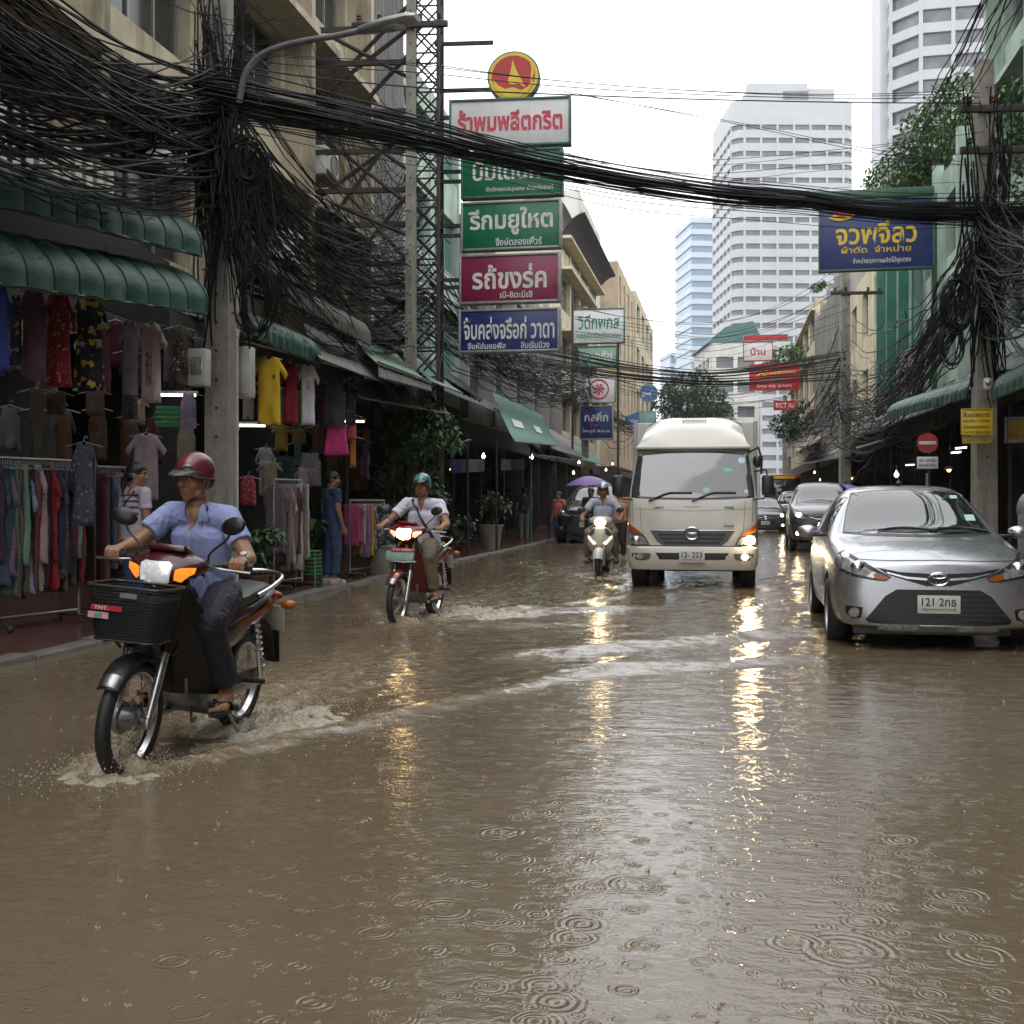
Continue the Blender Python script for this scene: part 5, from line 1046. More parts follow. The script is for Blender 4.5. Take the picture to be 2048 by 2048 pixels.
MB().box((0, -.36, 2.075), (1.66, .1, .05), b=.02).build('visor_edge', M_TRUCK, o); MB().box((0, -.33, 2.02), (1.6, .02, .016)).build('visor_gap', M_BLACK, o)
for i in range(9): MB().box((-.17 + i * .0425, -1.28, 2.585), (.03, .12, .03)).build('vent_slat', M_BLACK, o)
MB().box((0, -4.1, 1.72), (1.92, 4.9, 1.62), b=.03).build('cargo_box', pm('cargo box skin', (.5, .48, .42), .45, var=.1, dirt=.3), o)
for s in (-1, 1): MB().box((s * .93, -1.66, 1.72), (.06, .05, 1.64), b=.01).build('box_corner', M_SAL, o)
MB().box((0, -3.4, .72), (.8, 6, .18)).build('chassis', M_BLACK, o); MB().cyl((-.75, -.75, .38), (.75, -.75, .38), .07, n=10).build('front_axle', M_BLACK, o); MB().box((0, -.55, .42), (1.2, .3, .3), b=.03).build('engine_guard', M_BLACK, o)
# ================================================================= BUS far behind
c = P(1566, 1003, 74); o = thing('city_bus', 'dark bus with a red roof edge far down the car lane', 'bus', (c.x, c.y, WATERD), pi)
MB().box((0, -4, 1.55), (2.2, 8, 2.3), b=.12).build('body', M_BLACKP, o); MB().box((0, -4, 2.85), (2.2, 8, .28), b=.1).build('roof', M_SRED, o); MB().box((0, .01, 1.95), (1.9, .03, 1.0), b=.02).build('windscreen', M_GLASS, o)
MB().box((0, .02, 2.78), (1.5, .05, .16), b=.01).build('destination_board', M_SY, o)
for s in (-1, 1): MB().sph((s * .8, .0, .95), (.12, .05, .1), 12, 8).build('headlight', M_LENS, o); wheel(o, (s * .95, -1.6, .45), .45, .28, s, 8); wheel(o, (s * .95, -6.2, .45), .45, .28, s, 8); MB().box((s * 1.2, .1, 1.9), (.1, .1, .4), b=.03).build('mirror', M_BLACK, o)
# ================================================================= MOTORBIKES (local: +y forward, z up from the road)
M_MAROON = pm('maroon bike plastic', (.05, .006, .009), .24, var=.1, coat=.4, dirt=.25, dcol=(.09, .065, .04)); M_RED = pm('red bike plastic', (.13, .007, .011), .22, var=.1, coat=.4, dirt=.25, dcol=(.09, .065, .04)); M_WHITEB = pm('white bike plastic', (.6, .6, .58), .25, var=.08, coat=.5)
M_SEAT = pm('black seat vinyl', (.02, .02, .021), .45, var=.2, bump=.2, bs=150); M_ALU = pm('cast aluminium', (.33, .33, .34), .35, .9, var=.3, vs=18); M_BASK = pm('black basket wire', (.015, .015, .016), .4, var=.2)
M_INDON = pm('indicator light', (.75, .22, .02), .12, var=.75, vs=55, emit=.75, ecol=(1, .30, .03)); M_HEADLOW = pm('headlamp glass lit low', (.8, .82, .84), .15, .3, var=.5, vs=40, emit=.2, ecol=(.95, .97, 1))
M_REDST = pm('red sticker', (.45, .03, .04), .4, var=.1); M_PINKST = pm('pink sticker', (.6, .35, .45), .4, var=.2, vs=30); M_ORST = pm('orange stripe', (.5, .14, .03), .3, var=.2)
def moto_wheel(parent, loc, r, tw, spokes=True):
    o = empty('wheel', loc, 0, parent); RY = Matrix.Rotation(pi / 2, 4, 'Y')
    MB().lathe([(r - tw + tw * cos(a), tw * .95 * sin(a)) for a in np.linspace(0, 2 * pi, 14, endpoint=False)], 48, close=True, M=RY).build('tyre', M_RUBBER, o)
    rr_ = r - 2 * tw + .004; MB().lathe([(rr_, -tw * .6), (rr_ + .012, -tw * .7), (rr_ + .012, tw * .7), (rr_, tw * .6), (rr_ - .012, 0)], 48, close=True, M=RY).build('rim', M_CHROME, o)
    MB().lathe([(0, -.055), (.035, -.055), (.055, -.04), (.055, .03), (.075, .035), (.075, .055), (.03, .06), (0, .06)], 24, M=RY).build('hub', M_ALU, o)
    MB().cyl((-.1, 0, 0), (.1, 0, 0), .011, n=10).build('axle', M_STEEL, o)
    mb = MB()
    for k in range(28):
        a = 2 * pi * k / 28; b = a + (.35 if k % 2 else -.35); x = .04 if k % 4 < 2 else -.045
        mb.cyl((x, .05 * cos(a), .05 * sin(a)), (0, rr_ * cos(b), rr_ * sin(b)), .0016, n=4)
    tag(mb.build('spokes', M_STEEL, o), kind='stuff'); return o
def ring_loft(secs, n=16, p=2.6):
    mb = MB(); rows = []
    for y, cx, cz, hw, hh in secs:
        rows.append([(cx + hw * np.sign(cos(a)) * abs(cos(a)) ** (2 / p), y, cz + hh * np.sign(sin(a)) * abs(sin(a)) ** (2 / p)) for a in np.linspace(0, 2 * pi, n, endpoint=False)])
    mb.sheet(rows, closed=True); mb.add(rows[0], [tuple(range(n))]); mb.add(rows[-1], [tuple(range(n - 1, -1, -1))]); return mb
def fix(me, ang=40):
    bm = bmesh.new(); bm.from_mesh(me); bmesh.ops.remove_doubles(bm, verts=bm.verts, dist=1e-5); bmesh.ops.recalc_face_normals(bm, faces=bm.faces); bm.to_mesh(me); bm.free()
    me.polygons.foreach_set('use_smooth', [True] * len(me.polygons)); me.set_sharp_from_angle(angle=radians(ang)); return me
def mirror_on(o, s, y=.30, top=1.17, bx=.17, tx=.275):
    m = MB().tube(catmull([(s * bx, y, 1.0), (s * (bx + .01), y, 1.05), (s * (tx - .02), y, top - .05), (s * tx, y, top)], 5), .006, 6).build('mirror', M_BLACK, o)
    h = MB().sph((0, 0, 0), (.068, .022, .044), 18, 10).build('mirror_head', M_BLACK, m, loc=(s * (tx + .01), y, top + .02), rot=(.1, -s * .25, s * .15)); return m
def underbone(name, label, loc, rot, body, basket=False, lit=False, cat='motorbike'):
    o = thing(name, label, cat, loc, rot=rot); AF, AR, r = .62, -.62, .28
    moto_wheel(o, (0, AF, r), r, .036); moto_wheel(o, (0, AR, r), r, .041)
    for s in (-1, 1):
        f = MB().cyl((s * .085, AF, r - .01), (s * .085, AF - .135, r + .33), .021, .021, 14).build('fork_leg', pm('fork silver', (.5, .5, .51), .25, .9, var=.15, vs=8), o); MB().cyl((s * .085, AF - .12, r + .3), (s * .085, AF - .27, r + .66), .026, n=12).build('upper_tube', M_BLACK, f); MB().box((s * .085, AF, r - .012), (.034, .05, .055), b=.01).build('axle_lug', M_ALU, f)
    rows = [[(x * (.054 + .012 * sin(t * pi)), AF + (.306 - .022 * (x * x)) * cos(a) * 1.0, r + (.306 - .022 * (x * x)) * sin(a)) for x in np.linspace(-1, 1, 7)] for t in np.linspace(0, 1, 16) for a in (radians(36) + t * radians(126),)]
    MB().sheet(rows, th=.004).build('front_fender', body if lit else M_BLACK, o, ang=60)
    rows = [[(x * .05, AF + (.312 - .022 * (x * x)) * cos(a), r + (.312 - .022 * (x * x)) * sin(a)) for x in np.linspace(-1, 1, 5)] for a in np.linspace(radians(38), radians(50), 4)]
    MB().sheet(rows, th=.003).build('fender_lip', M_STEEL, o, ang=60)
    # leg shield
    rows = []
    for t in np.linspace(0, 1, 12):
        z = .90 - .56 * t; hw = .085 + .13 * min(1, t * 2.0) - .05 * max(0, t - .6) / .4; yf = .40 - .16 * t
        rows.append([(u * hw, yf - .20 * abs(u) ** 1.6 * min(1, .3 + t * 1.3), z - .02 * u * u) for u in np.linspace(-1, 1, 15)])
    mb = MB(); mb.sheet(rows); mb.sheet([[(p[0] * .96, p[1] - .02, p[2]) for p in r_][::-1] for r_ in rows]); mb.build('leg_shield', body if lit else M_BLACK, o, ang=60)
    for s in ((-1, 1) if lit else ()): MB().sheet([[(s * (.09 + .10 * t + w), .335 - .17 * t, .86 - .40 * t) for w in (0, .022 * (1 - t) + .006)] for t in np.linspace(0, 1, 8)], th=.012).build('shield_stripe', M_STEEL, o)
    # central tube, side covers, seat, tail
    link('body_shell', fix(ring_loft([(.30, 0, .60, .05, .06), (.2, 0, .53, .065, .085), (.05, 0, .52, .075, .10), (-.08, 0, .57, .095, .14), (-.25, 0, .61, .115, .13), (-.5, 0, .65, .12, .10), (-.72, 0, .70, .10, .075), (-.9, 0, .755, .06, .04), (-.95, 0, .77, .03, .02)]).mesh()), body, o)
    link('seat', fix(ring_loft([(.06, 0, .705, .05, .03), (.0, 0, .735, .09, .04), (-.2, 0, .75, .115, .05), (-.35, 0, .755, .125, .045), (-.45, 0, .775, .125, .045), (-.65, 0, .795, .115, .045), (-.76, 0, .795, .085, .03), (-.79, 0, .79, .04, .015)], p=3).mesh()), M_SEAT, o)
    for s in (-1, 1):
        MB().sheet([[(s * (.1 + .022 * sin(t * pi) + .004), -.2 - .62 * t, .60 + .12 * t + w) for w in (0, .03)] for t in np.linspace(0, 1, 8)], th=.008).build('side_stripe', M_ORST, o)
        MB().cyl((s * .13, AR + .02, r + .02), (s * .12, AR + .12, .62), .014, n=8).build('shock_rod', M_CHROME, o)
        MB().tube([(s * (.13 - .01 * t) + .02 * cos(t * 50), AR + .02 + .1 * t + .02 * sin(t * 50), r + .08 + .26 * t) for t in np.linspace(0, 1, 60)], .006, 5).build('shock_spring', M_STEEL, o)
        MB().box((s * .11, AR / 2 - .1, .285), (.03, .52, .045), b=.01).build('swingarm', M_ALU, o)
        MB().cyl((s * .08, .02, .255), (s * .27, .02, .26), .016, n=10).build('footpeg', M_RUBBER, o)
        MB().cyl((s * .12, -.36, .33), (s * .25, -.36, .335), .014, n=10).build('rear_footpeg', M_RUBBER, o)
    MB().tube(catmull([(-.135, -.45, .78), (-.15, -.62, .82), (-.13, -.8, .865), (0, -.86, .88), (.13, -.8, .865), (.15, -.62, .82), (.135, -.45, .78)], 6), .0125, 8).build('grab_rail', M_CHROME, o)
    MB().box((0, -.16, .30), (.15, .26, .16), b=.04).cyl((-.125, -.03, .30), (.125, -.03, .30), .10, n=24).cyl((-.115, -.2, .30), (.115, -.2, .30), .07, n=20).build('engine', M_ALU, o)
    fin_ = MB()
    for k in range(6): fin_.box((0, .09 + k * .022, .315 + k * .008), (.15, .010, .13), rot=(-.3, 0, 0), b=.002)
    tag(fin_.build('cylinder_fins', M_ALU, o), kind='stuff')
    MB().tube(catmull([(.05, .2, .30), (.09, .15, .22), (.12, -.1, .20), (.14, -.4, .24)], 6), .016, 8).build('exhaust_pipe', M_STEEL, o); MB().cyl((.15, -.35, .235), (.165, -.85, .33), .04, .045, 16).build('muffler', M_DARKMET, o)
    MB().box((-.095, -.4, .31), (.03, .5, .10), b=.03).build('chain_case', M_BLACK, o)
    rows = [[(x * .08, AR + (.34 - .03 * x * x) * cos(a), r + .05 + (.34 - .03 * x * x) * sin(a)) for x in np.linspace(-1, 1, 5)] for a in np.linspace(radians(60), radians(172), 12)]
    MB().sheet(rows, th=.005).build('rear_fender', M_BLACK, o, ang=60); MB().box((0, -.98, .43), (.17, .012, .2), rot=(-.25, 0, 0), b=.004).build('mud_flap', M_BLACK, o); MB().box((0, -.96, .60), (.21, .012, .15), rot=(-.2, 0, 0)).build('rear_plate', M_PLATE, o)
    MB().sph((0, -.93, .735), (.1, .045, .035), 14, 8).build('tail_lamp', pm('red lamp lens', (.3, .01, .01), .2), o)
    for s in (-1, 1): MB().sph((s * .17, -.84, .7), (.05, .035, .03), 12, 8).build('rear_indicator', M_AMBER, o)
    MB().tube(catmull([(-.03, .05, .25), (-.1, .18, .20), (-.13, .2, .23)], 4), .007, 6).build('gear_pedal', M_STEEL, o); MB().cyl((-.11, -.16, .24), (-.17, -.3, .03), .009, n=6).build('side_stand', M_STEEL, o)
    # steering head: nacelle, lamp, bars
    nz = ring_loft([(.24, 0, .975, .12, .03), (.30, 0, .985, .195, .05), (.37, 0, .985, .205, .064), (.43, 0, .965, .16, .07), (.48, 0, .945, .095, .056), (.5, 0, .94, .05, .03)], 24, 2.2); nm_ = fix(nz.mesh()); nb_ = bvh_of(nm_); hd = link('headlamp_cowl', nm_, body, o)
    patch(nb_, [(-.075, .985), (-.055, .998), (.055, .998), (.075, .985), (.068, .915), (.045, .89), (-.045, .89), (-.068, .915)], 'y', off=.0, th=.012, res=.02).build('headlamp', M_LAMPON2 if lit else M_HEADLOW, o)
    for s in (-1, 1):
        pl = [(.09, .968), (.11, .976), (.165, .982), (.16, .958), (.108, .918), (.088, .924)]; patch(nb_, pl if s > 0 else mirror_poly(pl), 'y', off=.0, th=.01, res=.02).build('front_indicator', M_INDON if not lit else M_INDW, o)
    MB().box((0, .36, 1.05), (.2, .12, .035), rot=(.35, 0, 0), b=.015).build('dash_visor', body, o)
    MB().tube(catmull([(-.37, .27, 1.0), (-.24, .31, 1.0), (-.1, .34, .98), (.1, .34, .98), (.24, .31, 1.0), (.37, .27, 1.0)], 5), .011, 8).build('handlebar', M_DARKMET, o)
    for s in (-1, 1):
        MB().cyl((s * .25, .307, 1.0), (s * .385, .263, 1.0), .0175, n=12).build('grip', M_RUBBER, o); mirror_on(o, s)
        MB().tube(catmull([(s * .2, .34, .99), (s * .26, .365, .985), (s * .40, .325, .975)], 4), .0055, 6).build('lever', M_STEEL, o)
    MB().tube(catmull([(.03, .42, .9), (.1, .5, .7), (.1, .56, .45), (.09, .6, .3)], 6), .006, 6).build('brake_hose', M_BLACK, o)
    MB().cyl((0, .42, .70), (0, .31, .93), .04, n=12).build('steering_stem', M_BLACK, o)
    if basket:
        b = empty('basket', (0, .66, 0), 0, o); zt, zb = .90, .655; tw, td, bw_, bd = .188, .13, .152, .10
        def rim(z, f=1.0):
            t = (z - zb) / (zt - zb); w, d_ = bw_ + (tw - bw_) * t, bd + (td - bd) * t; return [(x * f, y * f, z) for x, y in round_rect(2 * w, 2 * d_, .045, 4)]
        wz = MB(); N = len(rim(zb))
        per = []
        def along(z, m):
            q = rim(z); q = q + q[:1]; L = [0]
            for a, c in zip(q, q[1:]): L.append(L[-1] + (Vector(c) - Vector(a)).length)
            out = []
            for k in range(m):
                s_ = L[-1] * k / m
                j = max(i for i in range(len(L)) if L[i] <= s_ + 1e-9); j = min(j, len(q) - 2); out.append(Vector(q[j]).lerp(Vector(q[j + 1]), (s_ - L[j]) / max(1e-6, L[j + 1] - L[j])))
            return out
        top_, bot_ = along(zt, 96), along(zb, 96)
        for a, c in zip(bot_, top_): wz.cyl(a, c, .0017, n=4)
        for k in range(1, 17): wz.tube(along(zb + (zt - zb) * k / 17, 40), .0017, 4, closed=True)
        tag(wz.build('wire_mesh', M_BASK, b), kind='stuff')
        MB().tube(along(zt, 48), .007, 6, closed=True).build('top_rim', M_BASK, b); MB().tube(along(zb, 48), .005, 6, closed=True).build('bottom_rim', M_BASK, b); MB().prism([(x, y) for x, y, z in rim(zb)], zb - .004, zb).build('base', M_BASK, b)
        MB().sheet([[Vector((p.x * .95, p.y * .93, p.z)) for p in along(zb + .004 + (zt - zb - .06) * k / 5, 40)] for k in range(6)], closed=True).build('liner', pm('dark mesh liner', (.02, .02, .022), .6, var=.4, vs=30), b, ang=80)
        for (x, z, w, h, m) in ((.075, .80, .15, .022, M_REDST), (.115, .765, .10, .028, M_PINKST), (-.03, .865, .08, .022, pm('grey sticker', (.2, .2, .2), .5))):
            t = (z - zb) / (zt - zb); y = bd + (td - bd) * t + .004; s_ = MB().box((x, y, z), (w, .003, h)).build('sticker', m, b)
            if m is M_REDST: link('lettering', text_mesh('TNT.', .07, .017, .02, .002), M_WHITEP, s_, (x + .025, y + .003, z), (0, 0, pi))
            if m is M_PINKST: MB().box((x - .0, y + .002, z), (.035, .002, .02)).build('badge', pm('green badge', (.1, .35, .15), .5), s_)
        for s in (-1, 1): MB().tube([(s * .09, .6 - .66, .60), (s * .09, .0, .645), (s * .09, .09, .65)], .007, 6).build('bracket', M_DARKMET, b)
    return o
M_LAMPON2 = lamp_mat('bike headlamp light', (1, .66, .3), 14); M_INDW = pm('clear indicator lit', (.7, .5, .4), .2, var=.2, emit=.9, ecol=(1, .6, .35))
B1 = underbone('motorbike', 'dark red motorbike with a black front basket and amber indicators lit', (BIKE1.x + .02, BIKE1.y + .62, WATERD + .01), (0, -.088, pi), M_MAROON, basket=True)
B2 = underbone('motorbike', 'red motorbike with its headlamp lit ahead of the climbing plant', (BIKE2.x, BIKE2.y + .62, WATERD + .01), (0, -.03, pi - .06), M_RED, lit=True)
# green and white plate guard on the second bike
MB().box((.03, .50, .72), (.30, .03, .10), rot=(.15, 0, 0), b=.012).build('front_panel', pm('pale green plastic', (.25, .38, .32), .3, var=.3, vs=10), B2)
MB().box((.0, .505, .785), (.26, .02, .035), rot=(.15, 0, 0), b=.006).build('front_badge', M_REDST, B2); link('lettering', text_mesh('KAI 00000', .2, .022, .02, .003), M_WHITEP, B2, (.0, .52, .786), (0, 0, pi)); MB().tube([(-.14, .505, .67), (0, .52, .66), (.16, .505, .67)], .008, 6).build('front_trim', M_STEEL, B2)
# ---- white scooter
o = thing('scooter', 'white scooter with a round bright headlamp beside the truck', 'scooter', (BIKE3.x, BIKE3.y + .6, WATERD + .01), rot=(0, 0, pi)); B3 = o
moto_wheel(o, (0, .6, .24), .24, .05); moto_wheel(o, (0, -.6, .24), .24, .055)
for s in (-1, 1): MB().cyl((s * .08, .6, .24), (s * .07, .46, .66), .022, n=12).build('fork_leg', M_STEEL, o)
rows = [[(x * .085, .6 + (.30 - .05 * x * x) * cos(a), .24 + (.30 - .05 * x * x) * sin(a)) for x in np.linspace(-1, 1, 9)] for a in np.linspace(radians(25), radians(165), 14)]
MB().sheet(rows, th=.006).build('front_fender', M_WHITEB, o, ang=60)
ap = fix(ring_loft([(.30, 0, .62, .20, .20), (.36, 0, .64, .22, .23), (.43, 0, .67, .19, .20), (.49, 0, .70, .13, .15), (.52, 0, .71, .06, .07)], 20, 2.4).mesh()); ab = bvh_of(ap); link('front_apron', ap, M_WHITEB, o)
for s in (-1, 1):
    pl = [(.06, .56), (.10, .58), (.19, .68), (.185, .72), (.12, .64), (.06, .60)]; patch(ab, pl if s > 0 else mirror_poly(pl), 'y', off=0, th=.012, res=.03).build('front_indicator', pm('lit clear indicator', (.8, .7, .5), .2, emit=2.5, ecol=(1, .75, .45)), o)
    pl = [(.07, .84), (.13, .82), (.2, .72), (.18, .70), (.1, .74)]; patch(ab, pl if s > 0 else mirror_poly(pl), 'y', off=0, th=.008, res=.03).build('dark_inset', M_GRL, o)
    MB().cyl((s * .25, .28, .98), (s * .37, .25, .98), .0175, n=12).build('grip', M_RUBBER, o); mirror_on(o, s, y=.3, top=1.12, bx=.15, tx=.31)
patch(ab, [(-.05, .84), (.05, .84), (.06, .56), (-.06, .56)], 'y', off=0, th=.01, res=.03).build('apron_centre', pm('cream bike plastic', (.75, .68, .5), .25, coat=.5), o)
hc = fix(ring_loft([(.24, 0, .97, .10, .04), (.30, 0, .97, .20, .07), (.37, 0, .955, .17, .085), (.43, 0, .94, .10, .08), (.46, 0, .935, .05, .04)], 20, 2.2).mesh()); hb = bvh_of(hc); link('headlamp_cowl', hc, M_WHITEB, o)
patch(hb, ell(0, .94, .075, .065, 20), 'y', off=.0, th=.015, res=.02).build('headlamp', lamp_mat('scooter headlamp light', (1, .72, .36), 45), o)
MB().tube(catmull([(-.37, .25, .98), (-.15, .32, .97), (.15, .32, .97), (.37, .25, .98)], 5), .011, 8).build('handlebar', M_DARKMET, o)
link('body_shell', fix(ring_loft([(.0, 0, .40, .16, .10), (-.15, 0, .52, .15, .20), (-.4, 0, .58, .17, .16), (-.75, 0, .66, .13, .10), (-.92, 0, .72, .05, .04)]).mesh()), M_WHITEB, o); link('seat', fix(ring_loft([(-.02, 0, .72, .08, .03), (-.2, 0, .755, .13, .05), (-.5, 0, .775, .13, .05), (-.75, 0, .79, .08, .03)], p=3).mesh()), M_SEAT, o)
MB().box((0, .14, .31), (.34, .42, .05), b=.02).build('floorboard', M_BLACK, o); MB().box((0, -.35, .3), (.2, .4, .2), b=.04).build('engine', M_DARKMET, o); MB().cyl((.14, -.3, .3), (.16, -.75, .36), .045, n=14).build('muffler', M_DARKMET, o)
# ================================================================= PEOPLE
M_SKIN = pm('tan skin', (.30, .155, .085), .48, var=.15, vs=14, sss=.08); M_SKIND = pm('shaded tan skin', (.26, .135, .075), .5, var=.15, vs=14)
M_HAIR = pm('black hair', (.010, .009, .009), .45, var=.3, vs=60); M_EYE = pm('eye white', (.55, .52, .48), .25, var=0); M_IRIS = pm('dark iris', (.012, .008, .006), .15, var=0); M_LIP = pm('lips', (.24, .085, .06), .5, var=.1)
M_BSHIRT = pm('light blue shirt cotton', (.27, .315, .55), .75, var=.16, vs=7, bump=.25, bs=260, dirt=.22, dcol=(.20, .25, .5)); M_WSHIRT = pm('white lilac shirt cotton', (.60, .58, .68), .75, var=.1, vs=7, bump=.25, bs=260); M_GSHIRT = pm('grey lilac shirt cotton', (.42, .43, .56), .75, var=.12, vs=8)
M_NAVYT = pm('navy trousers', (.014, .014, .024), .7, var=.3, vs=8, bump=.2); M_KHAKI = pm('khaki trousers', (.18, .145, .10), .75, var=.2, vs=8); M_DKT = pm('dark trousers', (.03, .028, .026), .75, var=.2); M_JEAN = pm('blue jeans', (.03, .055, .13), .75, var=.3, vs=9); M_TBLUE2 = pm('navy blue tee', (.016, .04, .105), .75, var=.2, vs=8)
def V(*a): return Vector(a)
def cap(mb, p0, p1, r0, r1=None, n=12):
    p0, p1 = Vector(p0), Vector(p1); r1 = r0 if r1 is None else r1; d = p1 - p0; d = d.normalized() if d.length > 1e-7 else Vector((0, 0, 1)); pts = []; rs = []
    for a in (1.35, 1.0, .6, .25): pts.append(p0 - d * r0 * sin(a)); rs.append(r0 * cos(a))
    pts += [p0, p1]; rs += [r0, r1]
    for a in (.25, .6, 1.0, 1.35): pts.append(p1 + d * r1 * sin(a)); rs.append(r1 * cos(a))
    mb.tube(pts, rs, n); return mb
def chain(mb, pts, rs):
    for a, b, r0, r1 in zip(pts, pts[1:], rs, rs[1:]): cap(mb, a, b, r0, r1)
def head_shapes(mb, M, fine):
    S = lambda c, r: mb.sph(c, r, 18, 12, M=M); K = lambda a, b, r0, r1=None: cap(mb, M @ Vector(a), M @ Vector(b), r0, r1)
    S((0, -.012, .035), (.074, .092, .088)); S((0, .014, -.02), (.066, .074, .085)); S((0, .03, -.07), (.047, .048, .042)); K((0, .052, -.094), (0, .05, -.09), .023)
    for s in (-1, 1): S((s * .036, .048, -.02), (.03, .03, .034)); S((s * .05, .01, -.07), (.022, .035, .03)); S((s * .077, -.012, -.006), (.011, .022, .033))
    K((0, .084, .02), (0, .104, -.022), .0095, .0135)
    for s in (-1, 1): K((s * .012, .092, -.028), (s * .014, .09, -.027), .0095); K((s * .014, .078, .034), (s * .05, .064, .034), .0125, .010)
    K((-.020, .078, -.054), (.020, .078, -.054), .0085); K((-.017, .076, -.067), (.017, .076, -.067), .0085); K((0, .084, -.054), (0, .083, -.068), .007)
    if fine:
        for s in (-1, 1): K((s * .019, .083, .019), (s * .044, .074, .0175), .0052); K((s * .02, .082, -.001), (s * .044, .073, 0), .0048)
def grip_hand(mb, g, wr, s, inward):
    """hand of side s closed on a handlebar grip at g; the wrist lies behind it."""
    g = Vector(g); k = Vector((inward * .0, 0, 0)); cap(mb, wr, g + V(0, -.035, .018), .023, .028); mb.sph(g + V(0, -.012, .020), (.043, .042, .022), 14, 10)
    for i, (ln, r) in enumerate(((.9, .0098), (1.0, .0102), (.97, .0098), (.82, .0088))):
        x = (-.032 + .0215 * i) * -inward; b = g + V(x, 0, 0)
        chain(mb, [b + V(0, .008, .03), b + V(0, .034 * ln, .017), b + V(0, .034 * ln, -.012), b + V(0, .012, -.028)], [r * 1.1, r, r * .95, r * .85])
    x = inward * .04; chain(mb, [g + V(x * .5, -.03, .008), g + V(x, -.012, -.016), g + V(x * .95, .016, -.022)], [.0125, .011, .0095])
def relaxed_hand(mb, wr, d, side):
    wr = Vector(wr); d = Vector(d).normalized(); f = V(0, 1, 0); p = wr + d * .05; cap(mb, wr, p, .024, .026); mb.sph(wr + d * .055, (.018, .04, .045), 12, 8)
    for i, ln in enumerate((.062, .07, .066, .052)):
        b = wr + d * .085 + f * (.03 - .02 * i); chain(mb, [b, b + d * ln * .5 + V(-side * .006, .004, 0), b + d * ln * .85 + V(-side * .02, .006, 0)], [.0095, .009, .0075])
    chain(mb, [wr + d * .03 + f * .025, wr + d * .06 + f * .05, wr + d * .085 + f * .052], [.012, .0105, .009])
def foot(mb, an, fwd, side):
    an = Vector(an); f = Vector(fwd).normalized(); l = Vector((f.y, -f.x, 0)) * side; b = an + V(0, 0, -.055)
    cap(mb, an, b - f * .035, .036, .034); chain(mb, [an + V(0, 0, -.02), b + f * .07 + V(0, 0, .01), b + f * .125 - V(0, 0, .008)], [.035, .032, .022]); chain(mb, [b - f * .03, b + f * .1 + l * .02 - V(0, 0, .008)], [.03, .026])
    for i in range(5): t = b + f * (.135 - .009 * i) + l * (-.032 + .0165 * i) - V(0, 0, .012); cap(mb, t, t + f * (.034 - .004 * i), .0115 - .001 * i, .0095 - .001 * i)
def wrinkle(seed, amp, sc):
    def f(p):
        w = mnoise.noise(Vector((p.x * 9 * sc + seed, p.y * 9 * sc, p.z * 5 * sc))); a = mnoise.noise(Vector((p.x * 4 + seed * 2, p.y * 5, p.z * 22 * sc + 3 * mnoise.noise(p * 6)))); b = 1 - abs(mnoise.noise(Vector((p.x * 14 * sc, p.y * 14 * sc + seed, p.z * 16 * sc + 5 * w)))) * 2
        c_ = 1 - abs(mnoise.noise(Vector((p.x * 26 + 4 * a, p.y * 26 + seed, p.z * 30 + 6 * w)))) * 2
        return amp * (w * .8 + a * .9 + b * .6 + c_ * .3)
    return f
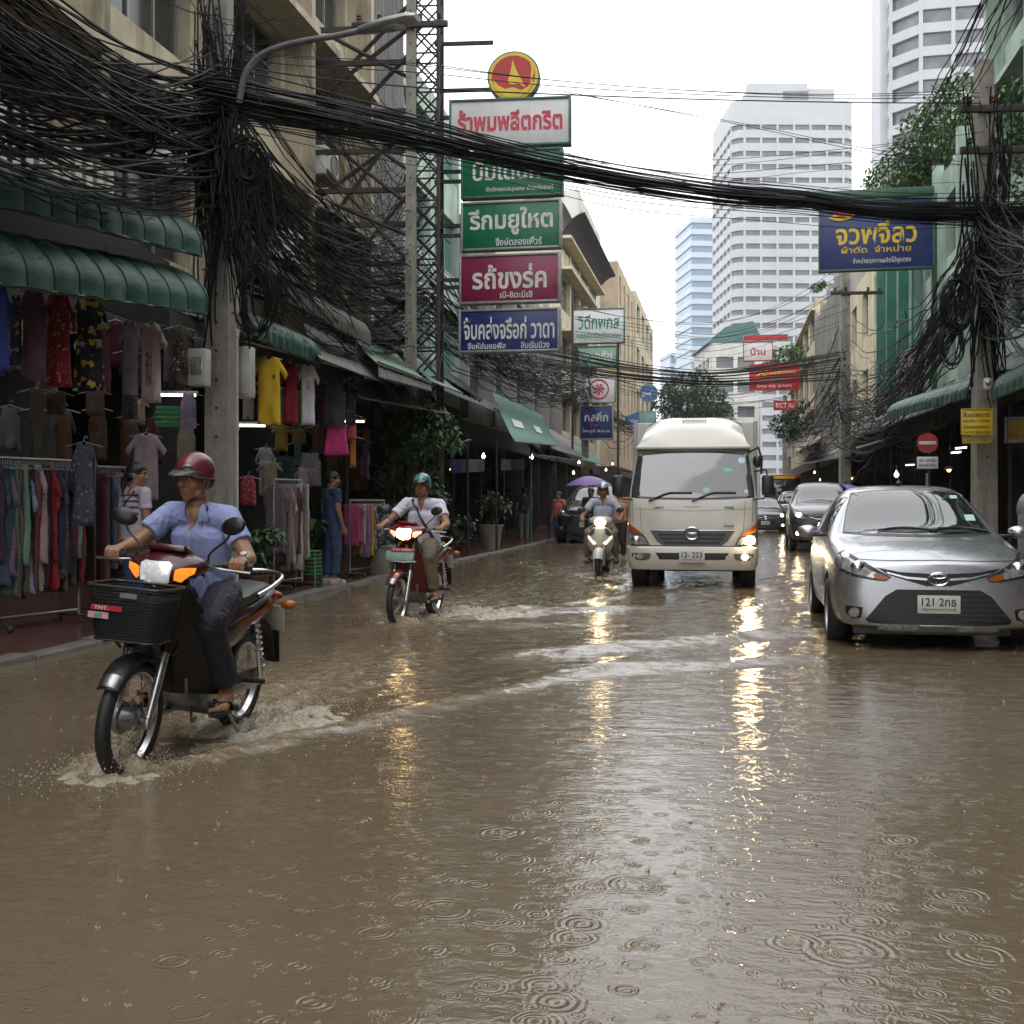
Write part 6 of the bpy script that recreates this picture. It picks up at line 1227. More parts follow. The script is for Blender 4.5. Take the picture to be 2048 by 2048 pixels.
def person(label, loc, rot, J, top=None, legs=None, skin=None, voxel=.006, fine=False, hair=None, hands='grip', long_legs=True, sleeve=.62, collar=True, footwear='sandal', extra=None, hem=-.12, seed=1, neckline=.09, build_=1.0):
    """J: joint positions in the person's frame (+y ahead, +x to the person's right)."""
    o = thing('person', label, 'person', loc, rot=rot); skin = skin or M_SKIN
    J = {k: Vector(v) if not isinstance(v, (Matrix, tuple)) or isinstance(v, tuple) else v for k, v in J.items()}
    HM = Matrix.Translation(J['head']) @ Euler(J.get('hrot', V(0, 0, 0))).to_matrix().to_4x4() @ Matrix.Scale(.97, 4)
    mb = MB(); head_shapes(mb, HM, fine); w = build_
    cap(mb, J['neck'], J['head'] + V(0, -.02, -.06), .054, .05); ch, pe = J['chest'], J['pelvis']; ac = (J['shL'] - J['shR']) * .5
    for t in np.linspace(0, 1, 16):
        c = pe.lerp(ch, t); hw = float(np.interp(t * 5, range(6), (.15, .14, .135, .145, .155, .155))) * w; mb.sph(c, (hw, .1, .085), 16, 8)
    cap(mb, J['shL'], J['shR'], .05)
    for S in 'RL': cap(mb, J['neck'] + V(0, 0, -.03), J['sh' + S], .045, .048); cap(mb, ch + V(0, -.01, .05), J['neck'], .09, .058)
    for s, S in ((1, 'R'), (-1, 'L')):
        chain(mb, [J['sh' + S], J['el' + S], J['wr' + S]], [.054 * w, .042, .027]); cap(mb, J['el' + S].lerp(J['wr' + S], .25), J['el' + S].lerp(J['wr' + S], .45), .043, .037)
        chain(mb, [J['hip' + S], J['kn' + S], J['an' + S]], [.083, .056, .037]); cap(mb, J['kn' + S].lerp(J['an' + S], .25), J['kn' + S].lerp(J['an' + S], .4), .054, .05)
        foot(mb, J['an' + S], J.get('fwd' + S, V(0, 1, 0)), s)
        if hands == 'grip': grip_hand(mb, J['gr' + S], J['wr' + S], s, -s)
        else: relaxed_hand(mb, J['wr' + S], J['wr' + S] - J['el' + S], s)
    link('body', remesh(mb, voxel, 3 if fine else 2), skin, o)
    # face
    E = lambda mbx, nm, m: link(nm, mbx.mesh(nm), m, o)
    for s in (-1, 1):
        e = MB().sph((s * .0315, .0705, .0085), (.0135, .0125, .0085), 12, 8, M=HM).build('eye', M_EYE, o); MB().sph((s * .0315 + .002, .0785, .0085), (.0062, .0055, .0065), 10, 6, M=HM).build('iris', M_IRIS, e)
        MB().tube([HM @ V(s * x, y, z) for x, y, z in ((.012, .0925, .035), (.03, .089, .0405), (.05, .074, .036))], [.0028, .0042, .002], 6, flat=1).build('eyebrow', M_HAIR, o)
        MB().tube([HM @ V(s * x, y, z) for x, y, z in ((.017, .0855, .0165), (.031, .0865, .0175), (.046, .0755, .0145))], [.0012, .002, .0012], 5).build('eyelash', M_HAIR, o)
    MB().tube([HM @ V(x, y, z) for x, y, z in ((-.024, .080, -.061), (-.009, .0885, -.057), (0, .089, -.059), (.009, .0885, -.057), (.024, .080, -.061))], [.0015, .0042, .004, .0042, .0015], 6).build('upper_lip', M_LIP, o)
    MB().tube([HM @ V(x, y, z) for x, y, z in ((-.021, .080, -.063), (0, .0885, -.0685), (.021, .080, -.063))], [.0015, .005, .0015], 6).build('lower_lip', M_LIP, o)
    if hair:
        hm = MB(); hm.sph((0, -.02, .05), (.086, .1, .085), 18, 12, M=HM); hm.sph((0, -.05, .0), (.08, .065, .08), 16, 10, M=HM)
        if hair == 'tail': cap(hm, HM @ V(0, -.1, .02), HM @ V(0, -.14, -.1), .035, .03); cap(hm, HM @ V(0, -.14, -.1), HM @ V(0, -.13, -.2), .03, .015)
        link('hair', remesh(hm, .008, 2, wrinkle(4, .006, 2)), M_HAIR, o)
    # trousers
    if legs:
        tb = MB(); an_k = .9 if long_legs else .05
        for t in np.linspace(0, .35, 3): tb.sph(pe.lerp(ch, t), (.163 * w, .118, .08), 16, 8)
        for S in 'RL':
            a, k, n_ = J['hip' + S], J['kn' + S], J['an' + S]; chain(tb, [a, k], [.098, .075]); cap(tb, k, k.lerp(n_, .3), .073, .068); tb.tube([k.lerp(n_, .25), k.lerp(n_, an_k)], [.069, .062], 14)
        link('trousers', remesh(tb, max(voxel, .007), 3, wrinkle(seed + 3, .0065, 1.1)), legs, o)
    sh = None
    if top:
        tb = MB()
        for t in np.linspace(hem, 1, 22):
            c = pe.lerp(ch, t); k = max(0, min(1, t)); hw = float(np.interp(k * 5, range(6), (.185, .178, .172, .174, .178, .172))) * w; tb.sph(c, (hw, ( .112 + .012 * (1 - k)), .075), 18, 8)
        cap(tb, J['shL'] + V(.015, 0, -.008), J['shR'] - V(.015, 0, .008), .064)
        for S in 'RL': cap(tb, J['neck'] + V(0, -.01, -.04), J['sh' + S] + V(0, 0, -.004), .058, .063); cap(tb, ch + V(0, -.01, .05), J['neck'] + V(0, -.01, -.045), .1, .062)
        for S in 'RL':
            a, e = J['sh' + S], J['el' + S]; q = a.lerp(e, sleeve); tb.tube([a, a.lerp(q, .5), q], [.060 * w, .058, .062], 16); cap(tb, a, a.lerp(e, .2), .061)
        me = remesh(tb, max(voxel, .006), 3, wrinkle(seed, .0062, 1.0)); sh = bvh_of(me); link('shirt', me, top, o)
        nb = J['neck']; zc = nb.z - .03
        if collar:
            V_ = [(nb.x - .036, zc + .012), (nb.x - .014, zc - .07), (nb.x, zc - neckline - .03), (nb.x + .014, zc - .07), (nb.x + .036, zc + .012)]
            patch(sh, V_, 'y', off=.003, th=.003, res=.015, start=1.0).build('bare_chest', skin, o)
            for s in (-1, 1):
                pl = [(nb.x + s * .042, zc + .022), (nb.x + s * .07, zc + .02), (nb.x + s * .09, zc - .05), (nb.x + s * .03, zc - .052), (nb.x + s * .04, zc)]
                patch(sh, pl[::s], 'y', off=.01, th=.007, res=.015, start=1.0).build('collar', top, o)
                pk = [(nb.x + s * .05, zc - .14), (nb.x + s * .135, zc - .14), (nb.x + s * .132, zc - .23), (nb.x + s * .053, zc - .23)]
                patch(sh, pk[::s], 'y', off=.0, th=.002, res=.02, start=1.0).build('pocket', top, o)
            patch(sh, [(nb.x - .016, zc - neckline), (nb.x + .016, zc - neckline), (nb.x + .016, pe.z + .0), (nb.x - .016, pe.z + .0)], 'y', off=.001, th=.003, res=.02, start=1.0).build('placket', top, o)
            for k in range(4):
                h = sh.ray_cast(V(nb.x, 1, zc - neckline - .03 - .075 * k), V(0, -1, 0))[0]
                if h: MB().cyl(h, h + V(0, .007, 0), .0055, n=8).build('button', M_WHITEP, o)
    for S, s in (('R', 1), ('L', -1)):
        an = J['an' + S]; f = Vector(J.get('fwd' + S, V(0, 1, 0))).normalized(); ang = atan2(-f.x, f.y); b = an + V(0, 0, -.09)
        if footwear == 'sandal':
            so = MB().prism([(-.035, -.075), (.03, -.075), (.042, .06), (.045, .14), (.03, .185), (-.01, .19), (-.038, .15), (-.042, .05)], -.02, 0, M=Matrix.Translation(b) @ Matrix.Rotation(ang, 4, 'Z') @ Matrix.Diagonal((s, 1, 1, 1)) if s > 0 else Matrix.Translation(b) @ Matrix.Rotation(ang, 4, 'Z') @ Matrix.Diagonal((1, 1, 1, 1))).build('sandal', M_RUBBER, o)
            R = Matrix.Translation(b) @ Matrix.Rotation(ang, 4, 'Z')
            for q in (-1, 1): MB().tube([R @ V(q * .04, .0, .0), R @ V(q * .042, .06, .042), R @ V(.0, .125, .045), R @ V(0, .14, .0)], [.007, .009, .008, .005], 6).build('strap', M_RUBBER, so)
        elif footwear == 'shoe':
            sb = MB(); R = Matrix.Translation(b) @ Matrix.Rotation(ang, 4, 'Z')
            cap(sb, R @ V(0, -.045, .03), R @ V(0, .03, .035), .045, .045); cap(sb, R @ V(0, .03, .03), R @ V(0, .15, .012), .044, .034); sb.box((0, 0, 0), (.085, .25, .03), M=R @ Matrix.Translation((0, .045, -.01)))
            link('shoe', remesh(sb, .008, 2), extra or M_DKT, o)
    return o, HM, sh
def helmet(o, HM, kind, m1, m2):
    h = empty('helmet', (0, 0, 0), 0, o); rows = []
    low = {'half': lambda a: .004 + .018 * max(0, sin(a)), 'open': lambda a: -.075 + .115 * max(0, sin(a)) ** .5 if sin(a) > 0 else -.085}[kind]
    for t in np.linspace(0, 1, 14):
        row = []
        for a in np.linspace(0, 2 * pi, 36, endpoint=False):
            z0 = low(a); zz = z0 + (.150 - z0) * sin(t * pi / 2) ** 1.0; k = max(0., min(1, (zz - .02) / (.150 - .02))); q = max(.0, 1 - k ** 2.4) ** .5 if zz > .02 else 1 - .08 * ((.02 - zz) / .1)
            row.append(HM @ V(.099 * q * cos(a), -.005 + .121 * q * sin(a), zz))
        rows.append(row)
    mb = MB(); mb.sheet(rows, closed=True); me = fix(mb.mesh()); link('shell', me, m1, h)
    mb = MB().tube([HM @ V(.103 * cos(a), -.005 + .126 * sin(a), low(a) + .003) for a in np.linspace(0, 2 * pi, 36, endpoint=False)], .006, 6, closed=True); mb.build('rim', M_BLACK, h)
    R = []
    zf = low(pi / 2) + .018
    for t in np.linspace(0, 1, 5):
        R.append([HM @ V((.100 - .012 * t) * cos(a), .0 + (.122 + .052 * t) * sin(a) - .0, zf + .012 - .018 * t - .004 * t * t) for a in np.linspace(radians(22), radians(158), 15)])
    MB().sheet(R, th=.006).build('peak', m2, h, ang=60)
    for s in (-1, 1): MB().tube([HM @ V(s * .085, -.01, .0), HM @ V(s * .075, .02, -.06), HM @ V(s * .02, .05, -.118)], .006, 5, flat=.4).build('strap', M_BLACK, h)
    return h
def lerp_pose(**k): return k
# ---- rider of the bike with the basket
J1 = dict(pelvis=(.03, -.17, .815), chest=(.06, -.09, 1.10), neck=(.072, -.055, 1.265), head=(.085, -.02, 1.39), hrot=(-.06, .02, -.30),
          shR=(.222, -.075, 1.205), shL=(-.088, -.085, 1.21), elR=(.335, .06, 1.04), elL=(-.25, .0, 1.015), wrR=(.345, .215, 1.015), wrL=(-.30, .205, 1.02), grR=(.325, .285, 1.0), grL=(-.325, .285, 1.0),
          hipR=(.115, -.12, .80), hipL=(-.085, -.12, .80), knR=(.17, .22, .70), knL=(-.165, .20, .69), anR=(.19, .04, .345), anL=(-.20, .02, .345), fwdR=(.1, 1, -.1), fwdL=(-.15, 1, -.1))
R1, H1, SH1 = person('man in a light blue shirt and red helmet riding the bike with a basket', (BIKE1.x + .02, BIKE1.y + .62, WATERD + .01), (0, -.088, pi), J1, M_BSHIRT, M_NAVYT, voxel=.0048, fine=True, hem=-.22, seed=2, build_=.89)
hl = helmet(R1, H1, 'half', pm('maroon helmet shell', (.105, .014, .024), .3, var=.6, vs=6, coat=.4), pm('grey helmet peak', (.08, .08, .085), .35))
MB().sph((-.035, .10, .075), (.028, .012, .011), 10, 6, M=H1).build('badge', M_SAL, hl)
MB().sph((0, -.035, -.01), (.083, .085, .05), 16, 10, M=H1).build('hair', M_HAIR, R1)
w_ = Vector(J1['wrL']); MB().lathe([(.028, -.008), (.032, -.008), (.032, .008), (.028, .008)], 20, close=True, M=Matrix.Translation(w_ + V(.004, -.025, 0)) @ Matrix.Rotation(pi / 2, 4, 'X')).build('watch', M_STEEL, R1); MB().cyl(w_ + V(.0, -.025, .028), w_ + V(.0, -.02, .038), .016, n=14).build('watch_face', M_CHROME, R1)
# ---- rider of the red bike
J2 = dict(pelvis=(0, -.2, .83), chest=(0, -.14, 1.13), neck=(0, -.10, 1.305), head=(0, -.06, 1.445), hrot=(-.05, 0, .06), shR=(.185, -.12, 1.255), shL=(-.185, -.12, 1.255), elR=(.33, .02, 1.06), elL=(-.31, .02, 1.05), wrR=(.33, .22, 1.02), wrL=(-.31, .215, 1.02), grR=(.325, .285, 1.0), grL=(-.325, .285, 1.0),
          hipR=(.095, -.12, .81), hipL=(-.095, -.12, .81), knR=(.17, .24, .72), knL=(-.18, .22, .72), anR=(.19, .05, .345), anL=(-.21, .05, .345), fwdL=(-.3, 1, -.1))
R2, H2, SH2 = person('man in a white shirt and dark shoulder strap riding the red bike', (BIKE2.x, BIKE2.y + .62, WATERD + .01), (0, -.03, pi - .06), J2, M_WSHIRT, M_KHAKI, voxel=.007, hem=-.1, seed=5)
hl = helmet(R2, H2, 'open', pm('blue green helmet shell', (.08, .2, .22), .2, var=.8, vs=9, coat=.5), pm('dark helmet visor', (.02, .035, .04), .15))
pts = []
for t in np.linspace(0, 1, 12):
    x = .10 - .24 * t; z = 1.30 - .42 * t; h = SH2.ray_cast(V(x, 1, z), V(0, -1, 0))[0]; pts.append((h if h else V(x, .0, z)) + V(0, .008, 0))
sh_ = MB().tube(pts, .022, 8, flat=.35); st_ = sh_.build('bag_strap', M_SEAT, R2)
# ---- rider of the scooter
J3 = dict(pelvis=(0, -.16, .86), chest=(0, -.12, 1.15), neck=(0, -.09, 1.325), head=(0, -.05, 1.465), hrot=(-.05, 0, 0), shR=(.185, -.11, 1.27), shL=(-.185, -.11, 1.27), elR=(.33, .0, 1.06), elL=(-.33, .0, 1.06), wrR=(.33, .19, 1.0), wrL=(-.33, .19, 1.0), grR=(.315, .265, .98), grL=(-.315, .265, .98),
          hipR=(.1, -.1, .82), hipL=(-.1, -.1, .82), knR=(.22, .25, .76), knL=(-.22, .25, .76), anR=(.24, .12, .36), anL=(-.24, .12, .36))
R3, H3, SH3 = person('man in a grey lilac shirt and silver helmet riding the white scooter', (BIKE3.x, BIKE3.y + .6, WATERD + .01), (0, 0, pi), J3, M_GSHIRT, M_KHAKI, voxel=.009, seed=8, hem=-.05)
helmet(R3, H3, 'open', pm('silver helmet shell', (.42, .43, .45), .22, .5, var=.15, coat=.5), pm('dark helmet visor', (.02, .035, .04), .15))
# ---- people standing
def stand(lean=0, arm=.0, h=1.0):
    J = dict(pelvis=(0, 0, .95), chest=(0, -.01, 1.27), neck=(0, -.01, 1.44), head=(0, .02, 1.58), shR=(.185, -.01, 1.39), shL=(-.185, -.01, 1.39), elR=(.235, -.02, 1.11), elL=(-.235, -.02, 1.11), wrR=(.235, .06 + arm, .87 + arm), wrL=(-.235, .06, .87), hipR=(.09, 0, .92), hipL=(-.09, 0, .92), knR=(.1, .03, .51), knL=(-.1, .02, .51), anR=(.1, -.01, .095), anL=(-.1, -.03, .095))
    return {k: tuple(c * h for c in v) for k, v in J.items()}
c = PX(664, 1150, -5.75); J = stand(h=.97); J['hrot'] = (-.1, 0, -.5)
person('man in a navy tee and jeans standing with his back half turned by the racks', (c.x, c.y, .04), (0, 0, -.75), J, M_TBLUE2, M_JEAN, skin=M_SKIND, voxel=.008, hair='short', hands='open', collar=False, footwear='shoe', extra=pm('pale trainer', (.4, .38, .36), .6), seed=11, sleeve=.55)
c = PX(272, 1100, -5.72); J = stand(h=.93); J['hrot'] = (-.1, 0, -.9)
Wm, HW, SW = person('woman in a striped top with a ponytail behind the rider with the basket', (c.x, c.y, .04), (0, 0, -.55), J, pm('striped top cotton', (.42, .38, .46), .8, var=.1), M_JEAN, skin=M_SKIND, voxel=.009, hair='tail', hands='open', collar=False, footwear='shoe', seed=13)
for k in range(5):
    z = 1.02 + .06 * k
    for fl in (1, -1): patch(SW, [(-.15, z), (.15, z), (.15, z + .022), (-.15, z + .022)], 'y', off=.001, th=.003, res=.04, start=1.0, flip=fl).build('stripe', pm('plum stripe', (.10, .035, .07), .8), Wm)
pts = [SW.ray_cast(V(.12 - .22 * t, -1, 1.36 - .36 * t), V(0, 1, 0))[0] for t in np.linspace(0, 1, 9)]
MB().tube([p + V(0, -.006, 0) for p in pts if p], .014, 6, flat=.5).build('bag_strap', M_SEAT, Wm)
for (px, X, lab, top, lg, rz_, sc_) in ((1118, -5.0, 'person in an orange top by the kerb before the pickup', pm('orange top', (.45, .12, .07), .8), M_JEAN, 2.6, .93), (1048, -6.2, 'person in a dark top under the far bulb', M_DKT, pm('grey trousers', (.16, .15, .14), .8), .4, .97), (980, -6.9, 'person in shadow behind the red bike rider', pm('dim purple top', (.08, .04, .08), .8), M_DKT, 2.9, .95), (1182, -3.5, 'person holding the purple umbrella behind the scooter rider', M_DKT, M_DKT, 3.1, .97), (1238, -2.3, 'person in a peach jacket behind the scooter rider', pm('peach jacket', (.5, .24, .15), .7), M_DKT, 3.1, .95)):
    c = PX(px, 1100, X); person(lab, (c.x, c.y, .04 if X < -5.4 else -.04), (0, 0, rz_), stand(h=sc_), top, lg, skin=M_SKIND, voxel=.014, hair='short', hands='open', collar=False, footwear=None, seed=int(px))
# ================================================================= GARMENTS
_rg = random.Random(21)
def cloth(name, col, var=.25): return pm('cloth ' + name, col, .85, var=var, vs=9, bump=.2, bs=200)
def floral(name, bg, cols, sc=16, thr=.42):
    if name in _mc: return _mc[name]
    m, n, l, b = node_mat(name); b.inputs['Roughness'].default_value = .85; tc = n.new('ShaderNodeTexCoord')
    nz = n.new('ShaderNodeTexNoise'); nz.inputs['Scale'].default_value = 30; l.new(tc.outputs['Object'], nz.inputs['Vector']); ad = n.new('ShaderNodeMix'); ad.data_type = 'VECTOR'; ad.inputs[0].default_value = .06; l.new(tc.outputs['Object'], ad.inputs[4]); l.new(nz.outputs['Color'], ad.inputs[5])
    v = n.new('ShaderNodeTexVoronoi'); v.inputs['Scale'].default_value = sc; l.new(ad.outputs[1], v.inputs['Vector'])
    rp = n.new('ShaderNodeValToRGB'); rp.color_ramp.interpolation = 'CONSTANT'; e = rp.color_ramp.elements; e[0].color = (*bg, 1); e[0].position = 0; e[1].color = (*cols[0], 1); e[1].position = .4
    for i, c in enumerate(cols[1:]): k = e.new(.4 + .6 * (i + 1) / len(cols)); k.color = (*c, 1)
    sp = n.new('ShaderNodeSeparateColor'); l.new(v.outputs['Color'], sp.inputs[0]); l.new(sp.outputs[0], rp.inputs['Fac'])
    lt = n.new('ShaderNodeMath'); lt.operation = 'LESS_THAN'; lt.inputs[1].default_value = thr; l.new(v.outputs['Distance'], lt.inputs[0])
    mx = n.new('ShaderNodeMix'); mx.data_type = 'RGBA'; l.new(lt.outputs[0], mx.inputs[0]); mx.inputs[6].default_value = (*bg, 1); l.new(rp.outputs['Color'], mx.inputs[7]); l.new(mx.outputs[2], b.inputs['Base Color']); _mc[name] = m; return m
SHAPES = {
 'tee': [(.10, 1.0), (.25, .965), (.5, .74), (.42, .655), (.28, .79), (.30, 0)], 'long': [(.10, 1.0), (.24, .97), (.46, .68), (.37, .63), (.27, .82), (.30, .4), (.36, 0)],
 'tank': [(.10, .98), (.17, 1.0), (.22, .97), (.24, .80), (.29, .74), (.30, 0)], 'skirt': [(.30, 1.0), (.33, .8), (.46, 0)], 'rack': [(.06, 1.0), (.3, .95), (.46, .80), (.40, .60), (.36, .76), (.36, 0)], 'trouser': [(.30, 1.0), (.32, .6), (.30, 0)]}
_gm = {}
def garment_mesh(shape, w, h, seed):
    key = (shape, round(w, 2), round(h, 2), seed)
    if key in _gm: return _gm[key]
    half = [(x * w, z * h) for x, z in SHAPES[shape]]; poly = half + [(-x, z) for x, z in half[::-1]]; res = .04 if w > .3 else .05
    if shape not in ('skirt', 'trouser'): poly = [(0, h * .955)] + poly
    pts = []
    for i in range(len(poly)):
        a, b = Vector(poly[i]), Vector(poly[(i + 1) % len(poly)]); k = max(1, int((b - a).length / res)); pts += [a.lerp(b, j / k) for j in range(k)]
    nb = len(pts); ed = [(i, (i + 1) % nb) for i in range(nb)]; x = -w * .5
    while x < w * .5:
        z = res
        while z < h: pts.append(Vector((x, z))); z += res
        x += res
    vs, es, fs, *_ = delaunay_2d_cdt(pts, ed, [], 1, 1e-5); N = len(vs); F = []; B = []
    edge = set()
    cnt = {}
    for f in fs:
        for a, b in zip(f, list(f[1:]) + [f[0]]): cnt[(a, b)] = 1
    bd = [(a, b) for (a, b) in cnt if (b, a) not in cnt]; bset = {a for a, b in bd}
    for i, v in enumerate(vs):
        t = 1 - v.y / h; fold = .022 * sin(v.x * 34 / (w / .5) + seed + 2.5 * mnoise.noise(Vector((v.x * 4, v.y * 3, seed)))) * (.25 + t) + .02 * mnoise.noise(Vector((v.x * 7, v.y * 6, seed)))
        th = 0 if i in bset else .02; F.append((v.x, -th + fold - .015 * t, v.y - h)); B.append((v.x, th * .8 + fold * .6 + .015, v.y - h))
    mb = MB(); fl = [tuple(f) for f in fs]; mb.add(F + B, fl + [tuple(N + i for i in f[::-1]) for f in fl] + [(b, a, N + a, N + b) for a, b in bd]); me = mb.mesh('cloth', ang=70); _gm[key] = me; return me
M_HANG = pm('wire hanger', (.25, .25, .26), .4, .5, var=.1); _hm = MB().tube([(0, 0, .0), (0, 0, .035), (.012, 0, .055), (.03, 0, .045), (.028, 0, .028)], .0035, 5).tube([(-.17, 0, -.05), (0, 0, 0), (.17, 0, -.05)], .005, 5).mesh('hanger'); _hm.materials.append(M_HANG)
def garment(label, shape, top, w, h, mat, rz, group, seed=0, cat='garment', trim=None, prnt=None):
    o = thing('hanging_garment', label, cat, top, rz, group); me = garment_mesh(shape, w, h, seed).copy(); me.materials.append(mat); put('fabric', me, o); put('hanger', _hm, o, (0, .005, .005))
    if prnt:
        m_, x, z, pw, ph = prnt; bv = bvh_of(me); patch(bv, [(x - pw / 2, z - ph / 2), (x + pw / 2, z - ph / 2), (x + pw / 2, z + ph / 2), (x - pw / 2, z + ph / 2)], 'y', off=.001, th=.001, res=.04, flip=-1, start=1.0).build('print', m_, o)
    return o
def hang(label, shape, x0, x1, y0, y1, X, mat, rz=.4, group='garments hung under the awnings', seed=0, prnt=None):
    a = PX((x0 + x1) / 2, y0, X); d = a.y * CT - a.x * ST; w = (x1 - x0) / FPX * d; h = (y1 - y0) / FPX * d; k = {'tee': 1.0, 'long': .92, 'tank': .6, 'skirt': .92, 'rack': .9, 'trouser': .64}[shape]
    if prnt: prnt = (prnt[0], prnt[1] * w, -prnt[2] * h, prnt[3] * w, prnt[4] * h)
    return garment(label, shape, a, w / k, h, mat, rz, group, seed, prnt=prnt)
F_BLK = floral('black yellow floral', (.012, .012, .022), [(.55, .38, .02), (.5, .14, .04), (.45, .4, .32), (.55, .42, .03)], 15, .5); F_RED = floral('red floral', (.19, .008, .018), [(.35, .12, .05), (.30, .05, .04), (.4, .25, .12)], 26, .33); F_BLU = floral('blue floral', (.012, .02, .06), [(.1, .2, .15), (.3, .2, .1)], 20, .4); F_GRY = floral('grey floral', (.05, .055, .075), [(.15, .15, .18), (.03, .03, .04)], 30, .45); F_PNT = floral('tee print', (.3, .28, .26), [(.03, .03, .03), (.2, .1, .08), (.45, .4, .36)], 40, .5); F_WPR = floral('white scrawl print', (.03, .025, .02), [(.6, .6, .58), (.7, .7, .7), (.4, .05, .03)], 36, .4); F_PKM = floral('pink marks', (.55, .4, .45), [(.4, .1, .25), (.5, .2, .3)], 40, .4); F_DOT = floral('red polka', (.22, .012, .02), [(.5, .45, .4)], 46, .25); F_WFL = floral('white floral', (.4, .38, .34), [(.4, .2, .05), (.3, .25, .2)], 18, .4)
XH = -6.0
hang('royal blue dress at the left edge of the clothes stall', 'long', -28, 24, 572, 745, XH, cloth('royal blue', (.015, .03, .19)), seed=1)
hang('dark blue floral blouse behind the royal blue dress', 'long', 14, 48, 590, 730, XH - .25, F_BLU, seed=2)
hang('dull plum tunic left of the red floral tunic', 'long', 36, 98, 578, 762, XH, cloth('plum', (.085, .04, .058)), seed=3)
hang('pale pink tee peeping out behind the plum tunic', 'tee', 66, 106, 592, 722, XH - .2, cloth('dusty pink', (.32, .2, .24)), seed=4)
hang('crimson tunic with gold flowers', 'long', 84, 150, 584, 774, XH, F_RED, seed=5)
hang('black tunic with big yellow and orange flowers', 'long', 138, 218, 592, 782, XH, F_BLK, seed=6)
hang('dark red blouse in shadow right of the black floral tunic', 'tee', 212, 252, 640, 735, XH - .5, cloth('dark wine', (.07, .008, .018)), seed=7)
hang('lilac grey tee hung left of the printed pink tee', 'tee', 236, 284, 640, 790, XH - .1, cloth('lilac grey', (.27, .24, .33)), seed=8, rz=.7)
hang('long grey marbled dress under the lilac tee', 'long', 238, 280, 700, 838, XH - .3, F_GRY, seed=9, rz=.6)
hang('pale pink tee with a dark photo print', 'tee', 270, 334, 645, 806, XH, cloth('pale pink', (.50, .40, .43), .1), seed=10, prnt=(F_PNT, -.01, .58, .3, .42))
hang('dark olive tee with white scrawled lettering', 'tee', 324, 392, 652, 772, XH, cloth('dark olive', (.075, .062, .05)), seed=11, prnt=(F_WPR, 0, .5, .34, .5))
hang('brown scarf hanging low in the dark of the stall', 'trouser', 60, 86, 776, 866, XH - .4, cloth('umber', (.05, .04, .032)), seed=12)
hang('brown cloth below the crimson tunic', 'trouser', 94, 130, 782, 830, XH - .4, cloth('umber2', (.06, .048, .04)), seed=13)
hang('faded tan cloth below the black floral tunic', 'trouser', 172, 208, 780, 832, XH - .4, cloth('tan', (.12, .10, .08)), seed=14)
hang('white patterned blouse low behind the printed pink tee', 'tee', 250, 300, 798, 850, XH - .5, F_WFL, seed=15)
hang('lilac blouse hung right of the green crate', 'tank', 362, 392, 784, 856, XH - .3, cloth('lilac', (.33, .26, .38)), seed=16)
hang('long faded pink shirt hung over the rack beside the woman', 'tee', 252, 332, 866, 1000, XH - .25, cloth('faded pink', (.30, .24, .27)), seed=17)
hang('charcoal floral dress hung on the end of the long rack', 'long', 140, 196, 884, 1052, XH - .1, F_GRY, seed=18)
XB = -5.75
hang('bright yellow tee with a small chest badge', 'tee', 500, 576, 712, 850, XB, cloth('yellow', (.62, .40, .015), .12), rz=.35, seed=20, prnt=(M_BKL, .12, .3, .06, .05))
hang('red dress squeezed between the yellow and white tees', 'long', 560, 602, 724, 848, XB - .15, F_RED if False else cloth('scarlet', (.30, .012, .035)), rz=.8, seed=21)
hang('white tee with a faint pink mark', 'tee', 592, 640, 728, 850, XB, cloth('white', (.62, .62, .68), .08), rz=.55, seed=22, prnt=(F_PKM, 0, .35, .16, .16))
hang('charcoal sleeveless top above the hot pink skirt', 'tank', 648, 690, 760, 852, XB + .05, cloth('charcoal', (.045, .045, .055)), rz=.4, seed=23)
hang('hot pink skirt under the charcoal top', 'skirt', 648, 698, 846, 910, XB + .05, cloth('hot pink', (.55, .04, .19)), rz=.4, seed=24)
hang('dark red and navy blouse right of the charcoal top', 'tee', 684, 718, 758, 850, XB + .1, floral('navy red', (.02, .02, .05), [(.2, .02, .04), (.25, .1, .1)], 20, .4), rz=.6, seed=25)
hang('coral strip of cloth beside the hot pink skirt', 'trouser', 694, 712, 828, 880, XB + .1, cloth('coral', (.5, .08, .08)), rz=.5, seed=26)
hang('orange strip of cloth hanging lowest by the skirt', 'trouser', 698, 712, 872, 936, XB + .08, cloth('orange', (.35, .13, .02)), rz=.5, seed=27)
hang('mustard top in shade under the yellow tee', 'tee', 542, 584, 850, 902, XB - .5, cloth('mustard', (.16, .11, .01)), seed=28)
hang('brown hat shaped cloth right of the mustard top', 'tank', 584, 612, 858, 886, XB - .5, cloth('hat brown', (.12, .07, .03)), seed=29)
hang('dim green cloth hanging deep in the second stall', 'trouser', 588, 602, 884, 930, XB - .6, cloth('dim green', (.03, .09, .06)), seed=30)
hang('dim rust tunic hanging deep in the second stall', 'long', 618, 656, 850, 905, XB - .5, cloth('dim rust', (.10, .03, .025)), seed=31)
hang('beige blouse on the inner rail of the second stall', 'tee', 512, 566, 922, 992, XB - .5, cloth('beige', (.20, .16, .11)), seed=32)
hang('red polka dot blouse beside the conduit', 'tank', 480, 512, 952, 1012, XB - .3, F_DOT, seed=33)
hang('grey pink tee on the inner rail beside the man in navy', 'tee', 588, 624, 934, 1000, XB - .3, cloth('grey pink', (.22, .16, .19)), seed=34)
hang('dark violet dress hanging by the climbing plant', 'long', 716, 742, 880, 960, XB - .4, cloth('dark violet', (.05, .02, .06)), seed=35)
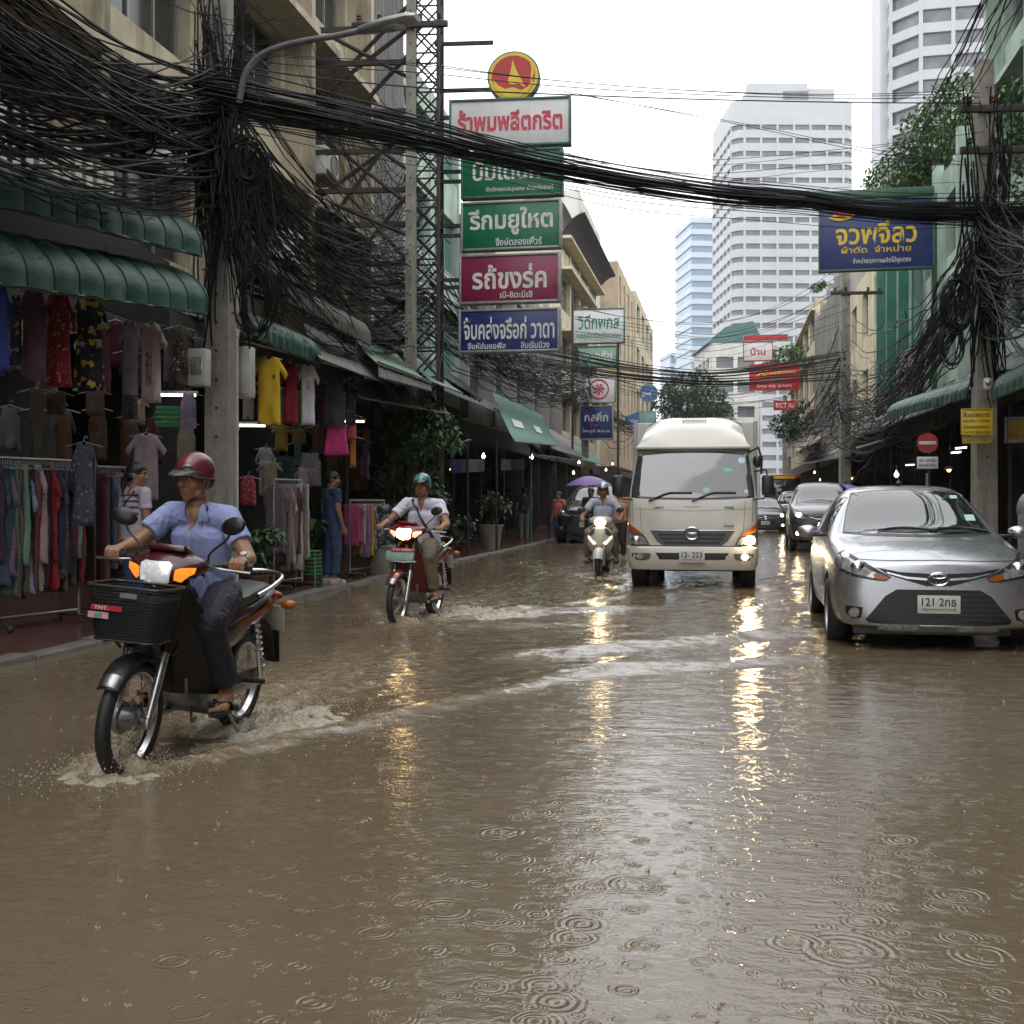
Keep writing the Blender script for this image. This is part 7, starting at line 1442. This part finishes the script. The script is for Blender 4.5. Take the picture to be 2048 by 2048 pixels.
hang('ochre scarf in shade beside the climbing plant', 'trouser', 726, 740, 858, 930, XB - .5, cloth('ochre', (.14, .07, .02)), seed=36)
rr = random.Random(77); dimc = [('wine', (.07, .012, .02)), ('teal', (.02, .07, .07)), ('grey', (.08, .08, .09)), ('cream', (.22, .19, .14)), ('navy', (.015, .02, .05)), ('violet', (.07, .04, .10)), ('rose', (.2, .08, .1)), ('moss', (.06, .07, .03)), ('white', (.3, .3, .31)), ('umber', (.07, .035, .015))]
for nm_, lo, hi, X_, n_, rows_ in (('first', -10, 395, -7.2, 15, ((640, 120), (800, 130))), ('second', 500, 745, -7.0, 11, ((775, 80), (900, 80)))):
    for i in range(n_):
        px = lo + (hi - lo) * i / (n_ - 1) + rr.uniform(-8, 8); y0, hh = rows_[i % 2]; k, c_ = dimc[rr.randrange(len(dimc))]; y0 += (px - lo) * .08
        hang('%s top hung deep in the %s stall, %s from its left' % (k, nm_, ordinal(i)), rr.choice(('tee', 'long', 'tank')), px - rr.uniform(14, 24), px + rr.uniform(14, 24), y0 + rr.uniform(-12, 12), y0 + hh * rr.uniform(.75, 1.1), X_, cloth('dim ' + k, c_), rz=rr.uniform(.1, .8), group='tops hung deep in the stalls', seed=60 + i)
# rails carrying them
for (lab, a, b) in (('rail under the green awnings carrying the hung tunics', PX(-60, 560, XH), PX(400, 632, XH)), ('rail under the short green awning carrying the yellow tee', PX(488, 690, XB), PX(722, 752, XB))):
    o = thing('clothes_rail', lab, 'rail', a); MB().cyl((0, 0, .05), b - a + V(0, 0, .05), .014, n=8).build('tube', M_STEEL, o)
    for t in (.05, .5, .95): p = (b - a) * t; MB().cyl(p + V(0, 0, .05), p + V(0, 0, .55), .006, n=5).build('hook', M_STEEL, o)
# racks with rows of garments
def rack(label, loc, rz, L, H, n, cols, hgt, gname, w=.44, seed=0, jit=.05):
    """A wheeled rail; its garments hang across it one behind the other."""
    o = thing('clothes_rack', label, 'rack', loc, rz); 
    for s in (-1, 1):
        MB().cyl((s * L / 2, 0, .06), (s * L / 2, 0, H), .014, n=8).build('upright', M_STEEL, o); MB().cyl((s * L / 2, -.25, .06), (s * L / 2, .25, .06), .014, n=8).build('foot', M_STEEL, o)
        for y in (-.25, .25): MB().sph((s * L / 2, y, .035), (.03, .03, .035), 8, 6).build('castor', M_RUBBER, o)
    MB().cyl((-L / 2, 0, H), (L / 2, 0, H), .015, n=8).build('rail', M_STEEL, o); MB().cyl((-L / 2, 0, .12), (L / 2, 0, .12), .01, n=6).build('lower_bar', M_STEEL, o)
    R = Matrix.Translation(loc) @ Matrix.Rotation(rz, 4, 'Z'); rr = random.Random(seed)
    for i in range(n):
        nm, c = cols[i % len(cols)] if i < len(cols) else cols[rr.randrange(len(cols))]
        p = R @ V(-L / 2 + .06 + (L - .12) * i / max(1, n - 1), 0, H - .06); h = hgt * rr.uniform(.72, 1.04); m = c if not isinstance(c, tuple) else cloth('rack ' + nm, tuple(.75 * x for x in c))  # garment colours darkened to carry the dimness under the awning
        garment('%s garment, %s from the near end of %s' % (nm, ordinal(i), gname), rr.choice(('trouser', 'long', 'trouser', 'trouser', 'rack')), p, w * rr.uniform(.85, 1.1), h, m, rz + pi / 2 + rr.gauss(0, .1), 'garments on ' + gname, seed * 40 + i % 7)
cA = [('dark purple', (.05, .025, .055)), ('slate blue', (.05, .07, .13)), ('bottle green', (.02, .07, .05)), ('mauve', (.16, .10, .15)), ('teal green', (.04, .13, .11)), ('sage green', (.13, .17, .13)), ('tan brown', (.16, .11, .07)), ('navy', (.015, .02, .05)), ('mint', (.16, .28, .23)), ('olive', (.10, .09, .05)), ('rust', (.18, .05, .03)), ('black', (.012, .012, .014)), ('pale blue', (.20, .27, .38)), ('brick', (.15, .035, .03)), ('ivory', (.38, .36, .32)), ('shell pink', (.40, .27, .28)), ('charcoal', (.03, .03, .035)), ('midnight', (.012, .014, .035)), ('plum red', (.13, .015, .045)), ('wine', (.10, .01, .025)), ('crimson', (.24, .012, .03)), ('scarlet', (.34, .015, .025)), ('ink blue', (.02, .025, .07)), ('grey', (.09, .09, .10))]
a = PX(-20, 1100, -6.7); b = PX(158, 1100, -6.45); mid = (a + b) / 2; L_ = (b - a).length
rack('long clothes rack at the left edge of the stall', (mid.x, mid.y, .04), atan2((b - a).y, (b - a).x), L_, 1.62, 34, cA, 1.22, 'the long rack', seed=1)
cB = [('maroon', (.11, .02, .03)), ('dusky rose', (.20, .10, .10)), ('ink blue', (.025, .035, .08)), ('steel blue', (.09, .12, .18)), ('ivory', (.36, .33, .28)), ('rust', (.20, .07, .04)), ('peach', (.32, .17, .12)), ('black', (.012, .012, .014)), ('grey', (.1, .1, .11)), ('violet', (.09, .05, .12)), ('navy', (.015, .02, .05)), ('cream', (.34, .3, .22))]
a = PX(190, 1100, -6.6); b = PX(250, 1100, -6.45); mid = (a + b) / 2
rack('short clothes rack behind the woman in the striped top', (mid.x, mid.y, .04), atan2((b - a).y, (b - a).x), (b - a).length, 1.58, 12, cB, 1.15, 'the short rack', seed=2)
a = PX(548, 1100, -6.0); b = PX(604, 1100, -5.9); mid = (a + b) / 2
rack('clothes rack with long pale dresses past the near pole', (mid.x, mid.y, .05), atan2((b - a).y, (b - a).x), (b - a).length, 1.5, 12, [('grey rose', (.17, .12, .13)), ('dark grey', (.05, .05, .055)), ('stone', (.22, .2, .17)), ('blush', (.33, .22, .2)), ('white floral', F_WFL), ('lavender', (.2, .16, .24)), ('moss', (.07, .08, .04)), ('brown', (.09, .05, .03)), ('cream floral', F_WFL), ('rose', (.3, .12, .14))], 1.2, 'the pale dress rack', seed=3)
a = PX(700, 1100, -5.85); b = PX(768, 1100, -5.65); mid = (a + b) / 2
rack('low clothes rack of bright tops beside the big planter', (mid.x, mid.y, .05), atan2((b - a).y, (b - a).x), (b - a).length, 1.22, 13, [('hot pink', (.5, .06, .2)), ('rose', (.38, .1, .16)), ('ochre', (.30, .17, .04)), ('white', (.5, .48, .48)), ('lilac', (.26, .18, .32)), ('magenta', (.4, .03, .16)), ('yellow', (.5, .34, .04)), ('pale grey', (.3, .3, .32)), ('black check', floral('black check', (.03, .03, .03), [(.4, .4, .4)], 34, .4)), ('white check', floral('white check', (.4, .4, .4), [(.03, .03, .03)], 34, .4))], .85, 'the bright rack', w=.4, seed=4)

# ================================================================= PLANTS
def leaf_mats(n, c): return [pm('%s leaf %d' % (n, i), tuple(x * k for x in c), .45, var=.3, vs=4) for i, k in enumerate((.55, 1.0, 1.6))]
L_DARK, L_MID, L_BRI = leaf_mats('dark', (.022, .05, .018)), leaf_mats('mid', (.04, .10, .028)), leaf_mats('bright', (.075, .165, .035))
def leaves(name, parent, pts, size, mats, seed=0, droop=.3):
    rr = random.Random(seed); mb = MB()
    for p in pts:
        s = size * rr.uniform(.6, 1.3); a = rr.uniform(0, 2 * pi); tl = rr.uniform(-.9, .5) - droop; d = V(cos(a) * cos(tl), sin(a) * cos(tl), sin(tl)); l_ = V(-sin(a), cos(a), rr.uniform(-.4, .4)).normalized(); n_ = d.cross(l_); p = Vector(p)
        mb.add([p, p + d * s * .45 + l_ * s * .26 + n_ * s * .06, p + d * s, p + d * s * .45 - l_ * s * .26 + n_ * s * .06, p + d * s * .5], [(0, 1, 4), (1, 2, 4), (2, 3, 4), (3, 0, 4)], rr.choice((0, 0, 1, 1, 1, 2)))
    o = mb.build(name, mats, parent, smooth=False); return tag(o, kind='stuff')
def clump_points(clumps, n, rr):
    out = []
    tot = sum(c[3] ** 2 for c in clumps)
    for (x, y, z, r) in clumps:
        for i in range(max(6, int(n * r * r / tot))):
            u = V(rr.gauss(0, 1), rr.gauss(0, 1), rr.gauss(0, 1)).normalized() * r * rr.uniform(.35, 1) ** .6; out.append((x + u.x, y + u.y, z + u.z * .8))
    return out
def bush(name, label, loc, clumps, n, size, mats, cat='plant', stems=(), seed=0, trunk=None, group=None):
    o = thing(name, label, cat, loc, 0, group); rr = random.Random(seed)
    if trunk:
        base, r0 = trunk; tb = MB(); fork = Vector(clumps[0][:3]) * .45 + V(0, 0, base[2] * .5); tb.tube(catmull([base, Vector(base).lerp(fork, .5) + V(.05, .03, 0), fork], 5), np.linspace(r0, r0 * .6, 11), 9)
        for c in clumps: tb.tube(catmull([fork, fork.lerp(Vector(c[:3]), .5) + V(rr.uniform(-.1, .1), rr.uniform(-.1, .1), .05), c[:3]], 4), np.linspace(r0 * .5, r0 * .12, 9), 6)
        tb.build('trunk', pm('bark', (.07, .055, .04), .85, var=.4, vs=8, bump=.4), o)
    leaves('crown' if trunk else 'foliage', o, clump_points(clumps, n, rr), size, mats, seed); return o
def clumps_px(c, pts, d, jit=.4, rr=random.Random(4)):
    return [tuple((P(x, y, d + rr.uniform(-jit, jit)) - c)) + (r,) for x, y, r in pts]
c = PX(850, 1110, -5.7); dB = c.y * CT - c.x * ST
bush('climbing_shrub', 'bushy green shrub spilling over the pavement behind the red bike', (c.x, c.y, 0.04), clumps_px(Vector((c.x, c.y, .04)), [(800, 840, .3), (840, 815, .34), (880, 850, .36), (905, 885, .28), (850, 880, .42), (815, 910, .42), (790, 960, .42), (840, 960, .45), (870, 1000, .35), (810, 1030, .4), (850, 1060, .35), (790, 880, .3)], dB), 3600, .13, L_MID, 'shrub', seed=1, trunk=((0, 0, 0), .09))
def potted(label, px, py, X, h, spread, n, size, mats, potm, pr=.16, ph=.3, arch=False, seed=0, square=False):
    c = PX(px, py, X); o = thing('potted_plant', label, 'plant', (c.x, c.y, .04)); rr = random.Random(seed)
    if square: MB().box((0, 0, ph / 2), (pr * 2, pr * 2, ph), b=.015).build('pot', potm, o); MB().box((0, 0, ph + .0), (pr * 2.15, pr * 2.15, .05), b=.01).build('pot_rim', potm, o)
    else: MB().lathe([(0, 0), (pr * .75, 0), (pr, ph * .92), (pr * 1.08, ph * .93), (pr * 1.08, ph), (pr * .92, ph), (pr * .9, ph - .03), (0, ph - .03)], 20).build('pot', potm, o)
    if arch:
        lf = MB()
        for i in range(n):
            a = rr.uniform(0, 2 * pi); L = h * rr.uniform(.6, 1.1); d = V(cos(a), sin(a), 0); s = V(-sin(a), cos(a), 0); rows = []
            for t in np.linspace(0, 1, 7):
                p = V(0, 0, ph) + d * spread * t ** 1.2 * rr.uniform(.98, 1.02) + V(0, 0, L * (1.6 * t - 1.1 * t * t)); w = size * sin(pi * min(1, t * .9 + .08)) ; rows.append([p - s * w, p + V(0, 0, -.01), p + s * w])
            lf.sheet(rows, mi=rr.choice((0, 1, 1, 2)))
        tag(lf.build('foliage', mats, o, ang=80), kind='stuff')
    else:
        cl = [(rr.gauss(0, spread * .5), rr.gauss(0, spread * .5), ph + h * rr.uniform(.2, 1), spread * rr.uniform(.4, .7)) for _ in range(9)]
        for c_ in cl[:6]: MB().tube([(0, 0, ph - .03), (c_[0] * .4, c_[1] * .4, ph + h * .3), c_[:3]], [.012, .008, .004], 5).build('stem', L_MID[0], o)
        leaves('foliage', o, clump_points(cl, n, rr), size, mats, seed)
    return o
M_POT = pm('clay pot', (.12, .05, .035), .7, var=.3); M_PLNT = pm('weathered planter', (.25, .22, .18), .7, var=.3, vs=4, dirt=.6)
potted('leafy plant in a clay pot at the foot of the near pole', 512, 1150, -5.75, .55, .28, 520, .11, L_MID, M_POT, seed=1)
potted('arching green plant beside the man in navy', 622, 1100, -6.1, .8, .45, 46, .035, L_BRI, M_POT, ph=.45, arch=True, seed=2)
potted('big square planter with low leaves beside the bright rack', 774, 1140, -5.55, .25, .25, 200, .09, L_DARK, M_PLNT, pr=.23, ph=.46, square=True, seed=3)
potted('tall pale pot with leaves behind the red bike rider', 982, 1080, -5.9, .75, .42, 420, .14, L_DARK, M_PLNT, pr=.3, ph=.62, seed=4)
potted('small dark plant near the far kerb stones', 925, 1090, -5.9, .5, .35, 300, .12, L_DARK, M_POT, seed=5)
dR = 36; c = P(1850, 400, dR)
bush('rooftop_tree', 'leafy tree growing over the roof below the grey tower', (c.x, c.y, c.z - 1.5), clumps_px(Vector((c.x, c.y, c.z - 1.5)), [(1920, 190, .9), (1890, 230, 1.0), (1860, 270, 1.1), (1900, 290, 1.2), (1840, 320, 1.1), (1800, 345, 1.0), (1880, 350, 1.2), (1765, 365, .7), (1940, 330, 1.1), (1830, 365, .9), (1960, 260, .9), (1925, 400, .8)], dR, 1.0), 9000, .17, L_BRI, 'tree', seed=7, trunk=((0.4, 0, -1.2), .2))
c = P(2030, 420, 24)
bush('roof_vine', 'vine hanging down the grey front at the right edge', (c.x, c.y, c.z), clumps_px(c, [(2030, 190, .5), (2040, 250, .5), (2020, 300, .45), (2045, 360, .5)], 24, .4), 900, .16, L_BRI, 'vine', seed=8)
c = P(1380, 830, 130); bush('street_tree', 'green tree closing the street behind the truck', (c.x, c.y, -.3), clumps_px(Vector((c.x, c.y, -.3)), [(1335, 800, 2.0), (1365, 775, 2.2), (1400, 770, 2.3), (1425, 800, 2.2), (1380, 810, 2.6), (1350, 830, 2.2), (1410, 835, 2.3), (1440, 830, 1.8), (1385, 850, 2.4)], 130, 1.5), 4200, .62, L_MID, 'tree', seed=9, trunk=((0, 0, 0), .4))
c = P(1565, 715, 66); bush('roof_shrub', 'bright shrub on a roof right of the red badge sign', (c.x, c.y, c.z - 1), clumps_px(Vector((c.x, c.y, c.z - 1)), [(1540, 730, .6), (1565, 712, .8), (1590, 700, .7), (1600, 725, .7), (1575, 735, .7)], 66, .6), 1300, .24, L_BRI, 'shrub', seed=10)
c = P(1570, 845, 58); bush('street_shrub', 'dark green shrub under the small red sign', (c.x, c.y, c.z - 1), clumps_px(Vector((c.x, c.y, c.z - 1)), [(1560, 845, .6), (1580, 830, .5), (1595, 850, .6), (1575, 865, .6), (1600, 810, .5)], 58, .5), 1200, .22, L_MID, 'shrub', seed=11)
c = P(1640, 570, 64); bush('roof_shrub', 'small bush on the roof edge under the blue sign', (c.x, c.y, c.z), clumps_px(c, [(1632, 575, .35), (1645, 568, .3)], 64, .2), 300, .2, L_BRI, 'shrub', seed=12)

# ================================================================= SMALL THINGS
def tube_lamp(label, px, py, X, L, rz=1.2, s=7, col=(.95, 1, .9)):
    c = PX(px, py, X); o = thing('fluorescent_lamp', label, 'lamp', c, rz, 'shop lamps'); MB().cyl((-L / 2, 0, 0), (L / 2, 0, 0), .016, n=8).build('tube', lamp_mat('fluorescent light %s' % (col[2] > .8), col, s), o); MB().box((0, 0, .035), (L + .06, .05, .035), b=.006).build('fitting', M_WHITEP, o)
def bulb(label, px, py, X, r=.045, col=(1, .8, .45), s=14, shade=False):
    r *= .7
    c = PX(px, py, X); o = thing('light_bulb', label, 'lamp', c, 0, 'shop lamps'); MB().lathe([(0, -r), (r * .6, -r * .8), (r, 0), (r * .75, r * .7), (r * .35, r * 1.3), (r * .35, r * 1.8), (0, r * 1.8)], 14).build('bulb', lamp_mat('bulb light %.2f %.0f' % (col[2], s), col, s), o); MB().cyl((0, 0, r * 1.7), (0, 0, r * 1.7 + .5), .006, n=5).build('cord', M_BLACK, o)
    if shade: MB().lathe([(r * 2.6, r * .3), (r * 1.8, r * 1.2), (r * .5, r * 1.9), (r * .45, r * 1.8), (r * 1.7, r * 1.1), (r * 2.5, r * .3)], 16).build('shade', pm('enamel shade', (.3, .12, .05), .4), o)
tube_lamp('lit tube lamp at the top left of the clothes stall', 18, 566, -6.4, .35, .5)
tube_lamp('lit tube lamp under the switch box', 494, 851, -6.6, .5, .3)
tube_lamp('lit tube lamp above the climbing shrub', 700, 843, -6.6, .5, .3, col=(1, .8, .5))
tube_lamp('dim tube lamp left of the switch box', 345, 790, -7.2, .6, .3, s=3)
bulb('white bulb hanging over the shaded pavement', 967, 913, -6.3, .07, (1, .95, .7), 12); bulb('greenish bulb right of the white bulb', 1063, 915, -6.3, .09, (.85, 1, .6), 12); bulb('small yellow bulb beside the climbing shrub', 903, 939, -6.2, .06, (1, .75, .25), 5)
for i, (px, py) in enumerate(((1147, 946), (1170, 938), (1212, 940), (1158, 925), (1225, 928))): bulb('small stall bulb behind the purple umbrella, %s of five' % ordinal(i), px, py, -5.9, .07, (1, .85, .5), 10)
bulb('bright round bulb in the shop left of the no entry sign', 1793, 950, 5.6, .11, (1, .85, .55), 12); bulb('orange shaded lamp over the SUV', 1703, 956, 5.6, .09, (1, .5, .08), 9, True); bulb('orange bulb in the shop behind the silver car', 1898, 940, 5.4, .07, (1, .55, .2), 12, True)
tube_lamp('upper of the pair of tube lamps right of the no entry sign', 1922, 896, 5.8, .55, -1.3, 6); tube_lamp('lower of the pair of tube lamps right of the no entry sign', 1912, 905, 6.0, .5, -1.3, 6); tube_lamp('tube lamp left of the no entry post', 1820, 930, 6.2, .5, -1.2, 4); bulb('tiny lamp far along the car side', 1640, 960, 5.6, .07, (1, .6, .25), 8); bulb('tiny white lamp above the dark SUV', 1629, 945, 5.6, .08, (1, .9, .7), 8)
def umbrella(label, px, py, d, r, col, ground=0.0):
    c = P(px, py, d); o = thing('umbrella', label, 'umbrella', c); n = 8; rows = []
    for t in np.linspace(0, 1, 7):
        row = []
        for j in range(n * 4):
            a = 2 * pi * j / (n * 4); sc_ = 1 - .07 * abs(sin(a * n / 2)) * t; row.append((r * t * cos(a) * sc_, r * t * sin(a) * sc_, -.42 * r * t ** 1.8 + .03 * r * abs(sin(a * n / 2)) * t))
        rows.append(row)
    MB().sheet(rows, closed=True, th=0).build('canopy', pm('umbrella ' + label[:6], col, .5, var=.15), o, ang=25); MB().cyl((0, 0, -(c.z - ground)), (0, 0, .08), .014, n=8).build('shaft', M_STEEL, o)
    for j in range(n): a = 2 * pi * j / n; MB().cyl((0, 0, -.25 * r), (r * .55 * cos(a), r * .55 * sin(a), -.16 * r), .005, n=4).build('rib', M_STEEL, o)
umbrella('purple vendor umbrella behind the scooter rider', 1178, 952, 30.5, .62, (.12, .06, .26)); umbrella('blue umbrella just above the silver car roof', 1690, 969, 33, .95, (.07, .09, .38))
# stools, crate, kiosk, air conditioners, railing
c = PX(618, 1130, -5.95); o = thing('stool_stack', 'stack of green plastic stools beside the man in navy', 'stool', (c.x, c.y, .04)); M_STL = pm('green plastic', (.05, .26, .10), .35, var=.15); me = MB().box((0, 0, 0), (.30, .30, .022), b=.008).mesh('seat'); me.materials.append(M_STL)
for i in range(7): put('seat', me, o, (random.uniform(-.01, .01), 0, .16 + i * .055))
for sx in (-1, 1):
    for sy in (-1, 1): MB().tube([(sx * .15, sy * .15, 0), (sx * .125, sy * .125, .5)], .014, 6).build('leg', M_STL, o)
c = PX(342, 833, -6.6); o = thing('crate', 'green plastic crate on the shelf between the tees', 'crate', c, .4); MB().box((0, 0, -.12), (.34, .24, .02)).build('base', M_STL, o)
for z in (-.08, -.02, .04, .1):
    for s in (-1, 1): MB().box((0, s * .12, z), (.34, .012, .035), b=.004).build('slat', M_STL, o); MB().box((s * .17, 0, z), (.012, .23, .035), b=.004).build('slat', M_STL, o)
c = P(2070, 1050, 15.5); o = thing('kiosk', 'pale round topped kiosk at the right edge beyond the car mirror', 'kiosk', (c.x + .1, c.y, .05)); M_KI = pm('grey kiosk paint', (.16, .17, .17), .5, var=.2); MB().box((0, 0, .55), (.55, .5, 1.1), b=.08).build('cabinet', M_KI, o); MB().cyl((0, -.25, 1.1), (0, .25, 1.1), .275, n=24).build('hood', M_KI, o); MB().box((-.02, -.256, .85), (.36, .01, .3), b=.004).build('screen', M_GRL, o); MB().box((0, -.256, .5), (.1, .01, .16)).build('notice', M_SRED, o)
def aircon(label, px, py, X, rz=0):
    c = PX(px, py, X); o = thing('air_conditioner', label, 'air conditioner', c, rz, 'air conditioners on the beige front'); MB().box((0, 0, 0), (.32, .85, .6), b=.03).build('case', M_WHITEW, o); MB().lathe([(.2, 0), (.22, 0), (.22, .015), (.2, .015)], 20, close=True, M=Matrix.Translation((.165, .1, 0)) @ Matrix.Rotation(pi / 2, 4, 'Y')).build('fan_ring', M_GRL, o); MB().lathe([(0, 0), (.19, 0), (.19, .008), (0, .008)], 20, M=Matrix.Translation((.162, .1, 0)) @ Matrix.Rotation(pi / 2, 4, 'Y')).build('fan_disc', M_DARKMET, o); MB().box((-.15, 0, -.33), (.6, .9, .04)).build('bracket', M_RUST, o)
aircon('air conditioner low on the beige front right of the near pole', 575, 495, -8.2); aircon('air conditioner higher on the beige front above the grey awning', 650, 330, -8.2); aircon('air conditioner on the beige front left of the near pole', 330, 300, -8.2)
o = thing('balcony_rail', 'rusty railing with white slats above the upper green awning', 'railing', PX(70, 300, -7.6))
MB().cyl((0, -1.2, .35), (0, 1.8, .35), .03, n=6).build('top_bar', M_RUST, o); MB().cyl((0, -1.2, -.3), (0, 1.8, -.3), .03, n=6).build('bottom_bar', M_RUST, o)
for i in range(12): MB().box((0, -1.1 + i * .25, .02), (.02, .12, .6)).build('slat', M_WHITEW, o)
# haze
HAZE = True
if HAZE:
    hz = MB().box((0, 245, 74), (520, 550, 150)).build('haze', [], smooth=False)
    hm = bpy.data.materials.new('rain haze'); hm.use_nodes = True; hn = hm.node_tree.nodes; hn.clear()
    ho = hn.new('ShaderNodeOutputMaterial'); hv = hn.new('ShaderNodeVolumePrincipled'); hv.inputs['Color'].default_value = (.95, .97, 1, 1); hv.inputs['Density'].default_value = .0004; hv.inputs['Anisotropy'].default_value = .2
    hm.node_tree.links.new(hv.outputs['Volume'], ho.inputs['Volume']); hz.data.materials.append(hm); tag(hz, 'thin rain haze over the whole street', 'haze', None, 'stuff')
